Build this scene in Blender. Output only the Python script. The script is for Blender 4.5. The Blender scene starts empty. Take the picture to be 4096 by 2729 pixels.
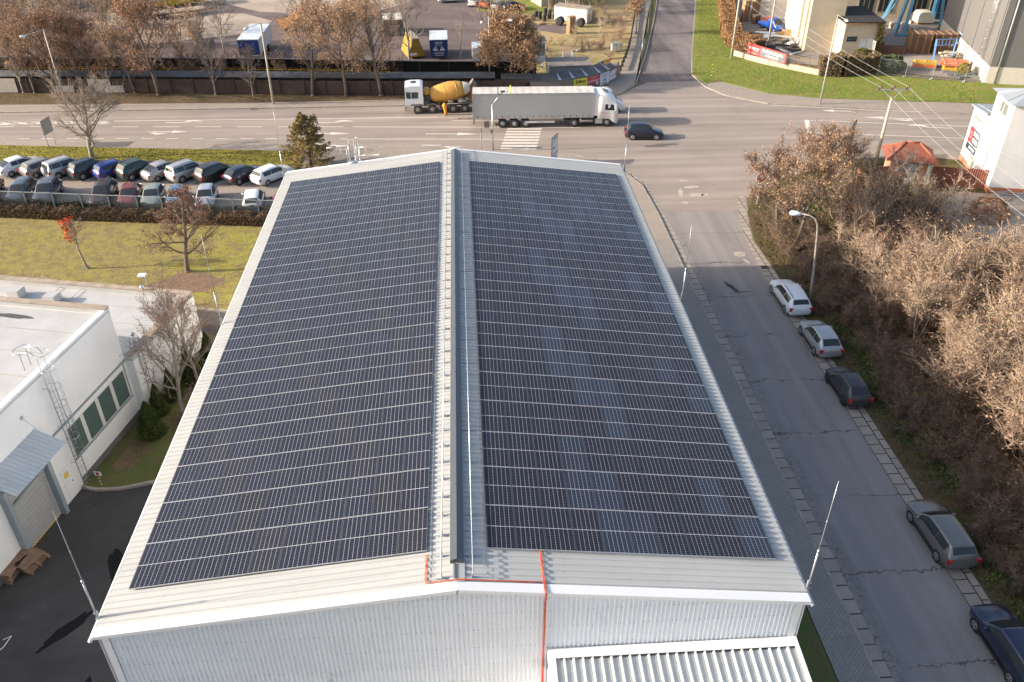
import bpy, math, random
import numpy as np
from mathutils import Vector, Matrix
random.seed(7)
C = bpy.context.scene.collection
PI = math.pi
# ---------------------------------------------------------------- camera, world, sun, exposure
scn = bpy.context.scene
cam_d = bpy.data.cameras.new('camera'); cam = bpy.data.objects.new('camera', cam_d); C.objects.link(cam)
cam_d.sensor_width = 36.0; cam_d.lens = 29.669; cam_d.clip_start = 0.5; cam_d.clip_end = 2000
RIGHT = Vector((0.998261, -0.058937, -0.000758)); UP = Vector((0.033307, 0.553447, 0.832218)); FWD = Vector((0.048629, 0.830796, -0.554448))
M3 = Matrix((RIGHT, UP, -FWD)).transposed()
cam.matrix_world = Matrix.Translation(Vector((0.723700, -20.516392, 33.092222))) @ M3.to_4x4()
scn.camera = cam
SUN_EL, SUN_AZ = math.radians(20.5), math.radians(1.3)          # light travels towards +x, a little +y
ray = Vector((math.cos(SUN_EL)*math.cos(SUN_AZ), math.cos(SUN_EL)*math.sin(SUN_AZ), -math.sin(SUN_EL)))
w = bpy.data.worlds.new('World'); scn.world = w; w.use_nodes = True
wt = w.node_tree; bg = wt.nodes['Background']
sky = wt.nodes.new('ShaderNodeTexSky'); sky.sky_type = 'NISHITA'; sky.sun_disc = False
sky.sun_elevation = SUN_EL; sky.sun_rotation = math.atan2(-ray.x, -ray.y)
sky.air_density = 1.0; sky.dust_density = 3.5; sky.ozone_density = 1.0
wt.links.new(sky.outputs[0], bg.inputs[0]); bg.inputs[1].default_value = 0.138
sd = bpy.data.lights.new('sun', 'SUN'); so = bpy.data.objects.new('sun', sd); C.objects.link(so)
sd.energy = 3.85; sd.angle = math.radians(0.6); sd.color = (1.0, 0.895, 0.765)
so.rotation_euler = ray.to_track_quat('-Z', 'Y').to_euler(); so.location = (-60, 0, 60)
scn.view_settings.view_transform = 'Standard'; scn.view_settings.look = 'None'
scn.view_settings.exposure = 1.0; scn.view_settings.gamma = 1.0
scn.cycles.max_bounces = 6; scn.cycles.transparent_max_bounces = 12

# ---------------------------------------------------------------- materials
MATS = {}
def nodes_of(m):
    nt = m.node_tree; return nt, nt.nodes, nt.links, nt.nodes['Principled BSDF']
def mk(nt, t, **k):
    n = nt.nodes.new(t)
    for a, b in k.items():
        if a.startswith('i_'): n.inputs[a[2:].replace('_', ' ')].default_value = b
        elif a.startswith('n_'): n.inputs[int(a[2:])].default_value = b
        else: setattr(n, a, b)
    return n
def rgba(c): return (c[0], c[1], c[2], 1.0)
def sc(c, f): return tuple(min(1, x*f) for x in c)
def coord(nt, world=True):
    if world:
        return nt.nodes.new('ShaderNodeNewGeometry').outputs['Position']
    return nt.nodes.new('ShaderNodeTexCoord').outputs['Object']
def mixc(nt, fac, a, b, mode='MIX'):
    m = nt.nodes.new('ShaderNodeMix'); m.data_type = 'RGBA'; m.blend_type = mode
    for s, v in ((m.inputs[0], fac), (m.inputs[6], a), (m.inputs[7], b)):
        if hasattr(v, 'is_linked'): nt.links.new(v, s)
        else: s.default_value = rgba(v) if isinstance(v, tuple) else v
    return m.outputs[2]
def noise(nt, vec, scale, detail=4, rough=.6, dist=0.0):
    n = mk(nt, 'ShaderNodeTexNoise'); n.inputs['Scale'].default_value = scale; n.inputs['Detail'].default_value = detail
    n.inputs['Roughness'].default_value = rough; n.inputs['Distortion'].default_value = dist
    nt.links.new(vec, n.inputs['Vector']); return n.outputs['Fac']
def ramp(nt, fac, a, b, lo=0.0, hi=1.0):
    m = nt.nodes.new('ShaderNodeMapRange'); m.inputs[1].default_value = a; m.inputs[2].default_value = b
    m.inputs[3].default_value = lo; m.inputs[4].default_value = hi
    nt.links.new(fac, m.inputs[0]); return m.outputs[0]
def mth(nt, op, a, b=None, c=None):
    m = nt.nodes.new('ShaderNodeMath'); m.operation = op
    for s, v in zip(m.inputs, (a, b, c)):
        if v is None: continue
        if hasattr(v, 'is_linked'): nt.links.new(v, s)
        else: s.default_value = v
    return m.outputs[0]
def scaled(nt, vec, s):
    m = nt.nodes.new('ShaderNodeMapping'); m.inputs['Scale'].default_value = s; nt.links.new(vec, m.inputs['Vector']); return m.outputs[0]
def bump(nt, bs, h, strength, dist=.02):
    b = nt.nodes.new('ShaderNodeBump'); b.inputs['Strength'].default_value = strength; b.inputs['Distance'].default_value = dist
    nt.links.new(h, b.inputs['Height']); nt.links.new(b.outputs[0], bs.inputs['Normal'])
def mat(name, col, r=.6, m=0.0, var=.12, s=1.5, col2=None, world=False, bmp=0, bs_=30, coat=0, fine=.0, fs=25, spec=None, em=None):
    """plain material: base colour varied by two noises, optional bump"""
    if name in MATS: return MATS[name]
    mt = bpy.data.materials.new(name); mt.use_nodes = True; nt, N, L, bs = nodes_of(mt)
    v = coord(nt, world)
    n1 = ramp(nt, noise(nt, v, s, 5), .3, .7)
    c = mixc(nt, n1, sc(col, 1-var), col2 if col2 else sc(col, 1+var))
    if fine:
        n2 = noise(nt, v, fs, 3)
        c = mixc(nt, ramp(nt, n2, .35, .65, 0, fine), c, sc(col, .35))
    L.new(c, bs.inputs['Base Color'])
    bs.inputs['Roughness'].default_value = r; bs.inputs['Metallic'].default_value = m
    if coat: bs.inputs['Coat Weight'].default_value = coat; bs.inputs['Coat Roughness'].default_value = .06
    if spec is not None: bs.inputs['Specular IOR Level'].default_value = spec
    if bmp: bump(nt, bs, noise(nt, v, bs_, 4), bmp)
    MATS[name] = mt; return mt
def flat(name, col, r=.5, m=0.0): return mat(name, col, r, m, var=.04, s=3)

# ---------------------------------------------------------------- mesh helpers
class MB:
    def __init__(s): s.v = []; s.f = []; s.m = []; s.T = None
    def add(s, vs, fs, mi=0):
        b = len(s.v)
        if s.T is not None: vs = [tuple(s.T @ Vector(p)) for p in vs]
        s.v.extend(vs); s.f.extend([tuple(i+b for i in f) for f in fs]); s.m.extend([mi]*len(fs)); return s
    def box(s, c, d, rz=0, mi=0):
        x, y, z = d[0]/2, d[1]/2, d[2]/2; ca, sa = math.cos(rz), math.sin(rz)
        vs = [(c[0]+a*x*ca-b*y*sa, c[1]+a*x*sa+b*y*ca, c[2]+e*z) for e in (-1, 1) for a, b in ((-1,-1),(1,-1),(1,1),(-1,1))]
        return s.add(vs, [(3,2,1,0),(4,5,6,7),(0,1,5,4),(1,2,6,5),(2,3,7,6),(3,0,4,7)], mi)
    def bx(s, x0, x1, y0, y1, z0, z1, mi=0):
        return s.box(((x0+x1)/2, (y0+y1)/2, (z0+z1)/2), (x1-x0, y1-y0, z1-z0), 0, mi)
    def beam(s, a, b, w, h, mi=0):
        """square bar from a to b"""
        a, b = Vector(a), Vector(b); d = (b-a).normalized()
        u = d.cross(Vector((0,0,1)));
        if u.length < 1e-3: u = Vector((1,0,0))
        u.normalize(); v = u.cross(d)
        vs = [tuple(p + u*(i*w/2) + v*(j*h/2)) for p in (a, b) for i, j in ((-1,-1),(1,-1),(1,1),(-1,1))]
        return s.add(vs, [(3,2,1,0),(4,5,6,7),(0,1,5,4),(1,2,6,5),(2,3,7,6),(3,0,4,7)], mi)
    def tube(s, pts, r, n=6, mi=0, cap=True):
        pts = [Vector(p) for p in pts]; k = len(pts)
        rs = r if isinstance(r, (list, tuple)) else [r]*k
        vs = []; fs = []; u = None
        for i in range(k):
            d = (pts[min(i+1, k-1)] - pts[max(i-1, 0)])
            d = d.normalized() if d.length > 1e-9 else Vector((0,0,1))
            if u is None:
                u = d.cross(Vector((0,0,1)))
                if u.length < .05: u = d.cross(Vector((0,1,0)))
            u = (u - d*u.dot(d)); u = u.normalized() if u.length > 1e-6 else d.orthogonal().normalized()
            w_ = d.cross(u)
            for j in range(n):
                a = 2*PI*j/n; vs.append(tuple(pts[i] + (u*math.cos(a) + w_*math.sin(a))*rs[i]))
        for i in range(k-1):
            for j in range(n):
                fs.append((i*n+j, i*n+(j+1) % n, (i+1)*n+(j+1) % n, (i+1)*n+j))
        if cap: fs.append(tuple(range(n-1, -1, -1))); fs.append(tuple(range((k-1)*n, k*n)))
        return s.add(vs, fs, mi)
    def lathe(s, prof, c=(0,0,0), n=20, axis='z', mi=0):
        vs = []; fs = []
        for r, h in prof:
            for j in range(n):
                a = 2*PI*j/n; p, q_ = r*math.cos(a), r*math.sin(a)
                vs.append((c[0]+p, c[1]+q_, c[2]+h) if axis == 'z' else (c[0]+h, c[1]+p, c[2]+q_) if axis == 'x' else (c[0]+q_, c[1]+h, c[2]+p))
        for i in range(len(prof)-1):
            for j in range(n): fs.append((i*n+j, i*n+(j+1) % n, (i+1)*n+(j+1) % n, (i+1)*n+j))
        fs.append(tuple(range(n-1, -1, -1))); fs.append(tuple(range((len(prof)-1)*n, len(prof)*n)))
        return s.add(vs, fs, mi)
    def prism(s, poly, z0, z1, mi=0):
        n = len(poly)
        a = sum(poly[i][0]*poly[(i+1) % n][1]-poly[(i+1) % n][0]*poly[i][1] for i in range(n))
        if a < 0: poly = poly[::-1]
        vs = [(x, y, z0) for x, y in poly]+[(x, y, z1) for x, y in poly]
        fs = [tuple(range(n-1, -1, -1)), tuple(range(n, 2*n))]+[(i, (i+1) % n, n+(i+1) % n, n+i) for i in range(n)]
        return s.add(vs, fs, mi)
    def wall(s, pts, z0, z1, t, mi=0):
        """thin wall along a polyline, one box per stretch"""
        for (x0, y0), (x1, y1) in zip(pts, pts[1:]):
            L_ = math.hypot(x1-x0, y1-y0)
            s.box(((x0+x1)/2, (y0+y1)/2, (z0+z1)/2), (L_, t, z1-z0), math.atan2(y1-y0, x1-x0), mi)
        return s
    def quad(s, a, b, c, d, mi=0): return s.add([a, b, c, d], [(0,1,2,3)], mi)
    def mesh(s, name, smooth=False):
        me = bpy.data.meshes.new(name); me.from_pydata(s.v, [], s.f)
        if any(s.m): me.polygons.foreach_set('material_index', s.m)
        if smooth: me.polygons.foreach_set('use_smooth', [True]*len(s.f))
        me.update(); return me
    def build(s, name, mats, parent=None, smooth=False, loc=None, rz=0):
        me = s.mesh(name, smooth)
        for m in (mats if isinstance(mats, (list, tuple)) else [mats]): me.materials.append(m)
        return link(name, me, parent, loc, rz)
def link(name, me, parent=None, loc=None, rz=0):
    o = bpy.data.objects.new(name, me); C.objects.link(o)
    if parent is not None: o.parent = parent
    if loc is not None: o.location = loc
    if rz: o.rotation_euler = (0, 0, rz)
    return o
def tag(o, label, cat, group=None, kind=None):
    o['label'] = label; o['category'] = cat
    if group: o['group'] = group
    if kind: o['kind'] = kind
    return o
def thing(name, label, cat, loc=(0,0,0), rz=0, group=None):
    o = bpy.data.objects.new(name, None); C.objects.link(o); o.location = loc; o.rotation_euler = (0, 0, rz)
    o.empty_display_size = .3
    return tag(o, label, cat, group)
def struct(o): o['kind'] = 'structure'; return o
def dup(o, parent=None):
    c = o.copy(); C.objects.link(c)
    if parent is not None: c.parent = parent
    for ch in list(o.children): dup(ch, c)
    return c
def text(body, size, m, parent, loc, rot=(PI/2, 0, 0), align='CENTER', name='lettering', width=None, bold=0):
    cu = bpy.data.curves.new(name, 'FONT'); cu.body = body; cu.size = size; cu.align_x = align; cu.align_y = 'CENTER'
    cu.extrude = .003; cu.resolution_u = 2; cu.offset = bold
    o = bpy.data.objects.new(name, cu); C.objects.link(o)
    me = bpy.data.meshes.new_from_object(o); bpy.data.objects.remove(o); bpy.data.curves.remove(cu)
    me.name = name; me.materials.append(m)
    o = link(name, me, parent, loc); o.rotation_euler = rot
    if width:
        xs = [v.co.x for v in me.vertices]; wd = max(xs)-min(xs)
        if wd > 0: o.scale = (width/wd, 1, 1)
    return o
def pip(p, poly):
    x, y = p; r = False; j = len(poly)-1
    for i in range(len(poly)):
        if (poly[i][1] > y) != (poly[j][1] > y) and x < (poly[j][0]-poly[i][0])*(y-poly[i][1])/(poly[j][1]-poly[i][1])+poly[i][0]: r = not r
        j = i
    return r
# ---------------------------------------------------------------- ground materials
def ground_mat(name, c1, c2, c3, s1=.12, s2=.9, fine=.5, fs=9, bmp=.35, bs_=7, r=.95, lo=.42, hi=.6):
    mt = bpy.data.materials.new(name); mt.use_nodes = True; nt, N, L, bs = nodes_of(mt)
    v = coord(nt, True)
    a = ramp(nt, noise(nt, v, s1, 5, .62), lo, hi)
    b = ramp(nt, noise(nt, v, s2, 6, .7), .44, .60)
    c = mixc(nt, b, mixc(nt, a, c1, c2), c3)
    f = noise(nt, v, fs, 4, .75)
    c = mixc(nt, ramp(nt, f, .42, .72, 0, fine), c, sc(c3, .3))
    c = mixc(nt, ramp(nt, noise(nt, v, fs*1.7, 2), .55, .75, 0, fine*.6), c, sc(c2, 1.7))
    L.new(c, bs.inputs['Base Color']); bs.inputs['Roughness'].default_value = r; bs.inputs['Specular IOR Level'].default_value = .15
    if bmp: bump(nt, bs, noise(nt, v, bs_, 5, .7), bmp, .12)
    return mt
def asphalt(name, base, streak=(.03, .55, 1), stain=.35, cracks=0, crack_x=None, wear=.28):
    mt = bpy.data.materials.new(name); mt.use_nodes = True; nt, N, L, bs = nodes_of(mt)
    v = coord(nt, True)
    st = ramp(nt, noise(nt, scaled(nt, v, streak), 1.0, 4, .6), .35, .68)
    c = mixc(nt, st, sc(base, 1-wear), sc(base, 1+wear*.6))
    blot = ramp(nt, noise(nt, v, .22, 5, .65), .5, .72, 0, stain)
    c = mixc(nt, blot, c, sc(base, .62))
    c = mixc(nt, ramp(nt, noise(nt, v, .6, 6, .7), .58, .7, 0, stain*.7), c, sc(base, 1.35))
    gr = noise(nt, v, 22, 3, .8)
    c = mixc(nt, ramp(nt, gr, .3, .7, 0, .35), c, sc(base, .55))
    if cracks:
        sep = nt.nodes.new('ShaderNodeSeparateXYZ'); L.new(v, sep.inputs[0])
        wob = noise(nt, v, .9, 5, .7)
        vo = mk(nt, 'ShaderNodeTexVoronoi', feature='DISTANCE_TO_EDGE'); vo.inputs['Scale'].default_value = 2.3
        wv = nt.nodes.new('ShaderNodeVectorMath'); wv.operation = 'ADD'; nz = nt.nodes.new('ShaderNodeTexNoise'); nz.inputs['Scale'].default_value = 1.6; nz.inputs['Detail'].default_value = 4
        L.new(v, nz.inputs['Vector']); sm = nt.nodes.new('ShaderNodeVectorMath'); sm.operation = 'SCALE'; sm.inputs[3].default_value = .9
        L.new(nz.outputs['Color'], sm.inputs[0]); L.new(v, wv.inputs[0]); L.new(sm.outputs[0], wv.inputs[1]); L.new(wv.outputs[0], vo.inputs['Vector'])
        cr = ramp(nt, vo.outputs['Distance'], .012, .035, 1, 0)
        zone = ramp(nt, mth(nt, 'ADD', sep.outputs[0], mth(nt, 'MULTIPLY', noise(nt, v, .35, 4, .6), -3.4)), crack_x-2.2, crack_x-1.3, 1, 0)
        # long transverse cracks every few metres
        yy = mth(nt, 'ADD', sep.outputs[1], mth(nt, 'MULTIPLY', noise(nt, v, .5, 6, .72), 1.9))
        tr = mth(nt, 'ABSOLUTE', mth(nt, 'SUBTRACT', mth(nt, 'FRACT', mth(nt, 'MULTIPLY', yy, .185)), .5))
        tr = ramp(nt, tr, .004, .010, 1, 0)
        tr = mth(nt, 'MULTIPLY', tr, ramp(nt, noise(nt, v, .3, 2), .38, .5))
        k = mth(nt, 'MAXIMUM', mth(nt, 'MULTIPLY', cr, zone), tr)
        yes = ramp(nt, sep.outputs[1], 44, 47, 1, 0)
        c = mixc(nt, mth(nt, 'MULTIPLY', mth(nt, 'MULTIPLY', k, yes), cracks), c, sc(base, .12))
    L.new(c, bs.inputs['Base Color']); bs.inputs['Roughness'].default_value = .88; bs.inputs['Specular IOR Level'].default_value = .3
    bump(nt, bs, gr, .35, .01)
    return mt
def paver(name, c1, c2, mortar, scale=4.0, rot=0.0, bw=.5, bh=.25):
    mt = bpy.data.materials.new(name); mt.use_nodes = True; nt, N, L, bs = nodes_of(mt)
    v = coord(nt, True)
    mp = nt.nodes.new('ShaderNodeMapping'); mp.inputs['Rotation'].default_value = (0, 0, rot); L.new(v, mp.inputs[0])
    b = mk(nt, 'ShaderNodeTexBrick'); b.inputs['Scale'].default_value = scale; b.inputs['Mortar Size'].default_value = .035
    b.inputs['Brick Width'].default_value = bw; b.inputs['Row Height'].default_value = bh
    b.inputs['Color1'].default_value = rgba(c1); b.inputs['Color2'].default_value = rgba(c2); b.inputs['Mortar'].default_value = rgba(mortar)
    L.new(mp.outputs[0], b.inputs['Vector'])
    c = mixc(nt, ramp(nt, noise(nt, v, .5, 6, .7), .45, .7, 0, .55), b.outputs['Color'], sc(c1, .6))
    L.new(c, bs.inputs['Base Color']); bs.inputs['Roughness'].default_value = .9
    bump(nt, bs, b.outputs['Fac'], -.5, .01)
    return mt
M_dirt = ground_mat('bare_soil', (.20,.145,.10), (.27,.20,.13), (.13,.11,.06), .1, .8, .5)
M_lawn = ground_mat('lawn_autumn', (.33,.26,.10), (.32,.295,.06), (.23,.18,.085), .085, 1.1, .45, 9, .5)
M_verge = ground_mat('verge_grass', (.34,.28,.045), (.20,.205,.035), (.26,.21,.06), .16, 1.2, .4, 9, .5)
M_green = ground_mat('fresh_grass', (.15,.215,.03), (.21,.26,.042), (.26,.22,.08), .11, .7, .4, 9, .5)
M_plot = ground_mat('plot_grass', (.10,.135,.035), (.14,.16,.045), (.15,.115,.06), .3, 1.6, .45, 9, .5)
M_litter = ground_mat('leaf_litter', (.14,.09,.058), (.22,.145,.088), (.13,.11,.05), .2, 1.5, .6, 8, .6)
M_dry = ground_mat('dry_grass', (.42,.31,.155), (.33,.28,.10), (.47,.35,.21), .12, .8, .5, 7, .7)
M_under = ground_mat('undergrowth_soil', (.12,.085,.05), (.085,.105,.025), (.15,.105,.06), .22, 1.0, .6, 7, .7)
M_road = asphalt('road_asphalt', (.36,.30,.258))
M_side = asphalt('patched_asphalt', (.21,.18,.17), (.5,.06,1), .6, wear=.4)
M_street = asphalt('cracked_asphalt', (.31,.275,.255), (.8,.035,1), .30, .8, 19.3, wear=.2)
M_court = asphalt('fresh_asphalt', (.075,.070,.067), (.3,.3,1), .8)
M_lot = asphalt('parking_asphalt', (.36,.30,.25), (.06,.3,1), .4)
M_yard = asphalt('yard_gravel', (.18,.138,.128), (.1,.2,1), .5)
M_conc = asphalt('yard_concrete', (.46,.37,.29), (.15,.15,1), .5)
M_walk = paver('sidewalk_pavers', (.46,.38,.31), (.38,.32,.26), (.15,.125,.105), 2.4, math.radians(-4))
M_walk2 = paver('street_pavers', (.38,.33,.285), (.33,.285,.245), (.17,.155,.145), 2.2, math.radians(90))
M_slab = paver('gutter_slabs', (.40,.34,.28), (.33,.28,.235), (.07,.055,.04), .82, math.radians(90), .7, .62)
M_cobble = paver('cobble_strip', (.40,.34,.28), (.30,.26,.22), (.16,.13,.11), 4.5, math.radians(-7))
M_kerb = mat('kerb_stone', (.38,.33,.28), .85, var=.2, s=.8, world=True, fine=.4, fs=6)
M_paint = mat('road_paint', (.76,.69,.60), .7, var=.1, s=1.2, world=True, fine=.3, fs=5)

def sheet(name, poly, z, m):
    b = MB(); b.add([(x, y, z) for x, y in poly], [tuple(range(len(poly)))])
    a = sum(poly[i][0]*poly[(i+1) % len(poly)][1]-poly[(i+1) % len(poly)][0]*poly[i][1] for i in range(len(poly)))
    if a < 0: b.f = [f[::-1] for f in b.f]
    return struct(b.build(name, m))
def slab(name, poly, z, m):
    b = MB(); b.prism(poly, -.05, z); return struct(b.build(name, m))
def kerb(name, pts, z=.12, t=.16, m=None):
    b = MB(); b.wall(pts, -.05, z, t); return struct(b.build(name, m or M_kerb))
GROUND = sheet('ground', [(-400,-150),(400,-150),(400,500),(-400,500)], 0, M_dirt)
ROAD = sheet('main_road', [(-140,84.5),(-140,64),(-60,63.5),(14,59),(17.6,54),(17.6,47),(26,47),(27.2,52),(32,58.3),(40,61.8),(52,61),(140,46),(140,64),(62,75.5),(45,79.0),(39,81.5),(34,85),(33.5,90),(26,90),(22,86),(18,84.5)], .004, M_road)
SIDE = sheet('side_road', [(24.0,89.0),(34,89.0),(34.6,103),(43.6,138),(48,156),(38,156),(32.2,122),(27.2,102.5)], .008, M_side)
STREET = sheet('street', [(17.6,-60),(25.4,-60),(25.4,40),(25.2,46),(26,49.5),(17.6,49.5)], .008, M_street)
LOT = sheet('parking_lot', [(-140,70),(-100,58),(-42,53.6),(-14,49.6),(-6.5,49),(-6.5,64),(-11,69.3),(-17,69.6),(-17,66)], .009, M_lot)
COURT = sheet('court', [(-70,-60),(-11,-60),(-11,38),(-21,38),(-21,30),(-70,30)], .004, M_court)
YARD = sheet('depot_yard', [(-75,99),(-30,97),(-4,93),(9,92.5),(9,112),(12,120),(12,128),(5,129),(4,132),(6,150),(-75,150)], .004, M_yard)
sheet('concrete_apron', [(-50,143),(-42.7,141.5),(-33.6,133),(-18,128.7),(-12.5,133.2),(-8.4,138.9),(-4,152),(-50,156)], .010, M_conc)
sheet('concrete_track', [(-60,118),(-45,113),(-33,118),(-30,126),(-36,132),(-60,134)], .008, M_conc)
sheet('works_yard', [(40,101),(46,97),(57,92.5),(69,87),(110,80),(140,160),(48,160),(43,118)], .004, asphalt('works_asphalt', (.34,.295,.265), (.1,.1,1), .6))
sheet('wild_grass', [(9,92.5),(22.5,95.5),(28.0,115),(33,137),(36,160),(4,160),(4.5,131),(12,128.5),(12,119.5),(9,112)], .012, M_dry)
sheet('green_bank', [(3.5,132),(9,129),(14,128),(20,131),(26,136),(28,150),(4,150)], .016, M_green)
sheet('gravel_patch', [(12,118),(16.5,114.5),(18.5,117),(18,120.5),(12.5,122)], .018, M_yard)
WALKFAR = slab('far_sidewalk', [(-140,83.5),(-54,81.75),(-20,81.45),(-6,81.35),(6,81.35),(13,81.6),(17,82.4),(20.6,84.4),(23.0,88),(24.3,92.5),(25.3,97),(29.5,114.8),(36,142),(34,142),(27.5,114.9),(22.9,97.1),(21.9,92.5),(19.4,87.6),(15.5,85.6),(10,84.0),(-6.4,83.45),(-24.6,83.3),(-55,84.4),(-140,87)], .11, M_walk)
slab('road_verge', [(23.15,88.2),(27.2,102.4),(32.2,121.8),(37.8,145),(36.1,142),(29.6,114.8),(25.4,97),(24.4,92.5)], .13, M_plot)
kerb('far_kerb', [(-140,83.4),(-54,81.65),(-20,81.35),(6,81.25),(13,81.5),(17.1,82.3),(20.7,84.3),(23.15,87.9),(27.3,102.4),(32.3,121.8),(37.9,145)], .12)
slab('leaf_strip', [(-140,87.05),(-55,84.45),(-24.6,83.35),(-6.4,83.5),(10,84.05),(15.4,85.7),(19.3,87.7),(21.8,92.6),(22.7,97.0),(10,90.5),(-6,92),(-26,95),(-60,98),(-140,108)], .09, M_litter)
slab('near_sidewalk', [(-140,80),(-50.4,72.4),(-36.3,71.2),(-29.8,70.4),(-21.9,69.1),(-17.2,68.2),(-17.0,66.5),(-21.5,67.3),(-35.6,68.8),(-49.5,70.5),(-140,77.6)], .11, M_walk)
kerb('near_kerb', [(-140,80.05),(-50.4,72.45),(-36.3,71.25),(-29.8,70.45),(-21.9,69.15),(-17.1,68.3)], .12)
slab('verge', [(-140,77.5),(-49.5,70.4),(-35.6,68.7),(-21.5,67.2),(-17.0,66.4),(-16.2,65),(-16.4,61.6),(-44,65.2),(-140,74)], .14, M_verge)
slab('corner_sidewalk', [(-11.0,62.6),(-10.6,64.2),(-9.3,66.0),(-7.2,67.2),(2.3,65.9),(5,65.7),(9,65.3),(12,64.0),(14.6,62.0),(16.6,59.0),(17.8,55.4),(18.05,49),(18.05,-60),(16.35,-60),(16.35,46),(15.3,52),(12.5,58),(8.5,61.2),(2,62.4)], .11, M_walk)
slab('street_sidewalk', [(16.36,-60),(18.04,-60),(18.04,44),(16.36,44)], .116, M_walk2)
kerb('corner_kerb', [(-11.1,62.6),(-10.7,64.2),(-9.4,66.1),(-7.2,67.3),(2.3,66.0),(5,65.8),(9,65.4),(12.1,64.1),(14.7,62.1),(16.7,59.1),(17.9,55.4),(18.14,49),(18.14,-60)], .12)
slab('hall_plot', [(11.5,-60),(16.3,-60),(16.3,46),(15.2,52),(12.4,57.9),(8.4,61.1),(2,62.3),(-11,62.5),(-11,36),(11.5,36)], .10, M_plot)
sheet('street_gutter', [(18.22,-60),(18.80,-60),(18.86,45),(18.4,56),(17.2,59.5),(16.9,59.2),(17.98,55.4),(18.24,49)], .014, M_slab)
sheet('street_shoulder', [(24.15,-60),(25.32,-60),(25.35,38),(25.2,43),(26.3,49),(27.3,52.6),(26.4,52.4),(25.2,47.5),(24.55,42),(24.2,36)], .014, M_slab)
slab('island', [(-2.0,76.9),(-1.6,77.75),(1.0,78.0),(11.5,77.1),(11.5,75.9),(0,76.15)], .12, M_walk)
slab('works_sidewalk', [(32.6,87.7),(34.4,88.4),(39.1,83.0),(45.2,80.7),(63,77.7),(140,66),(140,63.5),(61.2,74.2),(50.4,76.7),(38.0,79.4),(33.7,82.9),(32.2,86.3)], .11, M_walk)
kerb('works_kerb', [(140,63.4),(61.2,74.1),(50.4,76.6),(37.9,79.3),(33.6,82.8),(32.0,86.4),(31.5,91.9),(33.9,101.9),(43.1,137.4),(46,150)], .12)
slab('works_lawn', [(31.6,91.9),(32.4,87.8),(34.4,88.5),(39.1,83.1),(45.2,80.8),(63,77.8),(140,66.1),(140,78),(73.4,84.9),(68,85.8),(62.4,87.4),(56.3,90.2),(48.1,90.2),(44.6,93.7),(42.9,95.4),(39.8,100.4),(42.1,114),(48.2,137),(50,150),(46.1,150),(43.2,137.4),(34,101.9)], .14, M_green)
slab('kiosk_sidewalk', [(140,46.1),(56,60.6),(52,62.9),(44,63.6),(41,62.6),(33,58.3),(34,57.4),(41,61.0),(49,61.2),(54,59.4),(140,44)], .11, M_walk)
slab('hedge_lawn', [(-140,68),(-100,56),(-42,53.2),(-14,49.2),(-11.4,48.6),(-11.4,33.4),(-17.3,34.3),(-19.5,34.8),(-25,36.5),(-34,38.5),(-140,62)], .13, M_lawn)
kerb('lawn_kerb', [(-11.4,33.3),(-17.3,34.2),(-19.5,34.7),(-25,36.4),(-34,38.4),(-140,61.9)], .16)
slab('garden_bed', [(-21.6,15.9),(-20.4,15.5),(-19.1,15.5),(-17.2,16.0),(-14.5,16.6),(-11.4,17.4),(-11.4,30.5),(-17.2,30.7),(-18.3,31.3),(-18.6,29)], .12, M_plot)
kerb('garden_kerb', [(-21.7,15.8),(-20.4,15.4),(-19.1,15.4),(-17.2,15.9),(-14.5,16.5),(-11.4,17.3)], .16)
slab('scrub_ground', [(25.36,-60),(140,-60),(140,44),(54,59.3),(49,61.1),(41,60.9),(34,57.3),(28,52.4),(26.4,49),(25.3,43),(25.4,38)], .06, M_under)
sheet('concrete_yard', [(41,30),(52,26),(140,20),(140,44),(55,51.5),(51,51.6),(45.5,52.6),(42,50)], .07, M_conc)
sheet('cobble_strip', [(-100,62.5),(-42,58.2),(-17,55.2),(-6.5,53.9),(-6.5,53.0),(-17,54.3),(-42,57.4),(-100,61.6)], .013, M_cobble)

# ---------------------------------------------------------------- painted markings (children of the road)
E1 = Vector((1, -.066, 0)).normalized(); E2 = Vector((-E1.y, E1.x, 0))
def strip(name, a, b, wd, parent, z=.012):
    a = Vector((*a, 0)); b = Vector((*b, 0)); d = (b-a).normalized(); n = Vector((-d.y, d.x, 0))*(wd/2)
    m_ = MB(); m_.add([tuple(p+Vector((0,0,z))) for p in (a-n, b-n, b+n, a+n)], [(0,1,2,3)]); return m_.build(name, M_paint, parent)
def dashes(p0, p1, ln, gap, wd, parent):
    p0 = Vector(p0); p1 = Vector(p1); d = (p1-p0); L_ = d.length; d.normalize(); t = 0; m_ = MB(); n = Vector((-d.y, d.x))*(wd/2)
    while t < L_-ln*.5:
        a = p0+d*t; b = p0+d*min(t+ln, L_)
        m_.add([(*(a-n), .012), (*(b-n), .012), (*(b+n), .012), (*(a+n), .012)], [(0,1,2,3)]); t += ln+gap
    return m_.build('dashed_line', M_paint, parent)
strip('lane_line', (-140,83.5), (-52.8,78.15), .15, ROAD)
strip('lane_line', (-52.8,78.15), (-2.2,76.95), .16, ROAD)
strip('lane_line', (-60,77.2), (-40,77.55), .13, ROAD)
hm = MB()
for k in range(14):
    x = -66+k*1.9; hm.add([(x,77.3-(x+50)*.03,.012),(x+.9,77.3-(x+50)*.03,.012),(x+1.5,78.2-(x+50)*.03,.012),(x+.6,78.2-(x+50)*.03,.012)], [(0,1,2,3)])
hm.build('hatched_strip', M_paint, ROAD)
dashes((-120,81), (-13,74.27), 3.0, 1.75, .14, ROAD)
strip('lane_line', (-11.9,74.2), (14,72.4), .14, ROAD)
dashes((-120,77.2), (-14.5,70.5), 1.4, 1.35, .14, ROAD)
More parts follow.
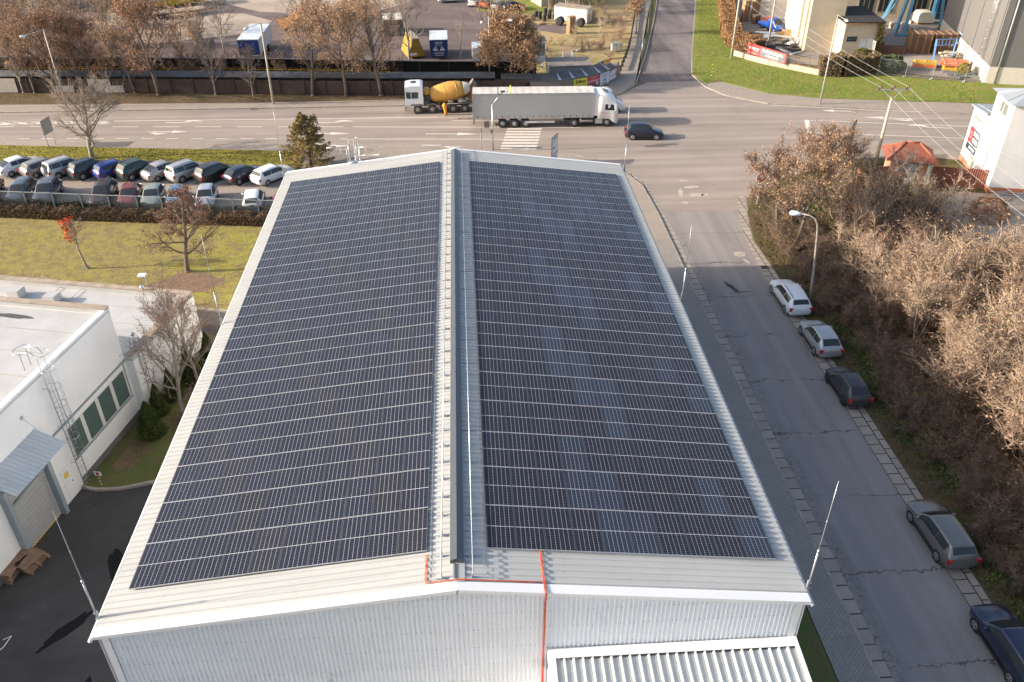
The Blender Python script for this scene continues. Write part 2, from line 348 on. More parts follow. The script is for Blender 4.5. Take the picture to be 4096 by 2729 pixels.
strip('lane_line', (-12.9,70.4), (5.0,69.15), .14, ROAD)
strip('lane_line', (-.6,75.6), (4.8,75.25), .14, ROAD)
strip('lane_line', (41.0,73.1), (140,55.8), .14, ROAD)
strip('lane_line', (39.9,69.1), (140,52.2), .14, ROAD)
strip('stop_line', (40.6,73.3), (39.4,69.0), .55, ROAD, .016)
strip('edge_line', (140,62.9), (50.4,76.1), .13, ROAD); strip('edge_line', (50.4,76.1), (38.2,78.9), .13, ROAD)
cw = MB()
for k in range(8):
    o = Vector((4.45+k*.16, 66.05+k*.88, .014))
    cw.add([tuple(o), tuple(o+E1*3.9), tuple(o+E1*4.05+E2*.48), tuple(o+E1*.15+E2*.48)], [(0,1,2,3)])
cw.build('crosswalk', M_paint, ROAD)
def arrow(x, y, kind, flip=1, L_=4.6, rot=0.0):
    """kind: s straight, l left turn, r right turn, sr straight and right"""
    m_ = MB(); z = .013
    e1 = Vector((math.cos(rot-.066), math.sin(rot-.066), 0)); e2 = Vector((-e1.y, e1.x, 0))
    def P(a, b): p = Vector((x, y, z))+e1*a*flip+e2*b; return tuple(p)
    def poly(pts): m_.add([P(*t) for t in pts], [tuple(range(len(pts)))])
    if 's' in kind:
        poly([(0,-.1),(L_*.62,-.1),(L_*.62,.1),(0,.1)]); poly([(L_*.6,-.42),(L_,0),(L_*.6,.42)])
    if 'l' in kind or 'r' in kind:
        s = 1 if 'l' in kind else -1; o = 0 if 's' in kind else L_*.34
        if 's' not in kind: poly([(0,-.1),(o+.3,-.1),(o+.3,.1),(0,.1)])
        poly([(o+.3,-.1),(o+1.2,.28*s),(o+1.0,.46*s),(o+.1,.1)])
        poly([(o+.3,.4*s),(o+2.7,.42*s),(o+1.3,.95*s)])
    return m_.build('lane_arrow', M_paint, ROAD)
arrow(-33.6,77.0,'l'); arrow(-34.9,74.0,'sr'); arrow(-16.3,75.9,'l',1,5.2); arrow(-17.6,72.4,'s',1,5.6); arrow(-15.8,69.0,'r',1,4.4)
arrow(-3.6,71.4,'s',1,6.0); arrow(-3.9,67.9,'r',1,5.6); arrow(53.5,72.9,'sr',-1,6,-.1); arrow(56.0,69.6,'l',-1,6,-.1); arrow(47.0,76.0,'s',-1,3.4,-.1)
pm = MB()
for k in range(22):
    a = Vector((-70.9+k*2.62, 64.9-k*.362)); d = Vector((.63,.78)); n = Vector((-.78,.63))*.06; b = a+d*4.6
    pm.add([(*(a-n),.013),(*(b-n),.013),(*(b+n),.013),(*(a+n),.013)], [(0,1,2,3)])
pm.build('bay_lines', M_paint, LOT)
M_patch = asphalt('pothole_patch', (.52,.45,.37), (1,1,1), .3); M_tar = mat('tar', (.05,.045,.042), .8, world=True, s=2)
def blob(name, c, rx, ry, m, parent, z, rot=0, sd_=1):
    r_ = random.Random(sd_); n = 18; pts = []
    for i in range(n):
        a = 2*PI*i/n; k = r_.uniform(.72, 1.12); x, y = rx*k*math.cos(a), ry*k*math.sin(a)
        pts.append((c[0]+x*math.cos(rot)-y*math.sin(rot), c[1]+x*math.sin(rot)+y*math.cos(rot), z))
    b = MB(); b.add(pts, [tuple(range(n))]); return b.build(name, m, parent)
for i, (x, y, a, b_, r_) in enumerate([(22.6,55.0,.75,.35,.1),(22.7,53.2,.8,.5,.0),(21.3,53.7,.25,1.0,-.2),(23.5,53.1,.4,.3,0),(22.2,56.6,.4,.3,.3),(21.2,51.4,.35,.3,0),(23.4,41.0,.55,.5,.4),(23.6,39.7,.2,.5,.3)]):
    blob('pothole_patch', (x, y), a, b_, M_patch, ROAD if y > 49.4 else STREET, .017, r_, i)
blob('tar_patch', (21.2,35.6), .22, 1.0, M_tar, STREET, .017, .35, 40); blob('tar_patch', (21.8,34.8), .9, .06, M_tar, STREET, .019, .05, 41)
sg = MB(); sg.bx(-.3,.3,-.25,.25,0,.02)
for k in range(5): sg.bx(-.26+k*.11,-.2+k*.11,-.2,.2,.02,.03)
sg.build('drain_grate', flat('grate_iron', (.10,.095,.09), .6, .6), STREET, loc=(24.75,38.6,.02))
for i, (x, y, a, b_, r_) in enumerate([(-15.5,11.5,.9,.5,.3),(-17.0,9.0,2.6,.5,-1.1),(-18.6,6.0,1.4,.35,.9),(-16.5,1.8,.8,1.7,.0),(-14.6,2.2,.4,.6,.3),(-16.2,-2.6,.7,1.3,-.4),(-19.6,-1.8,.8,.4,.2),(-14.2,4.6,.3,.7,.5)]):
    blob('oil_stain', (x, y), a, b_, mat('oil', (.017,.016,.016), .85, world=True, spec=.1), COURT, .008, r_, 60+i)
puddle = mat('puddle_water', (.05,.055,.06), .05, var=0)
for i, (x, y, a, b_) in enumerate([(-37,124,1.2,.4),(-36,118,.9,.35),(-40,134,1.4,.35),(-42,137,1.0,.4),(-33,112,1.1,.5)]): blob('puddle', (x, y), a, b_, puddle, YARD, .02, .2, 80+i)

for i, (x, y, a, b_, r_) in enumerate([(-16.6,20.8,1.3,2.2,.2),(-16.8,24.0,1.0,2.0,.1),(-19.3,18.2,.7,1.6,-.2)]): blob('leaf_patch', (x, y), a, b_, M_litter, GROUND, .127, r_, 90+i)
# ---------------------------------------------------------------- the hall with its ribbed roof
SL = .1205; HR = 10.9; CS, SN = math.cos(SL), math.sin(SL)
def slope_T(sg):
    """frame of a roof slope: x down the slope, z out of it; the panel glass lies at z = 0"""
    u = Vector((sg*CS, 0, -SN)); v = Vector((0, sg, 0)); n = Vector((sg*SN, 0, CS))
    m = Matrix((u, v, n)).transposed().to_4x4(); m.translation = Vector((0, 0, HR)); return m
def metal_sheet(name, col, r=.42, spec=.5, m=0.0, dirt=.10):
    mt = bpy.data.materials.new(name); mt.use_nodes = True; nt, N, L, bs = nodes_of(mt); v = coord(nt, True)
    a = ramp(nt, noise(nt, scaled(nt, v, (.15, 1.2, 1)), 1.0, 4), .3, .7)
    c = mixc(nt, a, sc(col, 1-dirt), sc(col, 1.03))
    c = mixc(nt, ramp(nt, noise(nt, v, 2.6, 5, .75), .56, .74, 0, dirt*2.6), c, sc(col, .55))
    L.new(c, bs.inputs['Base Color']); bs.inputs['Roughness'].default_value = r; bs.inputs['Metallic'].default_value = m
    bs.inputs['Specular IOR Level'].default_value = spec
    return mt
M_roof = metal_sheet('roof_sheet', (.475,.473,.452)); M_wall = metal_sheet('wall_sheet', (.76,.79,.83), .4, dirt=.05)
M_trim = metal_sheet('white_flashing', (.80,.80,.80), .35, dirt=.05); M_grey = metal_sheet('ridge_grey', (.085,.095,.105), .32, .6)
M_zinc = metal_sheet('galvanised', (.52,.55,.58), .35, .6, .7); M_screw = flat('screw', (.30,.30,.30), .5)
M_white = flat('white_paint', (.78,.78,.77), .45)
hall = thing('warehouse', 'long white metal hall covered with solar panels and a dark ridge cap', 'building')
Y0, Y1, UE = -1.8, 38.2, 12.32
def ribbed(T, u0, u1, v0, v1, pitch, rib, h, off, mi=0, b=None):
    """trapezoidal sheet: ribs run along u, profile along v"""
    b = b or MB(); b.T = T; prof = []; v = v0; k = rib*.35
    while v < v1:
        prof += [(v, 0), (min(v+pitch-rib-2*k, v1), 0), (min(v+pitch-rib-k, v1), h), (min(v+pitch-k, v1), h)]; v += pitch
    prof.append((v1, 0)); n = len(prof)
    b.add([(u0, p, off+q_) for p, q_ in prof]+[(u1, p, off+q_) for p, q_ in prof], [(i, n+i, n+i+1, i+1) for i in range(n-1)], mi)
    return b
for sg in (-1, 1):
    T = slope_T(sg); v0, v1 = (Y0, Y1) if sg > 0 else (-Y1, -Y0)
    b = ribbed(T, .05, UE, v0, v1, .282, .098, .045, -.125)
    y = v0+.12; rr = random.Random(5)
    while y < v1:                                                   # screw heads along the purlins
        for u in (.35, 1.9, 3.7, 5.5, 7.3, 9.1, 10.9, 12.1):
            if rr.random() < .8: b.box((u+rr.uniform(-.04,.04), y, -.118), (.03,.03,.014), 0, 1)
        y += .282
    b.build('roof_slope', [M_roof, M_screw], hall)
    # barge flashing at both verges
    b = MB(); b.T = T
    for ya, yb, yf in ((Y0-.03, Y0+.34, Y0-.045), (Y1-.22, Y1+.03, Y1+.03)):
        b = MB(); b.T = T; a_, c_ = (ya, yb) if sg > 0 else (-yb, -ya)
        b.bx(0, UE-.02, a_, c_, -.080, -.066)
        a_ = yf if sg > 0 else -yf-.015
        b.bx(0, UE-.02, a_, a_+.015, -.22, -.0665)
        b.build('barge_flashing', M_trim, hall)
    g = MB(); g.tube([(sg*12.27, Y0-.1, 9.20), (sg*12.27, Y1+.05, 9.20)], .07, 10); g.build('gutter', M_trim if sg < 0 else M_zinc, hall, True)
    g = MB(); g.bx(*sorted((sg*12.02, sg*12.10)), -1.6, 38.0, 0, 9.22); g.build('side_wall', M_wall, hall)
def gable(y, face, parent):
    b = MB(); x = -12.02; p = .166; pr = []
    while x < 12.02:
        pr += [(x, 0), (min(x+p*.55,12.02), 0), (min(x+p*.65,12.02), .028), (min(x+p*.9,12.02), .028)]; x += p
    pr.append((12.02, 0)); n = len(pr)
    top = lambda x_: HR-.16-abs(x_)*math.tan(SL)
    vs = [(x_, y-face*d, 0) for x_, d in pr]+[(x_, y-face*d, top(x_)) for x_, d in pr]
    b.add(vs, [((i, i+1, n+i+1, n+i) if face > 0 else (i+1, i, n+i, n+i+1)) for i in range(n-1)])
    if face > 0:
        for z0 in (10.15, 9.3, 8.45, 7.5, 6.55, 5.6, 4.7):
            x = -11.96; i = 0
            while x < 12:
                if z0 < top(x)-.3 and i % 3 != 2: b.box((x, y-.004, z0), (.026,.02,.026), 0, 1)
                x += p; i += 1
    b.build('gable_wall', [M_wall, M_screw], parent)
gable(-1.62, 1, hall); gable(38.0, -1, hall)
for sx in (-1, 1):
    b = MB(); b.bx(*sorted((sx*12.03, sx*11.78)), -1.672, -1.655, 0, 9.25); b.bx(*sorted((sx*12.115, sx*12.10)), -1.68, -1.4, 0, 9.25)
    b.build('corner_trim', M_trim, hall)
b = MB()
for sg in (-1, 1):
    b.T = slope_T(sg); v0, v1 = (Y0+.3, Y1-.1) if sg > 0 else (-Y1+.1, -Y0-.3)
    b.bx(0, .27, v0, v1, -.068, -.060)
b.build('ridge_flashing', M_roof, hall)
b = MB()                                                            # raised anthracite ridge cap
for sg in (-1, 1):
    za, ze = HR+.17, HR+.10-.235*math.tan(SL)
    a = [(0,-.68,za),(sg*.235,-.68,ze),(sg*.235,37.55,ze),(0,37.55,za)]
    b.add(a, [(0,1,2,3) if sg > 0 else (3,2,1,0)])
    b.bx(*sorted((sg*.225, sg*.237)), -.68, 37.55, HR-.09, ze)
b.add([(0,-.68,HR+.17),(-.235,-.68,HR+.07),(-.235,-.68,HR-.09),(.235,-.68,HR-.09),(.235,-.68,HR+.07)], [(0,1,2,3,4)])
b.add([(0,37.55,HR+.17),(-.235,37.55,HR+.07),(-.235,37.55,HR-.09),(.235,37.55,HR-.09),(.235,37.55,HR+.07)], [(4,3,2,1,0)])
for k in range(10): b.box((0, 3.0+k*3.6, HR+.165), (.1,.03,.02), 0, 0)
b.build('ridge_cap', M_grey, hall)
b = MB(); b.bx(-.08,-.02,-1.36,-.72,HR-.05,HR-.035); b.build('vent_strip', M_grey, hall)
# lean-to roof in front of the gable
b = MB(); sl = .10
def lt(x, y, dz=0): return (x, y, 7.30-sl*(-1.68-y)+dz)
for (x0, x1, y0, y1) in ((3.08,12.1,-2.06,-1.68),(3.08,3.34,-9,-2.06),(11.93,12.1,-9,-2.06)):
    b.add([lt(x0,y0),lt(x1,y0),lt(x1,y1),lt(x0,y1)], [(0,1,2,3)])
b.add([lt(3.08,-1.68),lt(3.08,-9),lt(3.08,-9,-.4),lt(3.08,-1.68,-.4)], [(0,1,2,3)]); b.add([lt(12.1,-9),lt(12.1,-1.68),lt(12.1,-1.68,-.4),lt(12.1,-9,-.4)], [(0,1,2,3)])
b.build('lean_to_flashing', M_trim, hall)
b = MB(); x = 3.36; pr = []
while x < 11.8:
    pr += [(x,-.13),(x+.13,-.13),(x+.16,-.11),(x+.19,-.13),(x+.235,-.13),(x+.275,-.02),(x+.315,-.02)]; x += .335
pr.append((x,-.13)); n = len(pr)
b.add([lt(p,-2.06,d) for p, d in pr]+[lt(p,-9,d) for p, d in pr], [(i+1,i,n+i,n+i+1) for i in range(n-1)])
b.build('lean_to_sheet', metal_sheet('lean_to_metal', (.70,.70,.67), .35), hall)
b = MB(); b.bx(3.15,12.05,-9,-8.95,0,6.4); b.bx(3.10,3.16,-8.95,-1.68,0,6.2); b.bx(12.02,12.08,-8.95,-1.68,0,6.2); b.build('lean_to_wall', M_wall, hall)
b = MB(); b.bx(-4.72,-4.62,-1.95,-1.65,6.42,6.50); b.box((-4.67,-2.0,6.40),(.22,.16,.1)); b.build('wall_lamp', M_zinc, hall)

# ---------------------------------------------------------------- solar panels
PW, PL, GX, GY = 1.0525, 2.094, .004, .02
def cell_mat():
    mt = bpy.data.materials.new('solar_cells'); mt.use_nodes = True; nt, N, L, bs = nodes_of(mt)
    uv = nt.nodes.new('ShaderNodeUVMap'); sp = nt.nodes.new('ShaderNodeSeparateXYZ'); L.new(uv.outputs[0], sp.inputs[0])
    x, y = sp.outputs[0], sp.outputs[1]
    def line(c, pitch, off, wd):
        f = mth(nt, 'FRACT', mth(nt, 'MULTIPLY', mth(nt, 'ADD', c, off), 1/pitch))
        d = mth(nt, 'MULTIPLY', mth(nt, 'MINIMUM', f, mth(nt, 'SUBTRACT', 1.0, f)), pitch)
        return mth(nt, 'LESS_THAN', d, wd)
    ay = mth(nt, 'ABSOLUTE', y); ax = mth(nt, 'ABSOLUTE', x)
    lx = line(x, .1675, .5025, .0046); ly = line(ay, .0845, -.013, .0042)
    mid = mth(nt, 'LESS_THAN', ay, .013)
    edge = mth(nt, 'MAXIMUM', mth(nt, 'MULTIPLY', mth(nt, 'GREATER_THAN', ax, .5030), .10), mth(nt, 'GREATER_THAN', ay, 1.027))
    # busbars: faint fine lines on every cell
    bus = mth(nt, 'MULTIPLY', line(x, .1675/9, 0, .0011), .10)
    k = mth(nt, 'MAXIMUM', mth(nt, 'MAXIMUM', mth(nt, 'MULTIPLY', mth(nt, 'MULTIPLY', lx, ramp(nt, ax, .45, .46, 1.0, .4)), 1.0), mth(nt, 'MULTIPLY', ly, .30)), mth(nt, 'MAXIMUM', mid, mth(nt, 'MULTIPLY', edge, .8)))
    k = mth(nt, 'MAXIMUM', k, bus)
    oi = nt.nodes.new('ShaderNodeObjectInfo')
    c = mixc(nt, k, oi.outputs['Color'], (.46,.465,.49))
    L.new(c, bs.inputs['Base Color']); bs.inputs['Roughness'].default_value = .14; bs.inputs['Specular IOR Level'].default_value = .22
    return mt
M_cell = cell_mat(); M_frame = mat('panel_frame', (.45,.45,.46), .4, .2, var=.06)
M_fdark = flat('panel_frame_side', (.022,.022,.026), .45)
def panel_meshes():
    f = MB(); w2, l2, t = PW/2, PL/2, .011
    for i, a in enumerate(((-w2,w2,-l2,-l2+t),(-w2,w2,l2-t,l2),(-w2,-w2+t,-l2+t,l2-t),(w2-t,w2,-l2+t,l2-t))): f.bx(*a, -.035, .0015, 1 if i > 1 else 0)
    f.add([(-w2,-l2,-.03),(w2,-l2,-.03),(w2,l2,-.03),(-w2,l2,-.03)], [(3,2,1,0)])
    fm = f.mesh('panel_frame'); fm.materials.append(M_frame); fm.materials.append(M_fdark)
    return fm, cell_mesh([(0,0,Matrix.Identity(4))])
def cell_mesh(places):
    c = MB(); uv = []; w2, l2 = PW/2-.011, PL/2-.011
    for _, _, T in places:
        c.T = T; c.add([(-w2,-l2,0),(w2,-l2,0),(w2,l2,0),(-w2,l2,0)], [(0,1,2,3)]); uv += [(-w2,-l2),(w2,-l2),(w2,l2),(-w2,l2)]
    me = c.mesh('cells'); l = me.uv_layers.new(name='UVMap')
    for i, t in enumerate(uv): l.data[i].uv = t
    me.materials.append(M_cell); return me
FM, CM = panel_meshes()
ORD = ['first','second','third','fourth','fifth','sixth','seventh','eighth','ninth','tenth','eleventh','twelfth','thirteenth','fourteenth','fifteenth']
far = []; r_ = random.Random(11)
tone = {}
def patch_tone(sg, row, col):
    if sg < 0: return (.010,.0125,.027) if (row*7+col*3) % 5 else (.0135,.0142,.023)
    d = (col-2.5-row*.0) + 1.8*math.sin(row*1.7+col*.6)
    return (.016,.025,.046) if (3 <= col <= 5 and (row*5+col) % 4 < 2) or (col >= 8 and (row+col) % 4 == 1) or (col in (6,7) and row > 12) else (.0085,.0100,.021)  # lighter bluish panels: sky reflection painted into the cell colour
for sg in (-1, 1):
    side = 'yard-side' if sg < 0 else 'street-side'
    for row in range(17):
        for col in range(10):
            u = 1.05+col*(PW+GX)+PW/2; y = row*(PL+GY)+PL/2
            T = slope_T(sg) @ Matrix.Translation((u, y*sg, 0))
            if row >= 15: far.append((row, col, T)); continue
            T = T @ Matrix.Rotation(r_.gauss(0, .0022), 4, 'X') @ Matrix.Rotation(r_.gauss(0, .0022), 4, 'Y')
            o = link('solar_panel', FM); o.matrix_world = T
            tag(o, 'solar panel on %s slope, %s from the ridge, %s row from the front gable' % (side, ORD[col], ORD[row]), 'solar panel', 'solar panels on the %s roof slope' % side)
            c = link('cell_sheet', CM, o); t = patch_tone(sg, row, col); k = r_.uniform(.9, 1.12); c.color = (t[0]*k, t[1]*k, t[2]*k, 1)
b = MB()
for _, _, T in far:
    b.T = T; w2, l2, t = PW/2, PL/2, .011
    for i, a in enumerate(((-w2,w2,-l2,-l2+t),(-w2,w2,l2-t,l2),(-w2,-w2+t,-l2+t,l2-t),(w2-t,w2,-l2+t,l2-t))): b.bx(*a, -.035, .0015, 1 if i > 1 else 0)
fo = b.build('solar_panels', [M_frame, M_fdark]); tag(fo, 'two farthest rows of solar panels on both slopes, by the road-side gable', 'solar panels', 'solar panels', 'stuff')
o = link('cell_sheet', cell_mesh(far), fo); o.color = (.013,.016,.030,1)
# ---------------------------------------------------------------- rails beside the ridge
def rail(sg, label):
    o = thing('roof_rail', label, 'rail', (0,0,0), 0, 'galvanised rails along the ridge'); T = slope_T(sg)
    b = MB(); b.T = T; s_ = sg
    b.tube([(.52,-1.35*s_,.16),(.50,38.1*s_,.16)], .021, 8); b.build('tube', M_zinc, o, True)
    me = MB(); me.bx(-.22,.22,-.025,.025,0,.012); me.add([(-.02,-.06,.012),(-.02,.06,.012),(-.02,.012,.24),(-.02,-.012,.24),(.02,-.06,.012),(.02,.06,.012),(.02,.012,.24),(.02,-.012,.24)], [(0,1,2,3),(7,6,5,4),(1,5,6,2),(4,0,3,7)])
    m_ = me.mesh('bracket'); m_.materials.append(M_zinc)
    for k in range(41):
        c = link('bracket', m_, o); c.matrix_world = T @ Matrix.Translation((.51, (-1.25+k*.966)*s_, -.080))
    return o
rail(-1, 'galvanised rail on brackets along the yard side of the dark ridge cap')
rail(1, 'galvanised rail on brackets along the street side of the dark ridge cap')
# thin conductor wires beside the arrays
for sg, nm in ((-1, 'thin lightning conductor wire beside the inner edge of the yard-side solar array'), (1, 'thin lightning conductor wire beside the inner edge of the street-side solar array')):
    b = MB(); b.T = slope_T(sg); b.tube([(.93, -1.2*sg, -.05), (.93, 38*sg, -.05)], .008, 5)
    for k in range(30): b.box((.93, (-.5+k*1.3)*sg, -.065), (.05,.04,.03))
    tag(b.build('conductor_wire', M_zinc), nm, 'wire', 'lightning conductor wires')
# ---------------------------------------------------------------- red cable run in a wire tray
M_red = flat('red_cable', (.62,.045,.02), .45); M_or = flat('orange_cable', (.80,.30,.03), .45)
ct = thing('cable_tray', 'bundle of red and orange cables in a wire tray down the gable', 'cable')
TR, TL = slope_T(1), slope_T(-1)
pr_ = [TR @ Vector((2.95, .15, -.05)), TR @ Vector((2.95, -1.35, -.05)), TR @ Vector((2.97, -1.86, -.03)), Vector((2.95,-1.88,10.2)), Vector((2.94,-1.72,9.9)), Vector((2.93,-1.71,0.2))]
pl_ = [TL @ Vector((1.06, .15, -.05)), TL @ Vector((1.06, 1.40, -.05)), Vector((0,-1.42,HR-.03)), TR @ Vector((2.9, -1.40, -.05))]
def bundle(pts, mi, dx, rad): 
    b = MB(); out = []
    rr = random.Random(mi*9+int(dx*1000))
    for a, c_ in zip(pts, pts[1:]):
        for k in range(8): out.append(a.lerp(c_, k/8)+Vector((dx+rr.uniform(-.008,.008), rr.uniform(-.008,.008)+dx*.4, rr.uniform(-.006,.01))))
    out.append(pts[-1]+Vector((dx,dx*.4,0))); b.tube(out, rad, 5); return b
for k, (dx, m_) in enumerate([(-.022, M_red), (0, M_or), (.022, M_red), (.011, M_red), (-.010, M_red)]):
    bundle([Vector(p) for p in pr_], k, dx, .011).build('cable', m_, ct, True)
for k, (dx, m_) in enumerate([(-.015, M_red), (.01, M_or), (.03, M_red)]):
    bundle([Vector(p) for p in pl_], k+7, dx, .010).build('cable', m_, ct, True)
b = MB()
for pts in (pr_, pl_):
    for a, c_ in zip(pts, pts[1:]):
        a = Vector(a); c_ = Vector(c_); d = (c_-a); L_ = d.length; d.normalize()
        n = d.cross(Vector((0,0,1)) if abs(d.z) < .9 else Vector((0,1,0))).normalized()*.055; dn = Vector((0,0,-.03)) if abs(d.z) < .9 else Vector((0,.03,0))
        for s_ in (-1, 1): b.tube([a+n*s_+dn, c_+n*s_+dn], .005, 4)
        for k in range(int(L_/.12)): b.tube([a+d*(k*.12)-n+dn, a+d*(k*.12)+n+dn], .004, 3)
b.build('wire_tray', M_zinc, ct)
# ---------------------------------------------------------------- lightning rods at the eaves
rods = [(-12.30,-1.0,5.2,'lightning rod at the front yard-side roof corner'),(-12.33,17.7,5.2,'lightning rod halfway along the yard-side eave'),(-12.33,37.5,5.1,'lightning rod at the far yard-side roof corner near the spruce'),
        (12.34,-1.15,5.2,'lightning rod at the front street-side roof corner'),(12.40,18.8,4.6,'lightning rod halfway along the street-side eave'),(12.36,37.2,5.1,'lightning rod at the far street-side corner near the junction')]
for x, y, h, lb in rods:
    o = thing('lightning_rod', 'slim '+lb, 'lightning rod', (x, y, 9.15), 0, 'lightning rods along the eaves')
    b = MB(); b.tube([(0,0,0),(0,0,1.95)], .035, 8); b.tube([(0,0,1.9),(0,0,2.02)], .045, 8); b.build('lower_tube', M_zinc, o, True)
    b = MB(); b.tube([(0,0,2.02),(0,0,3.4),(0,0,h)], [.018,.015,.008], 6); b.tube([(0,0,3.35),(0,0,3.42)], .022, 6); b.build('air_terminal', M_zinc, o, True)
    b = MB(); b.box((0,0,.12),(.12,.1,.05)); b.box((0,0,.4),(.12,.1,.05)); b.box((-.05 if x > 0 else .05,0,.2),(.03,.08,.6)); b.build('bracket', M_zinc, o)
# ---------------------------------------------------------------- roof ladder at the far gable
lad = thing('roof_ladder', 'galvanised cage ladder with side guard rails rising past the far gable', 'ladder', (-7.3, 38.75, 0))
b = MB()
for sx in (-.28, .28): b.tube([(sx,-.35,.3),(sx,-.35,11.1),(sx,-.45,11.3),(sx,-.75,11.2),(sx,-.8,10.0)], .03, 6)
for k in range(34): b.tube([(-.28,-.35,.5+k*.28),(.28,-.35,.5+k*.28)], .014, 5)
b.build('ladder', M_zinc, lad, True)
b = MB()
def hoop(z): 
    return [(-.3,-.35,z)]+[(-.36*math.cos(a), -.05+.42*math.sin(a), z) for a in [PI*k/8 for k in range(9)]]+[(.3,-.35,z)]
for z in (3,4.2,5.4,6.6,7.8,9.0,10.2,11.5): b.tube(hoop(z), .02, 5)
for a in (.15, .5, .85): b.tube([(-.36*math.cos(PI*a), -.05+.42*math.sin(PI*a), 3),(-.36*math.cos(PI*a), -.05+.42*math.sin(PI*a), 11.5)], .018, 5)
b.build('cage', M_zinc, lad, True)
b = MB()
for s_ in (-1, 1):
    b.tube([(s_*.45,-.5,10.45),(s_*1.85,-.5,10.45),(s_*1.85,-.5,11.05),(s_*.45,-.5,11.05)], .022, 5); b.tube([(s_*.9,-.5,10.45),(s_*.9,-.5,11.05)], .02, 5)
    b.tube([(s_*.45,-.5,9.2),(s_*.45,-.5,11.05)], .02, 5)
b.bx(-.4,.4,-.8,-.3,9.95,9.98); b.build('guard_rail', M_zinc, lad, True)
# ---------------------------------------------------------------- cars
M_glass = mat('car_glass', (.032,.038,.040), .04, 0, var=.02); M_tyre = mat('tyre_rubber', (.022,.021,.021), .8, var=.2)
M_rim = mat('alloy_rim', (.42,.43,.45), .3, .7, var=.08); M_drim = mat('dark_rim', (.05,.05,.052), .35, .5)
M_black = mat('black_plastic', (.02,.02,.021), .55); M_tail = mat('tail_lamp', (.45,.012,.012), .15, coat=.6); M_head = mat('head_lamp', (.62,.65,.68), .08, coat=.8)
M_plate = flat('number_plate', (.78,.78,.76), .4); M_plet = flat('plate_lettering', (.03,.03,.035), .5); M_ora = flat('indicator', (.7,.22,.02), .3)
PAINT = {}
def paint(col, dusty=0):
    k = ('paint',)+tuple(col)+(dusty,)
    if k not in PAINT:
        m = bpy.data.materials.new('car_paint'); m.use_nodes = True; nt, N, L, bs = nodes_of(m); v = coord(nt, False)
        d = ramp(nt, noise(nt, v, 1.7, 6, .7), .42, .75, .04, .35 if dusty else .14)
        c = mixc(nt, d, tuple(col), (.20,.18,.16)); L.new(c, bs.inputs['Base Color'])
        lum = sum(col)/3
        bs.inputs['Metallic'].default_value = .0 if lum > .6 else .35
        bs.inputs['Roughness'].default_value = .42 if dusty else .34
        bs.inputs['Coat Weight'].default_value = .3 if dusty else .9; bs.inputs['Coat Roughness'].default_value = .12 if dusty else .04
        PAINT[k] = m
    return PAINT[k]
# kind: length, width, height, cowl, roof front, roof rear, tailgate foot (distances from the nose as share of length), tail deck height, belt height
KIND = {'hatch': (4.15,1.76,1.48,.275,.45,.83,.965,.98,.93), 'wagon': (4.70,1.80,1.49,.265,.42,.885,.968,.98,.93), 'suv': (4.35,1.80,1.66,.275,.43,.87,.965,1.06,1.02),
        'mpv': (4.35,1.79,1.62,.22,.40,.88,.97,1.02,.98), 'sedan': (4.45,1.74,1.44,.275,.45,.72,.84,1.0,.93), 'small': (3.80,1.66,1.46,.26,.44,.83,.962,.98,.93), 'fastback': (4.55,1.84,1.52,.25,.43,.74,.955,.99,.97),
        'boxsuv': (4.45,1.79,1.70,.27,.41,.93,.975,1.02,1.03)}
def profile(kind, L_=None):
    L0, W_, H_, a, b, c, d, zt, zb = KIND[kind]; L_ = L_ or L0; h = W_/2; n = lambda t: L_/2-L_*t
    # y, underside, half width, belt, top, half width at top
    return L_, W_, H_, [(n(0), .36, h*.62, .56, .60, h*.55), (n(.012), .26, h*.80, .62, .69, h*.68), (n(.05), .22, h*.93, .68, .78, h*.78), (n(.12), .20, h*.985, .74, .86, h*.82),
        (n(a*.8), .20, h, zb-.07, .965*zb+.02, h*.84), (n(a), .20, h, zb-.03, zb+.05, h*.82), (n(a+.01), .20, h, zb-.02, zb+.08, h*.81),
        (n(b), .20, h, zb, H_-.05, h*.70), (n(b+.03), .20, h, zb, H_-.02, h*.69), (n((b+c)/2), .20, h, zb+.01, H_, h*.69), (n(c-.02), .20, h*.99, zb+.02, H_-.06, h*.67), (n(c), .20, h*.985, zb+.02, H_-.09, h*.66),
        (n(d), .24, h*.93, zb-.02, zt+.02, h*.74), (n(d+.008 if d > .9 else .97), .26, h*.90, zb-.08, zt-.05, h*.76), (n(.992), .32, h*.80, .68, .80 if d > .9 else .90, h*.70), (n(1.0), .38, h*.72, .55, .62, h*.62)]
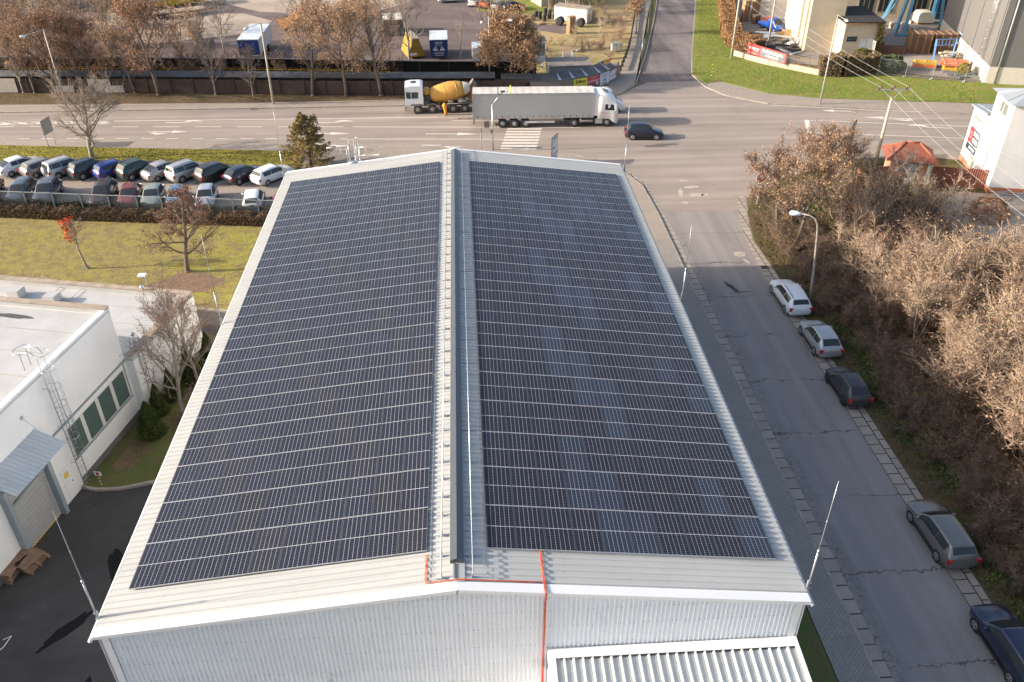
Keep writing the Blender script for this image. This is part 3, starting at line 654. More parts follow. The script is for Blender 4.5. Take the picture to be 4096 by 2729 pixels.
def car(label, col, kind, loc, head, L_=None, plate=None, group=None, cat='car', rails=False, rim='alloy', dusty=0, roofcol=None, spare=False, glassroof=False, lit=False, z=0.012, trim=None):
    """head: direction of the nose, degrees from +x"""
    L_, W_, H_, st = profile(kind, L_); hw = W_/2; pm_ = paint(col, dusty)
    root = thing('car', label, cat, (loc[0], loc[1], z), math.radians(head-90), group)
    ys = [s_[0] for s_ in st][::-1]; cols = list(zip(*st[::-1]))
    def at(y): return [float(np.interp(y, ys, c_)) for c_ in cols[1:]]
    grid = sorted(set([round(float(v), 4) for v in list(np.linspace(ys[0], ys[-1], 44))+ys]))
    b = MB(); rings = []
    for y in grid:
        zb, wd, bl, tp, wtp = at(y)
        half = [(0, zb), (wd*.80, zb), (wd*.965, zb+.10), (wd, zb*.45+bl*.55), (wd*.985, bl-.03), (wd*.965, bl+.015), ((wd*.965+wtp)/2+.02, (bl+tp)/2), (wtp+.02, tp-.05), (wtp-.05, tp-.005), (wtp*.5, tp+.015), (0, tp+.022)]
        rings.append([(x, y, z_) for x, z_ in half]+[(-x, y, z_) for x, z_ in half[-2:0:-1]])
    n = len(rings[0]); b.v = [p for r in rings for p in r]
    for i in range(len(rings)-1):
        for j in range(n): b.f.append((i*n+j, (i+1)*n+j, (i+1)*n+(j+1) % n, i*n+(j+1) % n)); b.m.append(0)
    b.f.append(tuple(range(n))); b.f.append(tuple(range((len(rings)-1)*n, len(rings)*n))[::-1]); b.m += [0, 0]
    b.build('body', pm_, root, True)
    _, _, _, a, bq, cq, d, zt, zbelt = KIND[kind]; ny = lambda t: L_/2-L_*t
    def side_pt(y, t, s_):
        zb, wd, bl, tp, wtp = at(y); pts = [(wd*.965, bl+.015), ((wd*.965+wtp)/2+.02, (bl+tp)/2), (wtp+.02, tp-.05)]
        x = np.interp(t, [0, .5, 1], [p[0] for p in pts]); z_ = np.interp(t, [0, .5, 1], [p[1] for p in pts]); return (s_*(x+.010), y, z_+.002)
    y0, y1 = ny(a+.055), ny(cq-.005 if kind not in ('sedan',) else cq+.02)
    cuts = [y0, ny((bq+cq)/2+.0), ny((bq+cq)/2+.205) if cq-bq > .4 else y1+.0, y1]
    for s_ in (-1, 1):
        for i in range(3):
            ya, yb = cuts[i]-(0 if i == 0 else .045), cuts[i+1]+(0 if i == 2 else .0)
            if ya-yb < .12: continue
            g = MB(); m_ = 8
            for k in range(m_+1):
                y = ya+(yb-ya)*k/m_
                g.v += [side_pt(y, .10, s_), side_pt(y, .5, s_), side_pt(y, .93, s_)]
            for k in range(m_):
                for j in (0, 1):
                    f = (k*3+j, k*3+j+1, (k+1)*3+j+1, (k+1)*3+j); g.f.append(f if s_ < 0 else f[::-1]); g.m.append(0)
            g.build('side_window', M_glass, root, True)
    def lid(ya, yb, name, m__, wf=.93, off=.014):
        g = MB(); m_ = 8; q_ = 8
        for k in range(m_+1):
            y = ya+(yb-ya)*k/m_; zb, wd, bl, tp, wtp = at(y)
            for j in range(q_+1):
                u = -1+2*j/q_; x = u*(wtp-.03)*wf; z_ = tp+.022-.024*abs(u)**1.5; g.v.append((x, y, z_+off))
        for k in range(m_):
            for j in range(q_): g.f.append((k*(q_+1)+j, (k+1)*(q_+1)+j, (k+1)*(q_+1)+j+1, k*(q_+1)+j+1)); g.m.append(0)
        return g.build(name, m__, root, True)
    lid(ny(a+.012), ny(bq-.008), 'windscreen', M_glass, .98, .018)
    lid(ny(cq+.012), ny(cq+(d-cq)*(.82 if d > .9 else .95)), 'rear_window', M_glass, .95, .018)
    if glassroof: lid(ny(bq+.03), ny(cq-.08), 'glass_roof', M_glass, .9)
    if roofcol: lid(ny(bq+.01), ny(cq-.01), 'roof_skin', paint(roofcol, dusty), 1.0, .008)
    R_ = .325 if kind not in ('suv','boxsuv') else .355
    for yy in (ny(.19), ny(.80)):
        for s_ in (-1, 1):
            ar = MB(); ar.lathe([(R_+.055, 0), (R_+.055, .05)], (s_*(hw+.004)-(.05 if s_ > 0 else 0), yy, R_+.01), 20, 'x'); ar.build('wheel_arch', M_black if (trim or kind in ('suv','boxsuv')) else pm_, root)
            ar = MB(); ar.lathe([(R_+.03, 0), (R_+.03, .05)], (s_*(hw+.008)-(.05 if s_ > 0 else 0), yy, R_+.0), 20, 'x'); ar.build('arch_liner', M_black, root)
            wm = MB(); xo = s_*(hw+.018); wm.lathe([(R_*.62, -.20), (R_*.94, -.20), (R_, -.16), (R_, -.04), (R_*.94, 0), (R_*.66, 0), (R_*.62,-.02)] if s_ > 0 else [(R_*.62,.02),(R_*.66, 0), (R_*.94, 0), (R_, .04), (R_, .16), (R_*.94, .20), (R_*.62, .20)], (xo, yy, R_), 22, 'x')
            wh = wm.build('wheel', M_tyre, root, True)
            rm = MB(); rm.lathe([(R_*.66, 0), (R_*.60, .006*s_), (R_*.2, .012*s_), (.02, .014*s_)] if s_ > 0 else [(.02, .014*s_), (R_*.2, .012*s_), (R_*.60, .006*s_), (R_*.66, 0)], (xo+s_*.002, yy, R_), 20, 'x')
            rm.build('rim', M_rim if rim == 'alloy' else M_drim, wh, True)
            sp_ = MB()
            for k in range(5):
                a_ = 2*PI*k/5; sp_.box((xo+s_*.018, yy+math.cos(a_)*R_*.4, R_+math.sin(a_)*R_*.4), (.01, .06, .06), 0)
            sp_.build('rim_openings', M_black, wh)
    for s_ in (-1, 1):
        zl = zt-.22 if d > .9 else .74; hh = .26 if kind in ('wagon','hatch','suv','boxsuv','mpv','small') else .16
        zb, wd, bl, tp, wtp = at(ny(.972)); t_ = MB(); t_.box((s_*(wd-.11), ny(.974), zl), (.27, .17, hh), s_*-.25); t_.build('tail_lamp', M_tail, root)
        zb, wd, bl, tp, wtp = at(ny(.045)); t_ = MB(); t_.box((s_*(wd-.24), ny(.062), .655), (.26, .30, .12), s_*-.45); t_.build('headlight', M_head, root)
        mr = MB(); mr.lathe([(.02,-.11),(.075,-.08),(.09,0),(.075,.08),(.02,.11)], (s_*(hw+.08), ny(a+.075), zbelt+.06), 10, 'x'); mr.build('wing_mirror', pm_, root, True)
        for yd in (ny(.50), ny(.69)):
            h_ = MB(); h_.box((s_*(hw-.004), yd, zbelt-.11), (.03, .19, .035)); h_.build('door_handle', pm_ if not dusty else M_black, root)
        sl_ = MB(); sl_.box((s_*(hw-.012), 0, .26), (.04, L_*.46, .10)); sl_.build('sill', M_black, root)
        if rails:
            zr = H_+.035; rl = MB(); x = s_*(hw*.69-.06); rl.tube([(x, ny(bq+.05), zr-.03), (x, ny(bq+.08), zr+.02), (x, ny((bq+cq)/2), zr+.035), (x, ny(cq-.05), zr-.02), (x, ny(cq-.02), zr-.07)], .02, 5); rl.build('roof_rail', M_black if sum(col) > 1 and rails != 'silver' else M_rim, root, True)
    pb = MB(); zp = .70 if kind != 'mpv' else .62; pb.box((0, -L_/2+.045 if d > .9 else -L_/2+.03, zp), (.52, .03, .115)); p_ = pb.build('number_plate', M_plate, root)
    bb = MB(); bb.box((0, -L_/2+.06, .42), (hw*1.35, .10, .10)); bb.box((0, L_/2-.05, .42), (hw*1.2, .10, .14)); bb.build('bumper_insert', M_black, root)
    if plate: text(plate, .105, M_plet, p_, (0, -L_/2+.027, zp), (PI/2, 0, 0))
    if spare:
        sw = MB(); sw.lathe([(.02,-.2),(.33,-.2),(.36,-.15),(.36,0)], (.1, -L_/2+.02, .95), 20, 'y'); sw.build('spare_wheel_cover', pm_, root, True)
    return root
G_street = 'cars parked on the street shoulder beside the scrub'
car('clean white estate car parked on the shoulder beside the curved lamp post', (.74,.76,.79), 'wagon', (24.88,33.05), 91, 4.75, '8B2 6123', G_street, rails=True)
car('silver five-door hatchback parked between the white estate and the dusty dark hatchback', (.40,.42,.44), 'hatch', (25.1,27.35), 91, 4.2, '2BJ 0784', G_street)
car('dusty dark grey three-door hatchback parked on the slab shoulder', (.042,.045,.052), 'small', (24.85,21.75), 92, 3.85, '4BR 7444', G_street, dusty=1, rim='dark')
car('grey estate car with red tail lamps parked alone near the cracks', (.17,.165,.155), 'wagon', (24.72,9.05), 92, 4.5, '7B1 8781', G_street)
car('dark blue estate car at the near end of the street shoulder', (.008,.016,.052), 'wagon', (24.60,2.1), 91.5, 4.6, None, G_street, rim='alloy')
car('dark blue compact SUV crossing the junction ahead of the lorry', (.006,.012,.040), 'suv', (20.55,68.75), -4, 4.3, None, None)
G_row = 'cars angle-parked in the row below the main road'
row = [('long white sporty hatchback in the angled row', (.76,.77,.78), 'fastback', 0), ('beige-grey estate between the white hatchback and the silver off-roader', (.24,.225,.21), 'wagon', 0),
  ('silver off-roader with a covered spare wheel on its back door', (.52,.53,.55), 'boxsuv', 1), ('dark teal SUV parked between the off-roader and the bright blue estate', (.012,.035,.048), 'suv', 0), ('bright blue estate car in the angled row', (.010,.045,.26), 'wagon', 0),
  ('dark green SUV with light roof rails in the angled row', (.016,.052,.048), 'suv', 2), ('pale silver hatchback with pinkish tint in the angled row', (.46,.43,.43), 'fastback', 0), ('boxy silver van-like car with black roof rails', (.50,.51,.53), 'boxsuv', 3),
  ('black people carrier in the angled row', (.012,.013,.014), 'mpv', 0), ('navy blue hatchback next to the last white estate', (.013,.020,.045), 'hatch', 0), ('small white estate with a dark side strip, last of the angled row', (.78,.79,.80), 'wagon', 0)]
rear = [(-44.4,61.5),(-41.8,61.0),(-39.5,60.7),(-37.0,60.3),(-34.5,60.1),(-32.1,59.8),(-29.5,59.4),(-27.0,59.0),(-24.2,58.5),(-21.3,58.1),(-18.5,57.75)]
for (lb, col, kd, ex), (x, y) in zip(row, rear):
    L0 = KIND[kd][0] if kd != 'wagon' else 4.45
    a = math.radians(49); d = Vector((math.cos(a), math.sin(a))); p = Vector((x, y))+d*(L0*.30)+Vector((-d.y, d.x))*(KIND[kd][1]/2)
    car(lb, col, kd, (p.x, p.y), 49, L0, None, G_row, rails='silver' if ex == 2 else ex in (1, 3), spare=ex == 1, rim='dark' if kd in ('mpv',) else 'alloy', dusty=0)
G_fence = 'cars nosed up to the slatted fence'
for lb, col, kd, x, y, hd in [('dark maroon car partly past the frame edge, nosed to the fence', (.06,.012,.016), 'hatch', -44.6, 56.4, -86), ('dark blue-grey estate nosed to the slatted fence', (.035,.05,.07), 'wagon', -41.3, 55.9, -84),
    ('dark blue estate with silver roof rails nosed to the slatted fence', (.05,.065,.085), 'suv', -38.7, 55.5, -84), ('dark plum car nosed to the slatted fence next to the red one', (.035,.016,.024), 'mpv', -33.3, 54.9, -84),
    ('dull red hatchback nosed to the slatted fence', (.24,.035,.035), 'hatch', -30.7, 54.3, -83), ('pale green-grey car behind the reddish tree, nosed to the fence', (.34,.38,.33), 'hatch', -28.5, 54.0, -83),
    ('light blue small car behind the reddish tree', (.09,.22,.36), 'small', -26.2, 53.7, -83), ('pale silver-blue car nosed to the fence right of the reddish tree', (.48,.52,.58), 'hatch', -23.5, 53.6, -83)]:
    car(lb, col, kd, (x, y+.5), hd, None, None, G_fence, rails='silver' if 'rails' in lb else False)
car('white SUV backed up to the slatted fence', (.78,.79,.80), 'suv', (-18.9,53.0), 97, 4.3, None, G_fence)
car('raspberry red hatchback backed up to the fence by the hall roof', (.34,.018,.05), 'hatch', (-16.2,52.2), 97, None, None, G_fence)
G_depot = 'cars standing at the back of the depot yard'
for lb, col, kd, x, y, hd in [('white saloon crossing the back of the depot yard', (.74,.75,.76), 'sedan', -1.0, 138.6, 12), ('small white hatchback beside the orange wreck', (.70,.70,.69), 'small', 3.3, 135.6, 75),
    ('orange scrap car between the white hatchback and the silver wreck', (.62,.13,.03), 'small', 5.3, 134.0, 70), ('silver-grey wreck with open rear at the yard edge', (.38,.38,.37), 'hatch', 7.6, 132.2, 60), ('dark rusty wreck beside the silver one', (.07,.055,.045), 'sedan', 9.8, 131.8, 35), ('dark parked car at the top edge of the yard', (.03,.03,.035), 'hatch', -6.2, 142.2, 8)]:
    car(lb, col, kd, (x, y), hd, None, None, G_depot, dusty=1, z=.03)
# ---------------------------------------------------------------- lorries, van, bus
M_tarp = mat('grey_curtain', (.37,.37,.37), .5, var=.05, s=.5); M_tarpw = mat('pale_tarpaulin', (.66,.61,.55), .6, var=.16, s=.7, fine=.25, fs=3)
M_cabw = mat('white_cab_paint', (.80,.81,.82), .3, coat=.7, var=.02); M_chas = mat('chassis', (.035,.034,.034), .6); M_mix = mat('drum_orange', (.70,.36,.075), .42, var=.10, s=.8, fine=.3, fs=4)
M_dgl = mat('truck_glass', (.02,.025,.03), .05); M_alu = mat('aluminium', (.50,.50,.50), .35, .6); M_dust = mat('dusty_grey', (.30,.28,.25), .7, var=.2)
def wheel(parent, x, y, R_, w_, s_, m=None, rim=None):
    b = MB(); o = s_*1; pr = [(R_*.6,-w_),(R_*.95,-w_),(R_,-w_+.04),(R_,-.04),(R_*.95,0),(R_*.62,0),(R_*.55,-.06),(.02,-.06)]
    if s_ < 0: pr = [(r, -h) for r, h in pr][::-1]
    b.lathe(pr, (x, y, R_), 22, 'x'); t = b.build('wheel', m or M_tyre, parent, True)
    b = MB(); pr = [(R_*.58,-.05),(R_*.50,-.03),(R_*.28,.0),(R_*.12,.04),(.02,.04)]
    if s_ < 0: pr = [(r, -h) for r, h in pr][::-1]
    b.lathe(pr, (x, y, R_), 18, 'x'); b.build('rim', rim or M_rim, t, True)
    b = MB()
    for k in range(8):
        a = 2*PI*k/8; b.box((x+s_*-.012, y+math.cos(a)*R_*.42, R_+math.sin(a)*R_*.42), (.02,.05,.05))
    b.build('rim_openings', M_black, t)
def loft(b, secs, mi=0):
    """secs: list of rings with equal counts; closes both ends"""
    n = len(secs[0]); o = len(b.v)
    for r in secs: b.v += [tuple(p) for p in r]
    for i in range(len(secs)-1):
        for j in range(n): b.f.append((o+i*n+j, o+(i+1)*n+j, o+(i+1)*n+(j+1) % n, o+i*n+(j+1) % n)); b.m.append(mi)
    b.f.append(tuple(o+j for j in range(n))); b.f.append(tuple(o+(len(secs)-1)*n+j for j in range(n))[::-1]); b.m += [mi, mi]
def rr_ring(y, hw, z0, z1, r, crown=0):
    """rounded rectangle across x at station y (seen from +y the ring runs counter-clockwise)"""
    p = [(-hw, y, z0), (-hw, y, z1-r), (-hw+r*.3, y, z1-r*.3), (-hw+r, y, z1), (0, y, z1+crown), (hw-r, y, z1), (hw-r*.3, y, z1-r*.3), (hw, y, z1-r), (hw, y, z0)]
    return p
# articulated curtain-side lorry; local y = forward
lor = thing('articulated_lorry', 'white tractor unit pulling a grey curtain-sided trailer over the crosswalk', 'lorry', (0,0,.01))
lor.location = (10.0, 73.85, .01); lor.rotation_euler = (0, 0, math.radians(-91.5)); LT = .35
yr, yf = -8.15, 5.45
b = MB(); b.bx(-1.24,1.24,yr+.04,yf-.02,1.22,3.92); b.build('curtain', M_tarp, lor)
b = MB()
for k in range(15):                                                  # tarpaulin roof sagging between hoops
    y0 = yr+(yf-yr)*k/15; y1 = yr+(yf-yr)*(k+1)/15; m_ = (y0+y1)/2
    for (a, za), (c, zc) in (((y0, 3.99), (m_, 3.965)), ((m_, 3.965), (y1, 3.99))):
        b.add([(-1.25,a,3.93),(-.6,a,za),(.6,a,za),(1.25,a,3.93),(-1.25,c,3.93),(-.6,c,zc),(.6,c,zc),(1.25,c,3.93)], [(0,1,5,4),(1,2,6,5),(2,3,7,6)])
b.build('tarpaulin_roof', M_tarpw, lor, True)
b = MB()
for x in (-1.25,1.25): b.bx(x-.015,x+.015,yr,yf,3.86,3.95); b.bx(x-.02,x+.02,yr,yf,1.12,1.24)
for y in (yr, yf):
    for x in (-1.24,1.24): b.bx(x-.04,x+.04,y-.05,y+.05,1.15,3.94)
b.bx(-1.25,1.25,yr-.03,yr+.03,1.15,3.94); b.build('trailer_frame', M_alu, lor)
b = MB()
for k in range(19):
    y = yr+.5+k*.70
    for x in (-1.265,1.265): b.box((x, y, 1.30), (.02,.05,.26))
b.build('curtain_straps', M_chas, lor)
b = MB(); b.bx(-.5,.5,yr+.2,yf-.3,.85,1.12); b.bx(-1.2,1.2,yr+.02,yr+.14,.45,.62); b.bx(-1.18,1.18,-4.9,-4.6,.5,1.1); b.build('trailer_chassis', M_chas, lor)
for x in (-1.22,1.22): b = MB(); b.bx(x-.02,x+.02,-2.2,1.1,.55,.78); b.build('side_guard', mat('side_guard_white', (.62,.60,.55), .5, fine=.2), lor)
text('KRONE', .14, flat('sign_blue', (.03,.10,.34)), lor, (1.245,-.5,.665), (PI/2, 0, PI/2))
for x in (1.23,-1.23):
    for y in (-4.85,-3.5,-2.15-.05): wheel(lor, x, y, .5, .38, 1 if x > 0 else -1)
    for y in (3.30, 7.05): wheel(lor, x, y, .51, .36, 1 if x > 0 else -1)
b = MB(); b.bx(-.45,.45,2.2,8.0,.55,1.0); b.bx(-1.2,1.2,4.1,5.6,.45,1.05); b.build('tractor_chassis', M_chas, lor)
for x in (-1.19,1.19): b = MB(); b.lathe([(.02,-.75),(.30,-.75),(.33,-.7),(.33,.7),(.30,.75),(.02,.75)], (x*.74, 4.7, .72), 14, 'y'); b.build('fuel_tank', M_alu, lor, True)
b = MB(); b.bx(1.15,1.23,5.7,6.5,.4,1.0); b.bx(-1.23,-1.15,5.7,6.5,.4,1.0); b.build('step_panel', M_alu, lor)
b = MB()
secs = [rr_ring(5.95,1.22,1.0,2.9,.10), rr_ring(6.0,1.23,.95,3.75,.25,.05), rr_ring(6.5,1.24,.95,3.80,.30,.05), rr_ring(7.2,1.24,.95,3.62,.32,.05), rr_ring(7.75,1.22,.55,3.25,.28,.04), rr_ring(8.05,1.20,.40,2.95,.25,.03), rr_ring(8.22,1.15,.38,2.25,.2,.02), rr_ring(8.30,1.10,.42,1.5,.2,.0)]
loft(b, secs); b.build('cab', M_cabw, lor, True)
b = MB()
for x in (-1.2,1.2): b.add([(x,5.35,1.3),(x,6.0,1.3),(x,6.0,3.75),(x,5.5,3.6)], [(0,1,2,3) if x < 0 else (3,2,1,0)])
b.add([(-1.2,5.5,3.6),(1.2,5.5,3.6),(1.2,6.0,3.75),(-1.2,6.0,3.75)], [(0,1,2,3)]); b.build('wind_deflector', M_cabw, lor)
g = MB()
for x, o in ((1.247,1),(-1.247,-1)): g.add([(x,6.75,1.95),(x-.0*o,7.82,1.90),(x-.02*o,7.72,2.55),(x,6.75,2.62)], [(0,1,2,3) if o > 0 else (3,2,1,0)])
g.build('side_window', M_dgl, lor)
g = MB(); g.add([(-1.05,8.235,2.02),(1.05,8.235,2.02),(1.08,8.075,2.9),(-1.08,8.075,2.9)], [(0,1,2,3)][::-1]); g.f = [(3,2,1,0)]; g.build('windscreen', M_dgl, lor)
g = MB(); g.add([(-.55,6.55,3.90),(.55,6.55,3.90),(.55,7.15,3.72),(-.55,7.15,3.72)], [(0,1,2,3)]); g.build('roof_hatch', M_dgl, lor)
for x in (1.38,-1.38): 
    b = MB(); b.box((x,7.95,2.25),(.18,.14,.75)); b.box((x*.95,7.95,2.6),(.2,.05,.05)); b.build('wing_mirror', M_cabw, lor)
b = MB(); b.bx(-1.12,1.12,8.2,8.33,.35,.62); b.build('bumper', M_chas, lor)
for x in (-.9,.9): b = MB(); b.box((x,8.27,.8),(.4,.1,.25)); b.build('headlight', M_head, lor)
text('ESA LOGISTIKA', .15, flat('sign_red', (.45,.05,.06)), lor, (1.252,6.55,1.62), (PI/2,0,PI/2))
# white panel van behind the lorry
van = thing('panel_van', 'white high-roof van half hidden behind the articulated lorry', 'van', (16.6,77.9,.01), math.radians(-92))
b = MB(); secs = [rr_ring(-3.0,.95,.45,2.55,.15,.03), rr_ring(-2.9,.99,.4,2.68,.2,.04), rr_ring(1.2,.99,.4,2.70,.2,.04), rr_ring(1.7,.98,.4,2.55,.25,.04), rr_ring(2.35,.96,.4,1.55,.2,.04), rr_ring(3.1,.9,.4,1.15,.2,.04), rr_ring(3.3,.8,.45,.8,.15)]
loft(b, secs); b.build('body', M_cabw, van, True)
g = MB(); g.add([(-.8,2.34,1.64),(.8,2.34,1.64),(.76,1.74,2.56),(-.76,1.74,2.56)], [(0,1,2,3)]); g.build('windscreen', M_dgl, van)
g = MB()
for x, o in ((.995,1),(-.995,-1)): g.add([(x,1.0,1.5),(x-.03*o,2.25,1.45),(x-.02*o,1.75,2.2),(x,1.0,2.25)], [(0,1,2,3) if o > 0 else (3,2,1,0)])
g.build('side_window', M_dgl, van)
for x in (.97,-.97):
    for y in (-2.0,2.3): wheel(van, x, y, .36, .22, 1 if x > 0 else -1)
    b = MB(); b.box((x*1.12,1.9,1.5),(.16,.1,.3)); b.build('wing_mirror', M_black, van)
b = MB()
for k in range(4): b.bx(-.8,.8,-2.6+k*1.1,-2.54+k*1.1,2.735,2.75)
b.build('roof_ribs', M_cabw, van)
# ---------------------------------------------------------------- concrete mixer lorry, nose towards -x
mx = thing('concrete_mixer', 'four-axle concrete mixer lorry with an orange drum and white cab', 'lorry', (-1.2,79.45,.01), math.radians(91.5))
# local +y is forward (towards -x in the world); visible flank is local -x... local x>0 faces away from the road's far side
ax_ = [3.45, 1.75, -.72, -2.1]
for y in ax_:
    for x in (1.22,-1.22): wheel(mx, x, y, .52, .36, 1 if x > 0 else -1, mat('dusty_tyre', (.055,.05,.045), .9, var=.3), M_dust)
b = MB(); b.bx(-.45,.45,-3.3,3.0,.7,1.05); b.bx(-1.0,1.0,-.2,.9,.55,.62); b.build('chassis', mat('chassis_dusty', (.10,.085,.065), .8, var=.3), mx)
b = MB()
for x in (-1.22,1.22):
    for y in (2.35, 2.35-.0): pass
    for y0, y1 in ((2.35,1.15),):
        b.tube([(x*.9,y0,.55),(x*.9,y0,1.0),(x*.9,(y0+y1)/2,1.17),(x*.9,y1,1.0),(x*.9,y1,.55)], .06, 6)
    b.bx(*sorted((x*.82,x*1.02)), -2.85,.0,1.12,1.17); b.bx(*sorted((x*.82,x*1.02)), -2.9,-2.85,.6,1.15); b.bx(*sorted((x*.82,x*1.02)), -.02,.03,.7,1.15)
    b.bx(*sorted((x*.86,x*1.02)), .25,.95,.55,.60); b.bx(*sorted((x*.86,x*1.02)), .25,.95,.85,.90); b.bx(*sorted((x*.86,x*1.02)), .9,.95,.4,1.3); b.bx(*sorted((x*.86,x*1.02)), .25,.3,.4,1.3)
b.build('mudguard', M_dust, mx, True)
# cab built as shell with a real window opening
b = MB()
hw, y0, y1, z0, z1, zb, zt = 1.22, 2.75, 4.85, .75, 3.25, 1.85, 2.62
for x in (-hw, hw):
    xs = sorted((x, x*.96)); b.bx(*xs, y0, y1, z0+.3, zb); b.bx(*xs, y0, y1, zt, z1-.05); b.bx(*xs, y0, y0+.55, zb, zt); b.bx(*xs, y1-.22, y1, zb, zt); b.bx(*xs, y0+1.35, y0+1.43, zb, zt)
b.bx(-hw*.96,hw*.96,y0,y0+.05,z0+.3,z1-.05); b.bx(-hw*.96,hw*.96,y1-.05,y1,.5,zb-.1); b.bx(-hw*.96,hw*.96,y1-.08,y1-.02,zt,z1)
secs = [rr_ring(y0,hw,z1-.08,z1+.05,.1,.02), rr_ring(y0+.3,hw,z1-.08,z1+.16,.16,.04), rr_ring(y1-.6,hw,z1-.08,z1+.16,.16,.04), rr_ring(y1-.02,hw*.97,z1-.08,z1+.02,.08)]
loft(b, secs); b.bx(-hw*.95,hw*.95,y0+.02,y1-.02,1.2,1.26); b.build('cab', M_cabw, mx)
g = MB()
for x in (-hw*.985, hw*.985): g.bx(x-.006,x+.006,y0+.55,y1-.22,zb,zt)
glm = bpy.data.materials.new('clear_glass'); glm.use_nodes = True; nt, N, L, bs = nodes_of(glm); bs.inputs['Base Color'].default_value = (.1,.12,.13,1); bs.inputs['Roughness'].default_value = .03; bs.inputs['Alpha'].default_value = .35
g.build('side_window', glm, mx)
g = MB(); g.bx(-hw*.9,hw*.9,y1-.045,y1-.02,zb-.08,zt+.02); g.build('windscreen', M_dgl, mx)
g = MB(); g.box((0,y0-.012,2.35),(1.5,.02,.5)); g.build('rear_window', M_dgl, mx)
g = MB(); g.box((0,y0+1.1,z1+.20),(.75,.6,.03)); g.build('roof_hatch', M_dgl, mx)
b = MB()
for x in (-hw,hw): b.bx(*sorted((x*1.0,x*1.03)), y1-.55,y1-.1,.42,.5); b.bx(*sorted((x*1.0,x*1.03)), y1-.55,y1-.1,.75,.83); b.bx(*sorted((x*.9,x*1.02)), y0+.1,y1-.6,1.0,1.22)
b.bx(-hw,hw,y1-.05,y1+.08,.4,.95); b.build('steps_and_bumper', mat('grey_plastic', (.20,.22,.24), .6), mx)
for x in (-hw,hw): b = MB(); b.box((x*1.1,y1-.2,2.35),(.2,.12,.6)); b.build('wing_mirror', M_black, mx)
# drum: tilted lathe
DA = math.radians(10)
b = MB(); b.T = Matrix.Translation((0,1.05,1.98)) @ Matrix.Rotation(-DA, 4, 'X')
b.lathe([(.30,.95),(.62,.85),(.84,.62),(.95,.30),(1.13,-.95),(1.16,-1.6),(1.08,-2.2),(.95,-2.75),(.80,-3.2)], (0,0,0), 36, 'y'); dr = b.build('drum', M_mix, mx, True)
b = MB(); b.T = Matrix.Translation((0,1.05,1.98)) @ Matrix.Rotation(-DA, 4, 'X')
b.lathe([(.80,-3.2),(.79,-3.25),(.62,-3.7),(.50,-3.95)], (0,0,0), 30, 'y'); b.build('drum_mouth', mat('drum_white', (.62,.58,.52), .6, var=.2), dr, True)
b = MB(); b.T = Matrix.Translation((0,1.05,1.98)) @ Matrix.Rotation(-DA, 4, 'X')
b.lathe([(1.155,-.93),(1.165,-.95),(1.165,-.99),(1.155,-1.01)], (0,0,0), 36, 'y'); b.lathe([(1.07,-2.30),(1.082,-2.32),(1.082,-2.36),(1.07,-2.38)], (0,0,0), 36, 'y'); b.build('drum_seam', M_mix, dr, True)
b = MB(); b.lathe([(.05,-.5),(.36,-.46),(.42,-.35),(.42,.35),(.36,.46),(.05,.5)], (0,2.35,2.35), 18, 'x'); b.build('water_tank', M_mix, mx, True)
b = MB()
for x in (-.75,.75): b.add([(x,-2.55,1.05),(x,-3.2,1.05),(x,-3.35,2.75),(x,-3.0,2.75)], [(0,1,2,3),(3,2,1,0)]); b.beam((x,-3.1,1.0),(x,-3.3,3.0),.12,.12)
b.bx(-.8,.8,-3.3,-3.2,1.0,2.7); b.build('rear_stand', M_mix, mx)
b = MB(); b.tube([(0,-2.9,3.25),(0,-3.55,2.75)], [.55,.28], 12); b.tube([(0,-3.5,2.6),(.5,-3.9,1.9)], .2, 8); b.bx(-.5,.5,-3.35,-3.25,2.7,3.2); b.build('hopper_and_chute', mat('dirty_steel', (.22,.18,.14), .8, var=.4), mx)
b = MB()
for x in (-1.05,1.05):
    b = MB(); b.lathe([(.02,-.55),(.2,-.52),(.2,.52),(.02,.55)], (x*.95,-1.9,1.38), 12, 'y'); b.build('side_tank', M_dust, mx, True); b = MB(); b.lathe([(.02,-.32),(.17,-.3),(.17,.3),(.02,.32)], (x*.95,-.45,1.36), 12, 'y'); b.build('side_tank', M_dust, mx, True)
b = MB(); b.bx(-1.1,-.5,2.1,2.65,1.0,1.45); b.bx(.5,1.1,2.1,2.65,1.0,1.45); b.bx(-.5,.5,1.9,2.7,1.0,1.9); b.build('engine_box', mat('engine_grey', (.09,.085,.08), .7, var=.4), mx)
# the driver
def skin_person(name, joints, edges, radii, m, parent=None):
    me = bpy.data.meshes.new(name); me.from_pydata(joints, edges, []); o = link(name, me, parent)
    sk = o.modifiers.new('skin', 'SKIN'); ly = me.skin_vertices[0] if me.skin_vertices else None
    if ly is None:
        bm_ = __import__('bmesh').new(); bm_.from_mesh(me); bm_.verts.layers.skin.verify(); bm_.to_mesh(me); bm_.free(); ly = me.skin_vertices[0]
    for i, r in enumerate(radii): ly.data[i].radius = (r, r); ly.data[i].use_root = (i == 0)
    o.modifiers.new('sub', 'SUBSURF').levels = 2; o.modifiers['sub'].render_levels = 2
    me.materials.append(m); return o
j = [(0,0,0),(0,.03,.25),(0,.02,.48),(0,.04,.60),(0,.06,.74),(0,.07,.84),(-.20,.03,.46),(-.27,.18,.24),(-.20,.42,.30),(.20,.03,.46),(.27,.18,.24),(.20,.42,.30),(-.1,.35,.02),(.1,.35,.02)]
pp = skin_person('person', j, [(0,1),(1,2),(2,3),(3,4),(4,5),(2,6),(6,7),(7,8),(2,9),(9,10),(10,11),(0,12),(0,13)], [.16,.17,.15,.065,.10,.08,.075,.055,.04,.075,.055,.04,.09,.09], mat('hi_vis_orange', (.85,.16,.03), .7))
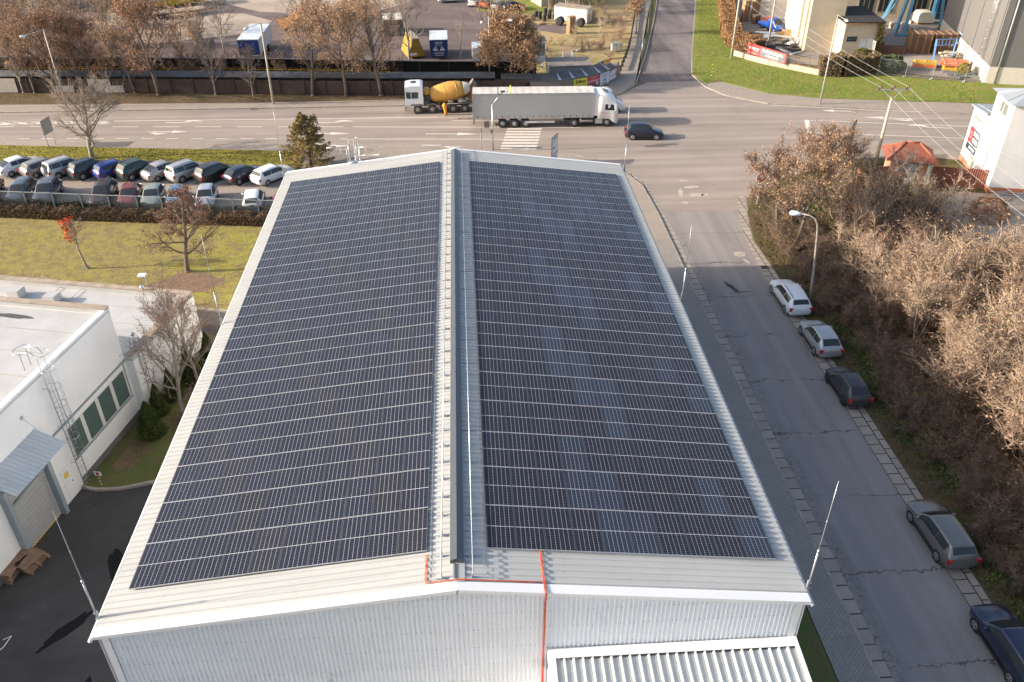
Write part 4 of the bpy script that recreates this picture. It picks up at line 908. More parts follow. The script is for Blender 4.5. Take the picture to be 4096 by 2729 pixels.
pp.matrix_world = Matrix.Translation((-1.2,79.45,.01)) @ Matrix.Rotation(math.radians(91.5), 4, 'Z') @ Matrix.Translation((.72,3.75,1.62))
tag(pp, 'driver in an orange vest seated at the wheel of the mixer lorry', 'person')
b = MB(); b.lathe([(.02,.70),(.10,.68),(.115,.76),(.105,.85),(.06,.90),(.02,.91)], (0,.055,0), 14, 'z'); b.build('head', mat('skin', (.45,.28,.20), .6), pp, True)
b = MB(); b.lathe([(.11,.80),(.122,.84),(.11,.90),(.06,.935),(.01,.94)], (0,.035,0), 14, 'z'); b.build('hair', mat('dark_hair', (.04,.03,.025), .8), pp, True)
# ---------------------------------------------------------------- depot yard vehicles
bus = thing('bus', 'white and yellow city bus cut off by the top of the view', 'bus', (-50.3,138.6,.01), math.radians(23.5-90))
M_busy = mat('bus_yellow', (.66,.40,.02), .35, coat=.5)
b = MB(); secs = [rr_ring(-6,1.2,.9,2.9,.2,.03), rr_ring(-5.9,1.25,.9,3.0,.25,.04), rr_ring(5.8,1.25,.9,3.0,.25,.04), rr_ring(6,1.18,.9,2.85,.25,.03)]; loft(b, secs); b.build('body', M_cabw, bus, True)
b = MB(); b.bx(-1.26,1.26,-6.01,6.01,.30,1.15); b.bx(-1.262,1.262,1.5,6.01,1.15,1.5); b.build('lower_skirt', M_busy, bus)
b = MB()
for x in (-1.26,1.26):
    for k in range(7): b.bx(x-.01,x+.01,-5.6+k*1.6,-4.15+k*1.6,1.55,2.5)
b.bx(-1.05,1.05,5.95,6.02,1.3,2.6); b.build('window', M_dgl, bus)
b = MB(); b.bx(-1.27,1.27,4.3,5.4,.4,2.5); b.build('door', M_dgl, bus)
for x in (1.25,-1.25):
    for y in (-2.9,3.2): wheel(bus, x, y, .5, .3, 1 if x > 0 else -1)
fb = thing('flatbed_trailer', 'empty flatbed trailer with a plank deck next to the bus', 'trailer', (-46.2,130.6,.01), math.radians(28-90))
b = MB(); b.bx(-1.2,1.2,-4.2,4.2,.85,1.0); b.build('deck', mat('deck_planks', (.42,.33,.24), .8, var=.25), fb)
b = MB(); b.bx(-1.24,1.24,-4.24,4.24,.68,.86); b.bx(-.1,.1,4.2,6.3,.6,.72); b.build('frame', M_chas, fb)
for x in (1.1,-1.1):
    for y in (2.7,-2.2,-3.2): wheel(fb, x, y, .42, .3, 1 if x > 0 else -1)
def boxbody(name, label, cat, loc, rz, w_, l_, z0, z1, mside, mroof, mend=None, group=None, wheels=None):
    r = thing(name, label, cat, loc, rz, group); w2, l2 = w_/2, l_/2
    b = MB(); b.bx(-w2,w2,-l2,l2,z0,z1); b.build('box_body', mside, r)
    b = MB(); b.bx(-w2-.02,w2+.02,-l2-.02,l2+.02,z1,z1+.05); b.build('roof', mroof, r)
    if mend: b = MB(); b.bx(-w2+.05,w2-.05,-l2-.03,-l2-.002,z0+.06,z1-.06); b.build('end_panel', mend, r)
    b = MB()
    for x in (-w2,w2):
        for y in (-l2,l2): b.bx(x-.03,x+.03,y-.03,y+.03,z0,z1)
    b.build('corner_posts', M_alu, r)
    return r
M_blue = mat('tarp_blue', (.012,.05,.20), .45, var=.1); M_yel = mat('tarp_yellow', (.33,.20,.02), .5, var=.12); M_roofw = mat('weathered_white_roof', (.62,.66,.70), .5, var=.2, s=1.2)
r = boxbody('box_truck', 'lorry body with blue end and white roof at the depot fence', 'lorry', (-28.7,106.0,.01), .0, 2.9, 9.0, 1.0, 3.1, mat('box_white', (.66,.62,.60), .5), M_roofw, M_blue)
for x in (1.5,-1.5):
    for y in (-1.8,1.8): wheel(r, x, y, .48, .3, 1 if x > 0 else -1)
b = MB(); b.bx(-.5,.5,-2.4,4.6,.6,1.0); b.build('chassis', M_chas, r)
b = MB(); b.bx(-1.2,1.2,2.9,4.6,.8,2.7); b.build('cab', M_blue, r); b = MB(); b.bx(-1.1,1.1,4.55,4.63,1.7,2.5); b.build('windscreen', M_dgl, r)
r = thing('tipper_truck', 'red-cabbed lorry with orange load bed partly hidden by bare trees', 'lorry', (-24.4,121.0,.01), math.radians(-24))
b = MB(); b.add([(-1.2,-4.2,1.0),(1.2,-4.2,1.0),(1.2,.8,1.0),(-1.2,.8,1.0),(-1.25,-4.5,2.2),(1.25,-4.5,2.2),(1.25,1.0,2.2),(-1.25,1.0,2.2)], [(0,1,5,4),(1,2,6,5),(2,3,7,6),(3,0,4,7),(3,2,1,0)]); b.add([(-1.2,-4.3,1.9),(1.2,-4.3,1.9),(1.2,.9,2.3),(-1.2,.9,2.3)], [(0,1,2,3)]); b.build('load_bed', mat('bed_orange', (.55,.24,.05), .6, var=.25), r)
b = MB(); loft(b, [rr_ring(1.3,1.2,.8,2.8,.2,.03), rr_ring(2.9,1.2,.6,2.8,.2,.03), rr_ring(3.2,1.15,.6,1.8,.2)]); b.build('cab', mat('cab_red', (.42,.03,.03), .4), r, True)
b = MB(); b.bx(-1.1,1.1,1.4,2.8,2.83,2.95); b.build('cab_roof', M_cabw, r); b = MB(); b.add([(-1,3.18,1.85),(1,3.18,1.85),(1,2.94,2.7),(-1,2.94,2.7)], [(0,1,2,3)]); b.build('windscreen', M_dgl, r)
for x in (1.15,-1.15):
    for y in (2.3,-1.8,-3.1): wheel(r, x, y, .48, .3, 1 if x > 0 else -1)
r = boxbody('storage_container', 'dark green container with a white roof behind the bare trees', 'container', (-9.8,117.2,.01), .12, 3.0, 4.4, .1, 2.4, mat('cont_green', (.05,.06,.05), .6), mat('cont_roof', (.66,.62,.52), .6, var=.15), mat('cont_door', (.10,.10,.085), .6))
r = boxbody('advertising_trailer', 'blue advertising trailer with wing emblem by the long shed', 'trailer', (-2.45,103.8,.01), .02, 2.5, 5.2, .45, 2.75, M_blue, M_roofw, mat('banner_blue', (.012,.035,.13), .4), 'covered trailers along the depot fence')
for t, s_, z in (('JAKUB', .38, 2.35), ('DOPRAVA', .16, 2.05), ('TRANSPORT', .26, .95), ('SPEDITION', .24, .66)): text(t, s_, M_white, r, (0,-2.64,z))
b = MB()
for s_ in (-1, 1):
    for k in range(4):
        a = .25+k*.24; b.add([(s_*.08,-2.642,1.25),(s_*(.85-k*.13),-2.642,1.45+.12*k+.28*a),(s_*(.80-k*.13),-2.642,1.30+.12*k+.2*a)], [(0,1,2)])
b.build('wing_emblem', M_white, r)
b = MB()
for x in (-1.23,1.23): b.bx(x-.02,x+.02,-2.63,-2.6,.5,2.7)
b.build('red_edging', flat('edge_red', (.4,.03,.05)), r)
for x in (1.1,-1.1): wheel(r, x, 0, .35, .2, 1 if x > 0 else -1)
r = thing('advertising_trailer', 'yellow ridge-roofed advertising trailer beside the blue one', 'trailer', (-6.2,104.2,.01), .25, 'covered trailers along the depot fence')
b = MB(); b.add([(-1.3,-2.3,.3),(1.3,-2.3,.3),(.45,-2.3,2.75),(-.45,-2.3,2.75),(-1.3,2.3,.3),(1.3,2.3,.3),(.45,2.3,2.75),(-.45,2.3,2.75)], [(0,1,2,3),(7,6,5,4),(1,5,6,2),(3,7,4,0)]); b.build('banner_body', M_yel, r)
b = MB(); b.bx(-.47,.47,-2.35,2.35,2.75,2.82); b.build('roof', mat('rusty_roof', (.45,.40,.30), .7, var=.3), r)
text('eco', .6, mat('dark_red_letters', (.25,.06,.02), .5), r, (-.2,-2.31,1.5)); b = MB(); b.add([(-.95,-2.306,.5),(.1,-2.306,.5),(.1,-2.306,.85),(-.9,-2.306,.85)], [(0,1,2,3)]); b.build('white_label', M_white, r)
for x in (1.1,-1.1): wheel(r, x, 0, .33, .2, 1 if x > 0 else -1)
r = boxbody('covered_trailer', 'small white covered trailer beside the leafy brown tree', 'trailer', (3.1,100.2,.01), .02, 1.7, 3.4, .55, 2.2, mat('trailer_white', (.55,.54,.50), .6), M_roofw, mat('trailer_end', (.62,.62,.60), .6), 'covered trailers along the depot fence')
for x in (.85,-.85): wheel(r, x, 0, .3, .18, 1 if x > 0 else -1)
# ---------------------------------------------------------------- trees and shrubs
def fastmesh(name, V, F3=None, F4=None, m3=None, m4=None, mats=(), smooth=False):
    me = bpy.data.meshes.new(name); V = np.asarray(V, np.float32)
    n3 = 0 if F3 is None else len(F3); n4 = 0 if F4 is None else len(F4)
    me.vertices.add(len(V)); me.vertices.foreach_set('co', V.ravel())
    me.loops.add(n3*3+n4*4); me.polygons.add(n3+n4)
    li = np.concatenate([np.asarray(a, np.int32).ravel() for a in (F3, F4) if a is not None and len(a)])
    st = np.concatenate([np.arange(n3, dtype=np.int32)*3, n3*3+np.arange(n4, dtype=np.int32)*4])
    me.loops.foreach_set('vertex_index', li); me.polygons.foreach_set('loop_start', st)
    mi = np.concatenate([np.zeros(n3, np.int32) if m3 is None else np.asarray(m3, np.int32), np.zeros(n4, np.int32) if m4 is None else np.asarray(m4, np.int32)])
    me.polygons.foreach_set('material_index', mi); me.update(calc_edges=True); me.validate()
    for m in mats: me.materials.append(m)
    return me
def cones(P0, P1, r):
    """thin three-sided twigs"""
    P0 = np.asarray(P0); P1 = np.asarray(P1); r = np.asarray(r)[:, None]; d = P1-P0
    d = d/(np.linalg.norm(d, axis=1, keepdims=True)+1e-9); a = np.cross(d, np.array([.3,.9,.2])); a /= np.linalg.norm(a, axis=1, keepdims=True)+1e-9; b = np.cross(d, a)
    V = np.stack([P0+a*r, P0+(-.5*a+.87*b)*r, P0+(-.5*a-.87*b)*r, P1], 1).reshape(-1, 3)
    k = np.arange(len(P0))[:, None, None]*4
    F = (k+np.array([[0,1,3],[1,2,3],[2,0,3]])[None]).reshape(-1, 3)
    return V, F
def leafquads(P, s, rng, droop=.0):
    n = len(P); P = np.asarray(P); u = rng.normal(size=(n,3)); u[:, 2] -= droop; u /= np.linalg.norm(u, axis=1, keepdims=True)
    v = np.cross(u, rng.normal(size=(n,3))); v /= np.linalg.norm(v, axis=1, keepdims=True)+1e-9
    s = (np.asarray(s)*rng.uniform(.6,1.3,n))[:, None]
    V = np.stack([P-u*s*.5, P+v*s*.32, P+u*s*.5, P-v*s*.32], 1).reshape(-1, 3)
    return V, (np.arange(n)[:, None]*4+np.arange(4)[None])
def grow(seed, h, cr, clear, tr, nl=9, nb=6, nt=7, nf=3, up=.55, leaf=0, lsize=.16, lspread=.25, lean=(0,0), stems=1, droop=0, tip=1.0, twr=.016, conic=0, lzone=None, wig=.22, dome=None):
    """returns trunk MB, (V,F3) twigs, (V,F4) leaves, all about the origin"""
    rng = np.random.default_rng(seed); rr = random.Random(seed); T = MB(); P0 = []; P1 = []; Rr = []; tips = []
    def perp(d, ang):
        a = d.orthogonal().normalized(); a.rotate(__import__('mathutils').Quaternion(d, rr.uniform(0, 2*PI)))
        return (d*math.cos(ang)+a*math.sin(ang)).normalized()
    def limb(p, d, L_, r0, n, sides, cap=False, trop=.12, wg=None):
        wg = wig if wg is None else wg
        pts = [p.copy()]; rs = [r0]; k = n
        for i in range(k):
            d = (d+Vector((rr.gauss(0,wg), rr.gauss(0,wg), rr.gauss(0,wg*.6)+trop))*.6).normalized()
            p = p+d*(L_/k); pts.append(p.copy()); rs.append(r0*(1-.72*(i+1)/k))
        T.tube(pts, rs, sides, 0, cap); return pts, rs
    for s_ in range(stems):
        a = rr.uniform(0, 2*PI) if stems > 1 else 0
        d0 = Vector((lean[0], lean[1], 1)); 
        if stems > 1: d0 += Vector((math.cos(a), math.sin(a), 0))*rr.uniform(.1,.4)
        pts, rs = limb(Vector((0,0,-.1)), d0.normalized(), h*(.86 if stems == 1 else rr.uniform(.6,.95)), tr*(1 if stems == 1 else .65), 8, 8 if stems == 1 else 6, True, .25, .10)
        if stems == 1: T.tube([Vector((0,0,-.15)), Vector((0,0,.25))], [tr*1.5, tr*1.02], 8)
        n_l = max(3, nl//stems)
        for i in range(n_l):
            t = (clear/h)+(1-clear/h)*((i+rr.random()*.6)/n_l)**.9; t = min(t, .98); f = t*8; k = min(int(f), 7); q_ = pts[k].lerp(pts[k+1], f-k)
            shape = (math.sin(PI*min(1, .18+.82*(t-clear/h)/(1-clear/h+1e-6)))*.75+.35) if not conic else (1.05-.85*(t-clear/h)/(1-clear/h))
            az = i*2.4+rr.uniform(-.5,.5); el = up+rr.uniform(-.15,.2)+(.35*t if not conic else 0)
            d = Vector((math.cos(az)*math.cos(el), math.sin(az)*math.cos(el), math.sin(el)))
            L1 = cr*shape*rr.uniform(.8,1.15); p1, r1 = limb(q_, d, L1, max(.02, rs[k]*.5), 5, 5, False, .10)
            for j in range(nb):
                t2 = .25+.75*(j+rr.random())/nb; f2 = min(t2*5, 4.99); k2 = int(f2); q2 = p1[k2].lerp(p1[k2+1], f2-k2)
                d2 = perp((p1[k2+1]-p1[k2]).normalized(), rr.uniform(.4,.95)); d2.z += .15; d2.normalize(); L2 = L1*rr.uniform(.28,.5)*(1.1-.4*t2)
                p2, r2 = limb(q2, d2, L2, max(.012, r1[k2]*.5), 3, 3, False, .08)
                for m in range(nt):
                    t3 = .15+.85*(m+rr.random())/nt; f3 = min(t3*3, 2.99); k3 = int(f3); q3 = p2[k3].lerp(p2[k3+1], f3-k3)
                    d3 = perp((p2[k3+1]-p2[k3]).normalized(), rr.uniform(.35,.9)); d3.z += .10-droop; L3 = min(1.3, L2*rr.uniform(.35,.7))*tip
                    e = q3+d3*L3; P0.append(q3); P1.append(e); Rr.append(twr)
                    for g in range(nf):
                        t4 = rr.uniform(.2,.9); q4 = q3.lerp(e, t4); d4 = perp(d3.normalized(), rr.uniform(.4,.9)); e4 = q4+d4*L3*rr.uniform(.3,.55); P0.append(q4); P1.append(e4); Rr.append(twr*.65); tips.append(e4)
                    tips.append(e)
    if dome:
        R_d, z0_, z1_, k_ = dome
        for i in range(k_):
            a = rng.random()*2*PI; t = rng.random()**.6; r_ = R_d*math.sqrt(max(0, 1-t*t))*rng.uniform(.55,1.0); c_ = np.array([math.cos(a)*r_, math.sin(a)*r_, z0_+(z1_-z0_)*t*rng.uniform(.9,1.05)])
            for j in range(10): tips.append(c_+rng.normal(size=3)*np.array([.38,.38,.28]))
    tw = cones(np.array(P0), np.array(P1), np.array(Rr)); lf = None
    if leaf:
        tp = np.array(tips)
        if lzone: tp = tp[lzone(tp)] if lzone(tp).any() else tp
        # leaves hang in uneven clumps
        wgt = rng.random(len(tp))**2.2; idx = rng.choice(len(tp), leaf, p=wgt/wgt.sum())
        lf = leafquads(tp[idx]+rng.normal(scale=lspread, size=(leaf,3))*np.array([1,1,.8]), lsize, rng, droop=.5)
    return T, tw, lf
M_bark = mat('bark', (.15,.115,.09), .9, var=.3, s=3, bmp=.5, bs_=14); M_barkg = mat('bark_grey', (.27,.225,.185), .9, var=.3, s=3, bmp=.4)
M_twig = mat('twigs_tan', (.34,.235,.16), .9, var=.25, s=1.2, world=True); M_twigd = mat('twigs_dark', (.16,.11,.08), .9, var=.25, s=1.5, world=True); M_twigl = mat('twigs_pale', (.46,.345,.245), .9, var=.25, s=1.0, world=True)
def leafm(n, a, b): return mat(n, a, .8, var=.1, s=1.3, col2=b, world=True, spec=.2)
M_lrust = leafm('leaf_rust', (.32,.18,.11), (.44,.27,.17)); M_ltan = leafm('leaf_tan', (.37,.235,.145), (.50,.335,.22)); M_lbrown = leafm('leaf_brown', (.30,.175,.10), (.47,.30,.18))
M_lred = leafm('leaf_redbrown', (.22,.105,.075), (.31,.16,.11)); M_lbright = leafm('leaf_bright_red', (.58,.05,.02), (.66,.13,.04)); M_ldark = leafm('leaf_dark_brown', (.24,.145,.095), (.36,.23,.15))
M_need = leafm('needles', (.20,.165,.06), (.36,.25,.10)); M_thuja = leafm('thuja_green', (.035,.055,.012), (.085,.10,.026)); M_lyel = leafm('leaf_yellowgreen', (.22,.20,.03), (.30,.24,.05)); M_ivyb = leafm('ivy_brown', (.30,.165,.08), (.44,.26,.14)); M_ivyg = leafm('ivy_olive', (.10,.11,.03), (.19,.15,.06))
PROTO = {}
def treeproto(key, bark, twig, leafmat, **k):
    T, (V, F), lf = grow(**k); tm = T.mesh('trunk', True); tm.materials.append(bark)
    if lf is None: cm = fastmesh('crown', V, F, mats=[twig])
    else: cm = fastmesh('crown', np.concatenate([V, lf[0]]), F, lf[1]+len(V), None, np.ones(len(lf[1])), [twig, leafmat])
    PROTO[key] = (tm, cm); return tm, cm
def put_tree(key, label, loc, rz=0, s=1.0, group=None, name='tree', cat='tree', sz=None):
    o = thing(name, label, cat, loc, rz, group); o.scale = (s, s, sz or s); tm, cm = PROTO[key]
    link('trunk', tm, o); link('crown', cm, o); return o
M_twigg = mat('twigs_greybrown', (.215,.17,.135), .9, var=.25, s=1.2, world=True)
treeproto('park', M_barkg, M_twigg, None, seed=3, h=7.4, cr=4.6, clear=1.3, tr=.26, nl=15, nb=9, nt=9, nf=3, up=.42, twr=.02, wig=.3)
treeproto('tanA', M_bark, M_twig, M_ltan, seed=5, h=10.8, cr=4.3, clear=2.4, tr=.22, nl=16, nb=8, nt=8, nf=3, up=.6, twr=.019, leaf=6500, lsize=.15, lspread=.22)
treeproto('tanB', M_bark, M_twig, M_ltan, seed=8, h=11.2, cr=4.5, clear=2.2, tr=.23, nl=17, nb=8, nt=8, nf=3, up=.62, twr=.02, leaf=5200, lsize=.15, lspread=.25)
treeproto('rust', M_bark, M_twigd, M_lrust, seed=12, h=10.0, cr=5.0, clear=2.4, tr=.27, nl=16, nb=8, nt=7, nf=2, up=.5, twr=.018, leaf=9500, lsize=.16, lspread=.26)
treeproto('bare', M_barkg, M_twigg, None, seed=15, h=9.0, cr=3.8, clear=1.8, tr=.18, nl=14, nb=8, nt=8, nf=3, up=.7, twr=.018)
treeproto('leafy', M_bark, M_twigd, M_lbrown, seed=21, h=7.4, cr=4.1, clear=2.0, tr=.2, nl=18, nb=8, nt=7, nf=2, up=.40, leaf=34000, lsize=.20, lspread=.16, dome=(4.5,2.4,8.0,330))
treeproto('oak', M_bark, M_twigd, M_lred, seed=24, h=8.2, cr=3.1, clear=1.7, tr=.21, nl=24, nb=8, nt=8, nf=3, up=.22, leaf=3000, lsize=.12, lspread=.12, conic=1, twr=.016)
treeproto('small_red', M_barkg, M_twig, M_lbright, seed=27, h=4.4, cr=1.25, clear=2.2, tr=.11, nl=14, nb=6, nt=6, nf=2, up=.75, leaf=260, lsize=.2, lspread=.08, lean=(-.16,0), twr=.011, lzone=lambda t: t[:,0] < -.55)
treeproto('vase', M_barkg, M_twigd, M_lred, seed=31, h=8.4, cr=3.6, clear=1.5, tr=.15, nl=18, nb=8, nt=7, nf=2, up=.72, leaf=500, lsize=.10, lspread=.05, twr=.013, wig=.16)
treeproto('clumpA', M_bark, M_twigd, M_ldark, seed=35, h=7.6, cr=3.6, clear=2.2, tr=.17, nl=14, nb=8, nt=8, nf=3, up=.55, leaf=4000, lsize=.15, lspread=.12, wig=.32, twr=.018)
treeproto('clumpB', M_bark, M_twigd, M_lbrown, seed=38, h=8.2, cr=3.9, clear=2.6, tr=.18, nl=15, nb=8, nt=8, nf=3, up=.6, leaf=3600, lsize=.15, lspread=.12, wig=.32, twr=.018)
treeproto('pollard', M_barkg, M_twigl, None, seed=41, h=4.6, cr=2.0, clear=2.6, tr=.14, nl=9, nb=3, nt=4, nf=1, up=.8, twr=.02)
treeproto('young_rust', M_bark, M_twigd, M_lrust, seed=44, h=5.6, cr=1.9, clear=2.0, tr=.09, nl=12, nb=6, nt=6, nf=2, up=.7, leaf=3800, lsize=.15, lspread=.2)
put_tree('park', 'wide bare tree on the verge above the parked teal SUV', (-38.1,65.9,.1), .4)
put_tree('oak', 'tall sparse tree with reddish-brown leaves on the lawn', (-21.8,40.5,.1), .9, 1.0)
put_tree('small_red', 'small lollipop tree with bright red leaves on one side', (-30.0,41.5,.1), 0, 1.0)
put_tree('vase', 'bare many-limbed tree rising beside the white building wall', (-17.2,21.5,.1), 0, 1.0)
put_tree('vase', 'slimmer bare tree behind the taller one in the garden bed', (-17.0,24.6,.1), 2.1, .8)
put_tree('leafy', 'broad tree full of dry brown leaves by the road corner', (7.0,88.1,.1), 0, 1.04)
G_f = 'trees along the brown plank fence'
fr = [('bare',-54.7,89.2,.8,'thin bare tree at the fence near the frame edge'), ('tanA',-53.2,89.0,.78,'slender tan tree just past the whitish fence patch at the edge'), ('rust',-50.6,89.3,.95,'rusty-leaved tree by the road lamp post'),
 ('tanB',-48.3,91.0,.85,'tan tree rising behind the white boards on the fence'), ('rust',-45.7,88.6,.80,'rusty tree in front of the white boards on the fence'), ('tanA',-40.6,88.3,.72,'thin tan tree right of the white boards on the fence'), ('rust',-37.3,87.2,1.12,'large leaning tree with a dense rust-red crown'),
 ('bare',-30.2,86.8,.78,'forked bare tree with dark twigs on the dirt strip'), ('bare',-25.4,86.0,.62,'low bare tree beside the long white mast'), ('tanB',-18.0,85.8,1.0,'tan tree with thick trunk right of the mast'), ('tanA',-13.8,85.4,1.02,'tan tree with kinked trunk in the middle of the fence'), ('tanB',-9.4,85.2,1.08,'tall straight tan tree nearest the concrete mixer')]
for i, (k, x, y, s, lb) in enumerate(fr): put_tree(k, lb, (x, y, .08), i*1.37, s, G_f)
for i, (k, x, y, s, lb) in enumerate([('bare',-6.5,99.5,1.05,'bare spreading tree behind the yellow advertising trailer'), ('pollard',.6,101.8,1.0,'pollarded bare tree between the blue trailer and the leafy tree'), ('bare',4.8,104.5,1.1,'bare tree behind the leafy brown tree'), ('bare',-33.5,106.5,.9,'pale bare tree beside the truck body in the depot'),
   ('tanB',-13.6,92.3,.92,'tan tree just behind the long shed roof'), ('bare',-21.5,108.0,.85,'bare tree standing in the depot yard'), ('bare',22.5,127.5,.8,'twisted bare tree in the wild grass by the white cabin'), ('bare',16.0,131.0,.62,'leafless bush-like tree in front of the concrete block')]): put_tree(k, lb, (x, y, .02), i*.9+.4, s, 'trees in the depot yard')
for i, (x, y) in enumerate([(18.5,127.5),(21.5,133.0),(24.5,139.0)]): put_tree('bare', ['bare tree by the cabin in the wild grass, nearest the pallets','bare tree in the wild grass between cabin and side road','bare tree at the top of the wild grass'][i], (x,y,.02), i*2.2, 1.0, 'trees in the depot yard')
put_tree('young_rust', 'young rust-leaved street tree on the verge beside a lamp post', (27.9,113.4,.1), 0, 1.1)
for i, (k, x, y, s, lb) in enumerate([('clumpA',27.6,44.6,.95,'brown-clustered tree nearest the stop sign'), ('clumpB',28.5,41.9,.95,'double-trunked tree with brown leaf clusters behind the curved lamp'), ('clumpA',31.0,47.5,.9,'brown-clustered tree behind the stop sign'), ('clumpB',34.3,51.5,.80,'brown-clustered tree beside the black billboard'),
    ('clumpA',36.9,54.0,.62,'small brown-clustered tree at the kiosk'), ('bare',40.3,49.5,.60,'grey bare tree in front of the tiled kiosk')]): put_tree(k, lb, (x, y, .05), i*1.9+.3, s, 'trees in the scrub by the junction')
# conifers
def foliage_thing(name, label, cat, loc, pts, size, m, seed, stem=None, group=None, droop=.2, stemname='trunk', fname='crown'):
    o = thing(name, label, cat, loc, 0, group); rng = np.random.default_rng(seed); V, F = leafquads(pts, size, rng, droop)
    link(fname, fastmesh(fname, V, None, F, mats=[m]), o)
    if stem: b = MB(); b.tube([(0,0,-.1),(0,0,stem[0])], [stem[1], .03], 7); b.build(stemname, M_bark, o, True)
    return o
def spruce_pts(h, r, seed, n=9000):
    rng = np.random.default_rng(seed); out = []
    for i in range(75):
        t = rng.random()**.9; z = .4+t*(h-.5); L_ = r*(1-t)**.8*rng.uniform(.7,1.12)+.15; a = rng.random()*2*PI; k = int(n/75*(.35+L_/r))
        s = rng.random(k)**.7; w_ = .10+.32*np.sin(PI*np.clip(s,0,1))*L_/r; x = s*L_; side = rng.normal(size=k)*w_*.6; dz = -.32*s*L_+.28*s*s*L_-np.abs(rng.normal(size=k))*.16
        out.append(np.stack([math.cos(a)*x-math.sin(a)*side, math.sin(a)*x+math.cos(a)*side, z+dz], 1))
    return np.concatenate(out)
p_ = np.concatenate([spruce_pts(6.0, 3.5, 4, 17000)+np.array([-.3,0,0]), spruce_pts(5.8, 1.6, 6, 3500)+np.array([.8,.2,0])])
foliage_thing('spruce', 'brownish twin-topped spruce behind the far corner of the hall', 'tree', (-14.9,61.9,.05), p_, .15, M_need, 9, (5.6,.16))
def cone_pts(h, r, seed, n, point=0):
    rng = np.random.default_rng(seed); z = rng.random(n); a = rng.random(n)*2*PI; prof = np.sqrt(np.clip(1-(z*1.02-.28)**2/.54, 0, 1))
    if point: prof = np.clip(1.12*(1-z)**.75, 0, 1)*np.clip(.55+z*4, 0, 1)
    rad = r*prof*(.72+.33*rng.random(n))*(1+.14*np.sin(3*a+z*9)+.1*np.sin(7*a-z*17)); return np.stack([np.cos(a)*rad, np.sin(a)*rad, .05+z*h], 1)
for i, (x, y, h, r_, lb) in enumerate([(-18.55,19.9,2.6,.80,'front thuja shrub, widest and lowest, in the garden bed'), (-18.7,22.0,2.3,.55,'thuja shrub beside the bare tree trunk'), (-18.3,23.5,2.4,.55,'thuja shrub close to the white wall'), (-17.6,25.2,2.9,.6,'tall thuja shrub behind the bare trees'), (-16.6,26.6,3.0,.7,'last thuja shrub before the white building corner')]):
    foliage_thing('thuja_shrub', 'dark green '+lb, 'shrub', (x, y, .08), cone_pts(h, r_, 50+i, 6000, 1), .12, M_thuja, 60+i, (h*.8,.07), 'thuja shrubs in the garden bed', stemname='stem', fname='foliage')
# ---------------------------------------------------------------- masses nobody could count: thicket and woodland
def shrub_arrays(seed, h, r, stems, nt, nl, ls):
    rng = np.random.default_rng(seed); P0 = []; P1 = []; R_ = []; tips = []
    for s in range(stems):
        a = rng.random()*2*PI; lean = rng.uniform(.1,.75); d = np.array([math.cos(a)*lean, math.sin(a)*lean, 1]); d /= np.linalg.norm(d); L_ = h*rng.uniform(.6,1.1); p = np.array([rng.normal()*r*.25, rng.normal()*r*.25, 0]); k = 6; rad = rng.uniform(.02,.045)
        for i in range(k):
            d = d+rng.normal(size=3)*.16; d /= np.linalg.norm(d); e = p+d*L_/k; P0.append(p-d*.05); P1.append(e+d*L_/k*.9); R_.append(rad*(1-.8*i/k))
            for j in range(nt if i > 0 else 1):
                q_ = p+(e-p)*rng.random(); b = d*.55+rng.normal(size=3)*.55; b[2] += .15; b /= np.linalg.norm(b); l2 = rng.uniform(.45,1.25)*h*.22; f = q_+b*l2; P0.append(q_); P1.append(f); R_.append(.017); tips.append(f)
                for g in range(3):
                    q4 = q_+(f-q_)*rng.uniform(.2,.9); b4 = b*.6+rng.normal(size=3)*.5; b4 /= np.linalg.norm(b4); f4 = q4+b4*l2*rng.uniform(.3,.6); P0.append(q4); P1.append(f4); R_.append(.012); tips.append(f4)
            p = e
    V, F = cones(np.array(P0), np.array(P1), np.array(R_)); tp = np.array(tips); w_ = rng.random(len(tp))**2; idx = rng.choice(len(tp), nl, p=w_/w_.sum())
    LV, LF = leafquads(tp[idx]+rng.normal(scale=.10, size=(nl,3)), ls, rng, .4)
    return V, F, LV, LF
SHR = [shrub_arrays(70+i, 3.9, 1.3, 9, 6, 130+40*i, .12) for i in range(6)]
def scatter(name, places, protos, mats, label, cat, seed):
    """places: (x, y, z, scale, zscale, leaf material slot); everything joined in one mesh"""
    rng = np.random.default_rng(seed); Vs = []; F3 = []; F4 = []; m3 = []; m4 = []; o = 0
    for (x, y, z, s, zs, tmi, lmi) in places:
        V, F, LV, LF = protos[rng.integers(len(protos))]; a = rng.random()*2*PI; c_, s_ = math.cos(a), math.sin(a); Rm = np.array([[c_,-s_,0],[s_,c_,0],[0,0,1]]).T
        for (A, FF, tgt, mt_, mi) in ((V, F, F3, m3, tmi), (LV, LF, F4, m4, lmi)):
            if lmi < 0 and tgt is F4: continue
            B = (A*np.array([s,s,zs]))@Rm+np.array([x,y,z]); Vs.append(B); tgt.append(FF+o); mt_.append(np.full(len(FF), mi)); o += len(B)
    me = fastmesh(name, np.concatenate(Vs), np.concatenate(F3), np.concatenate(F4) if F4 else None, np.concatenate(m3), np.concatenate(m4) if m4 else None, mats)
    ob = link(name, me); tag(ob, label, cat, None, 'stuff'); return ob
rs = random.Random(99); pl = []
ZONE = [(26.6,-12),(60,-14),(62,24),(52,29),(43,35),(41,44),(41.5,52),(37.5,53),(33.5,47.5),(30.2,39),(28.8,33),(28.2,24),(27.4,12)]
n = 0
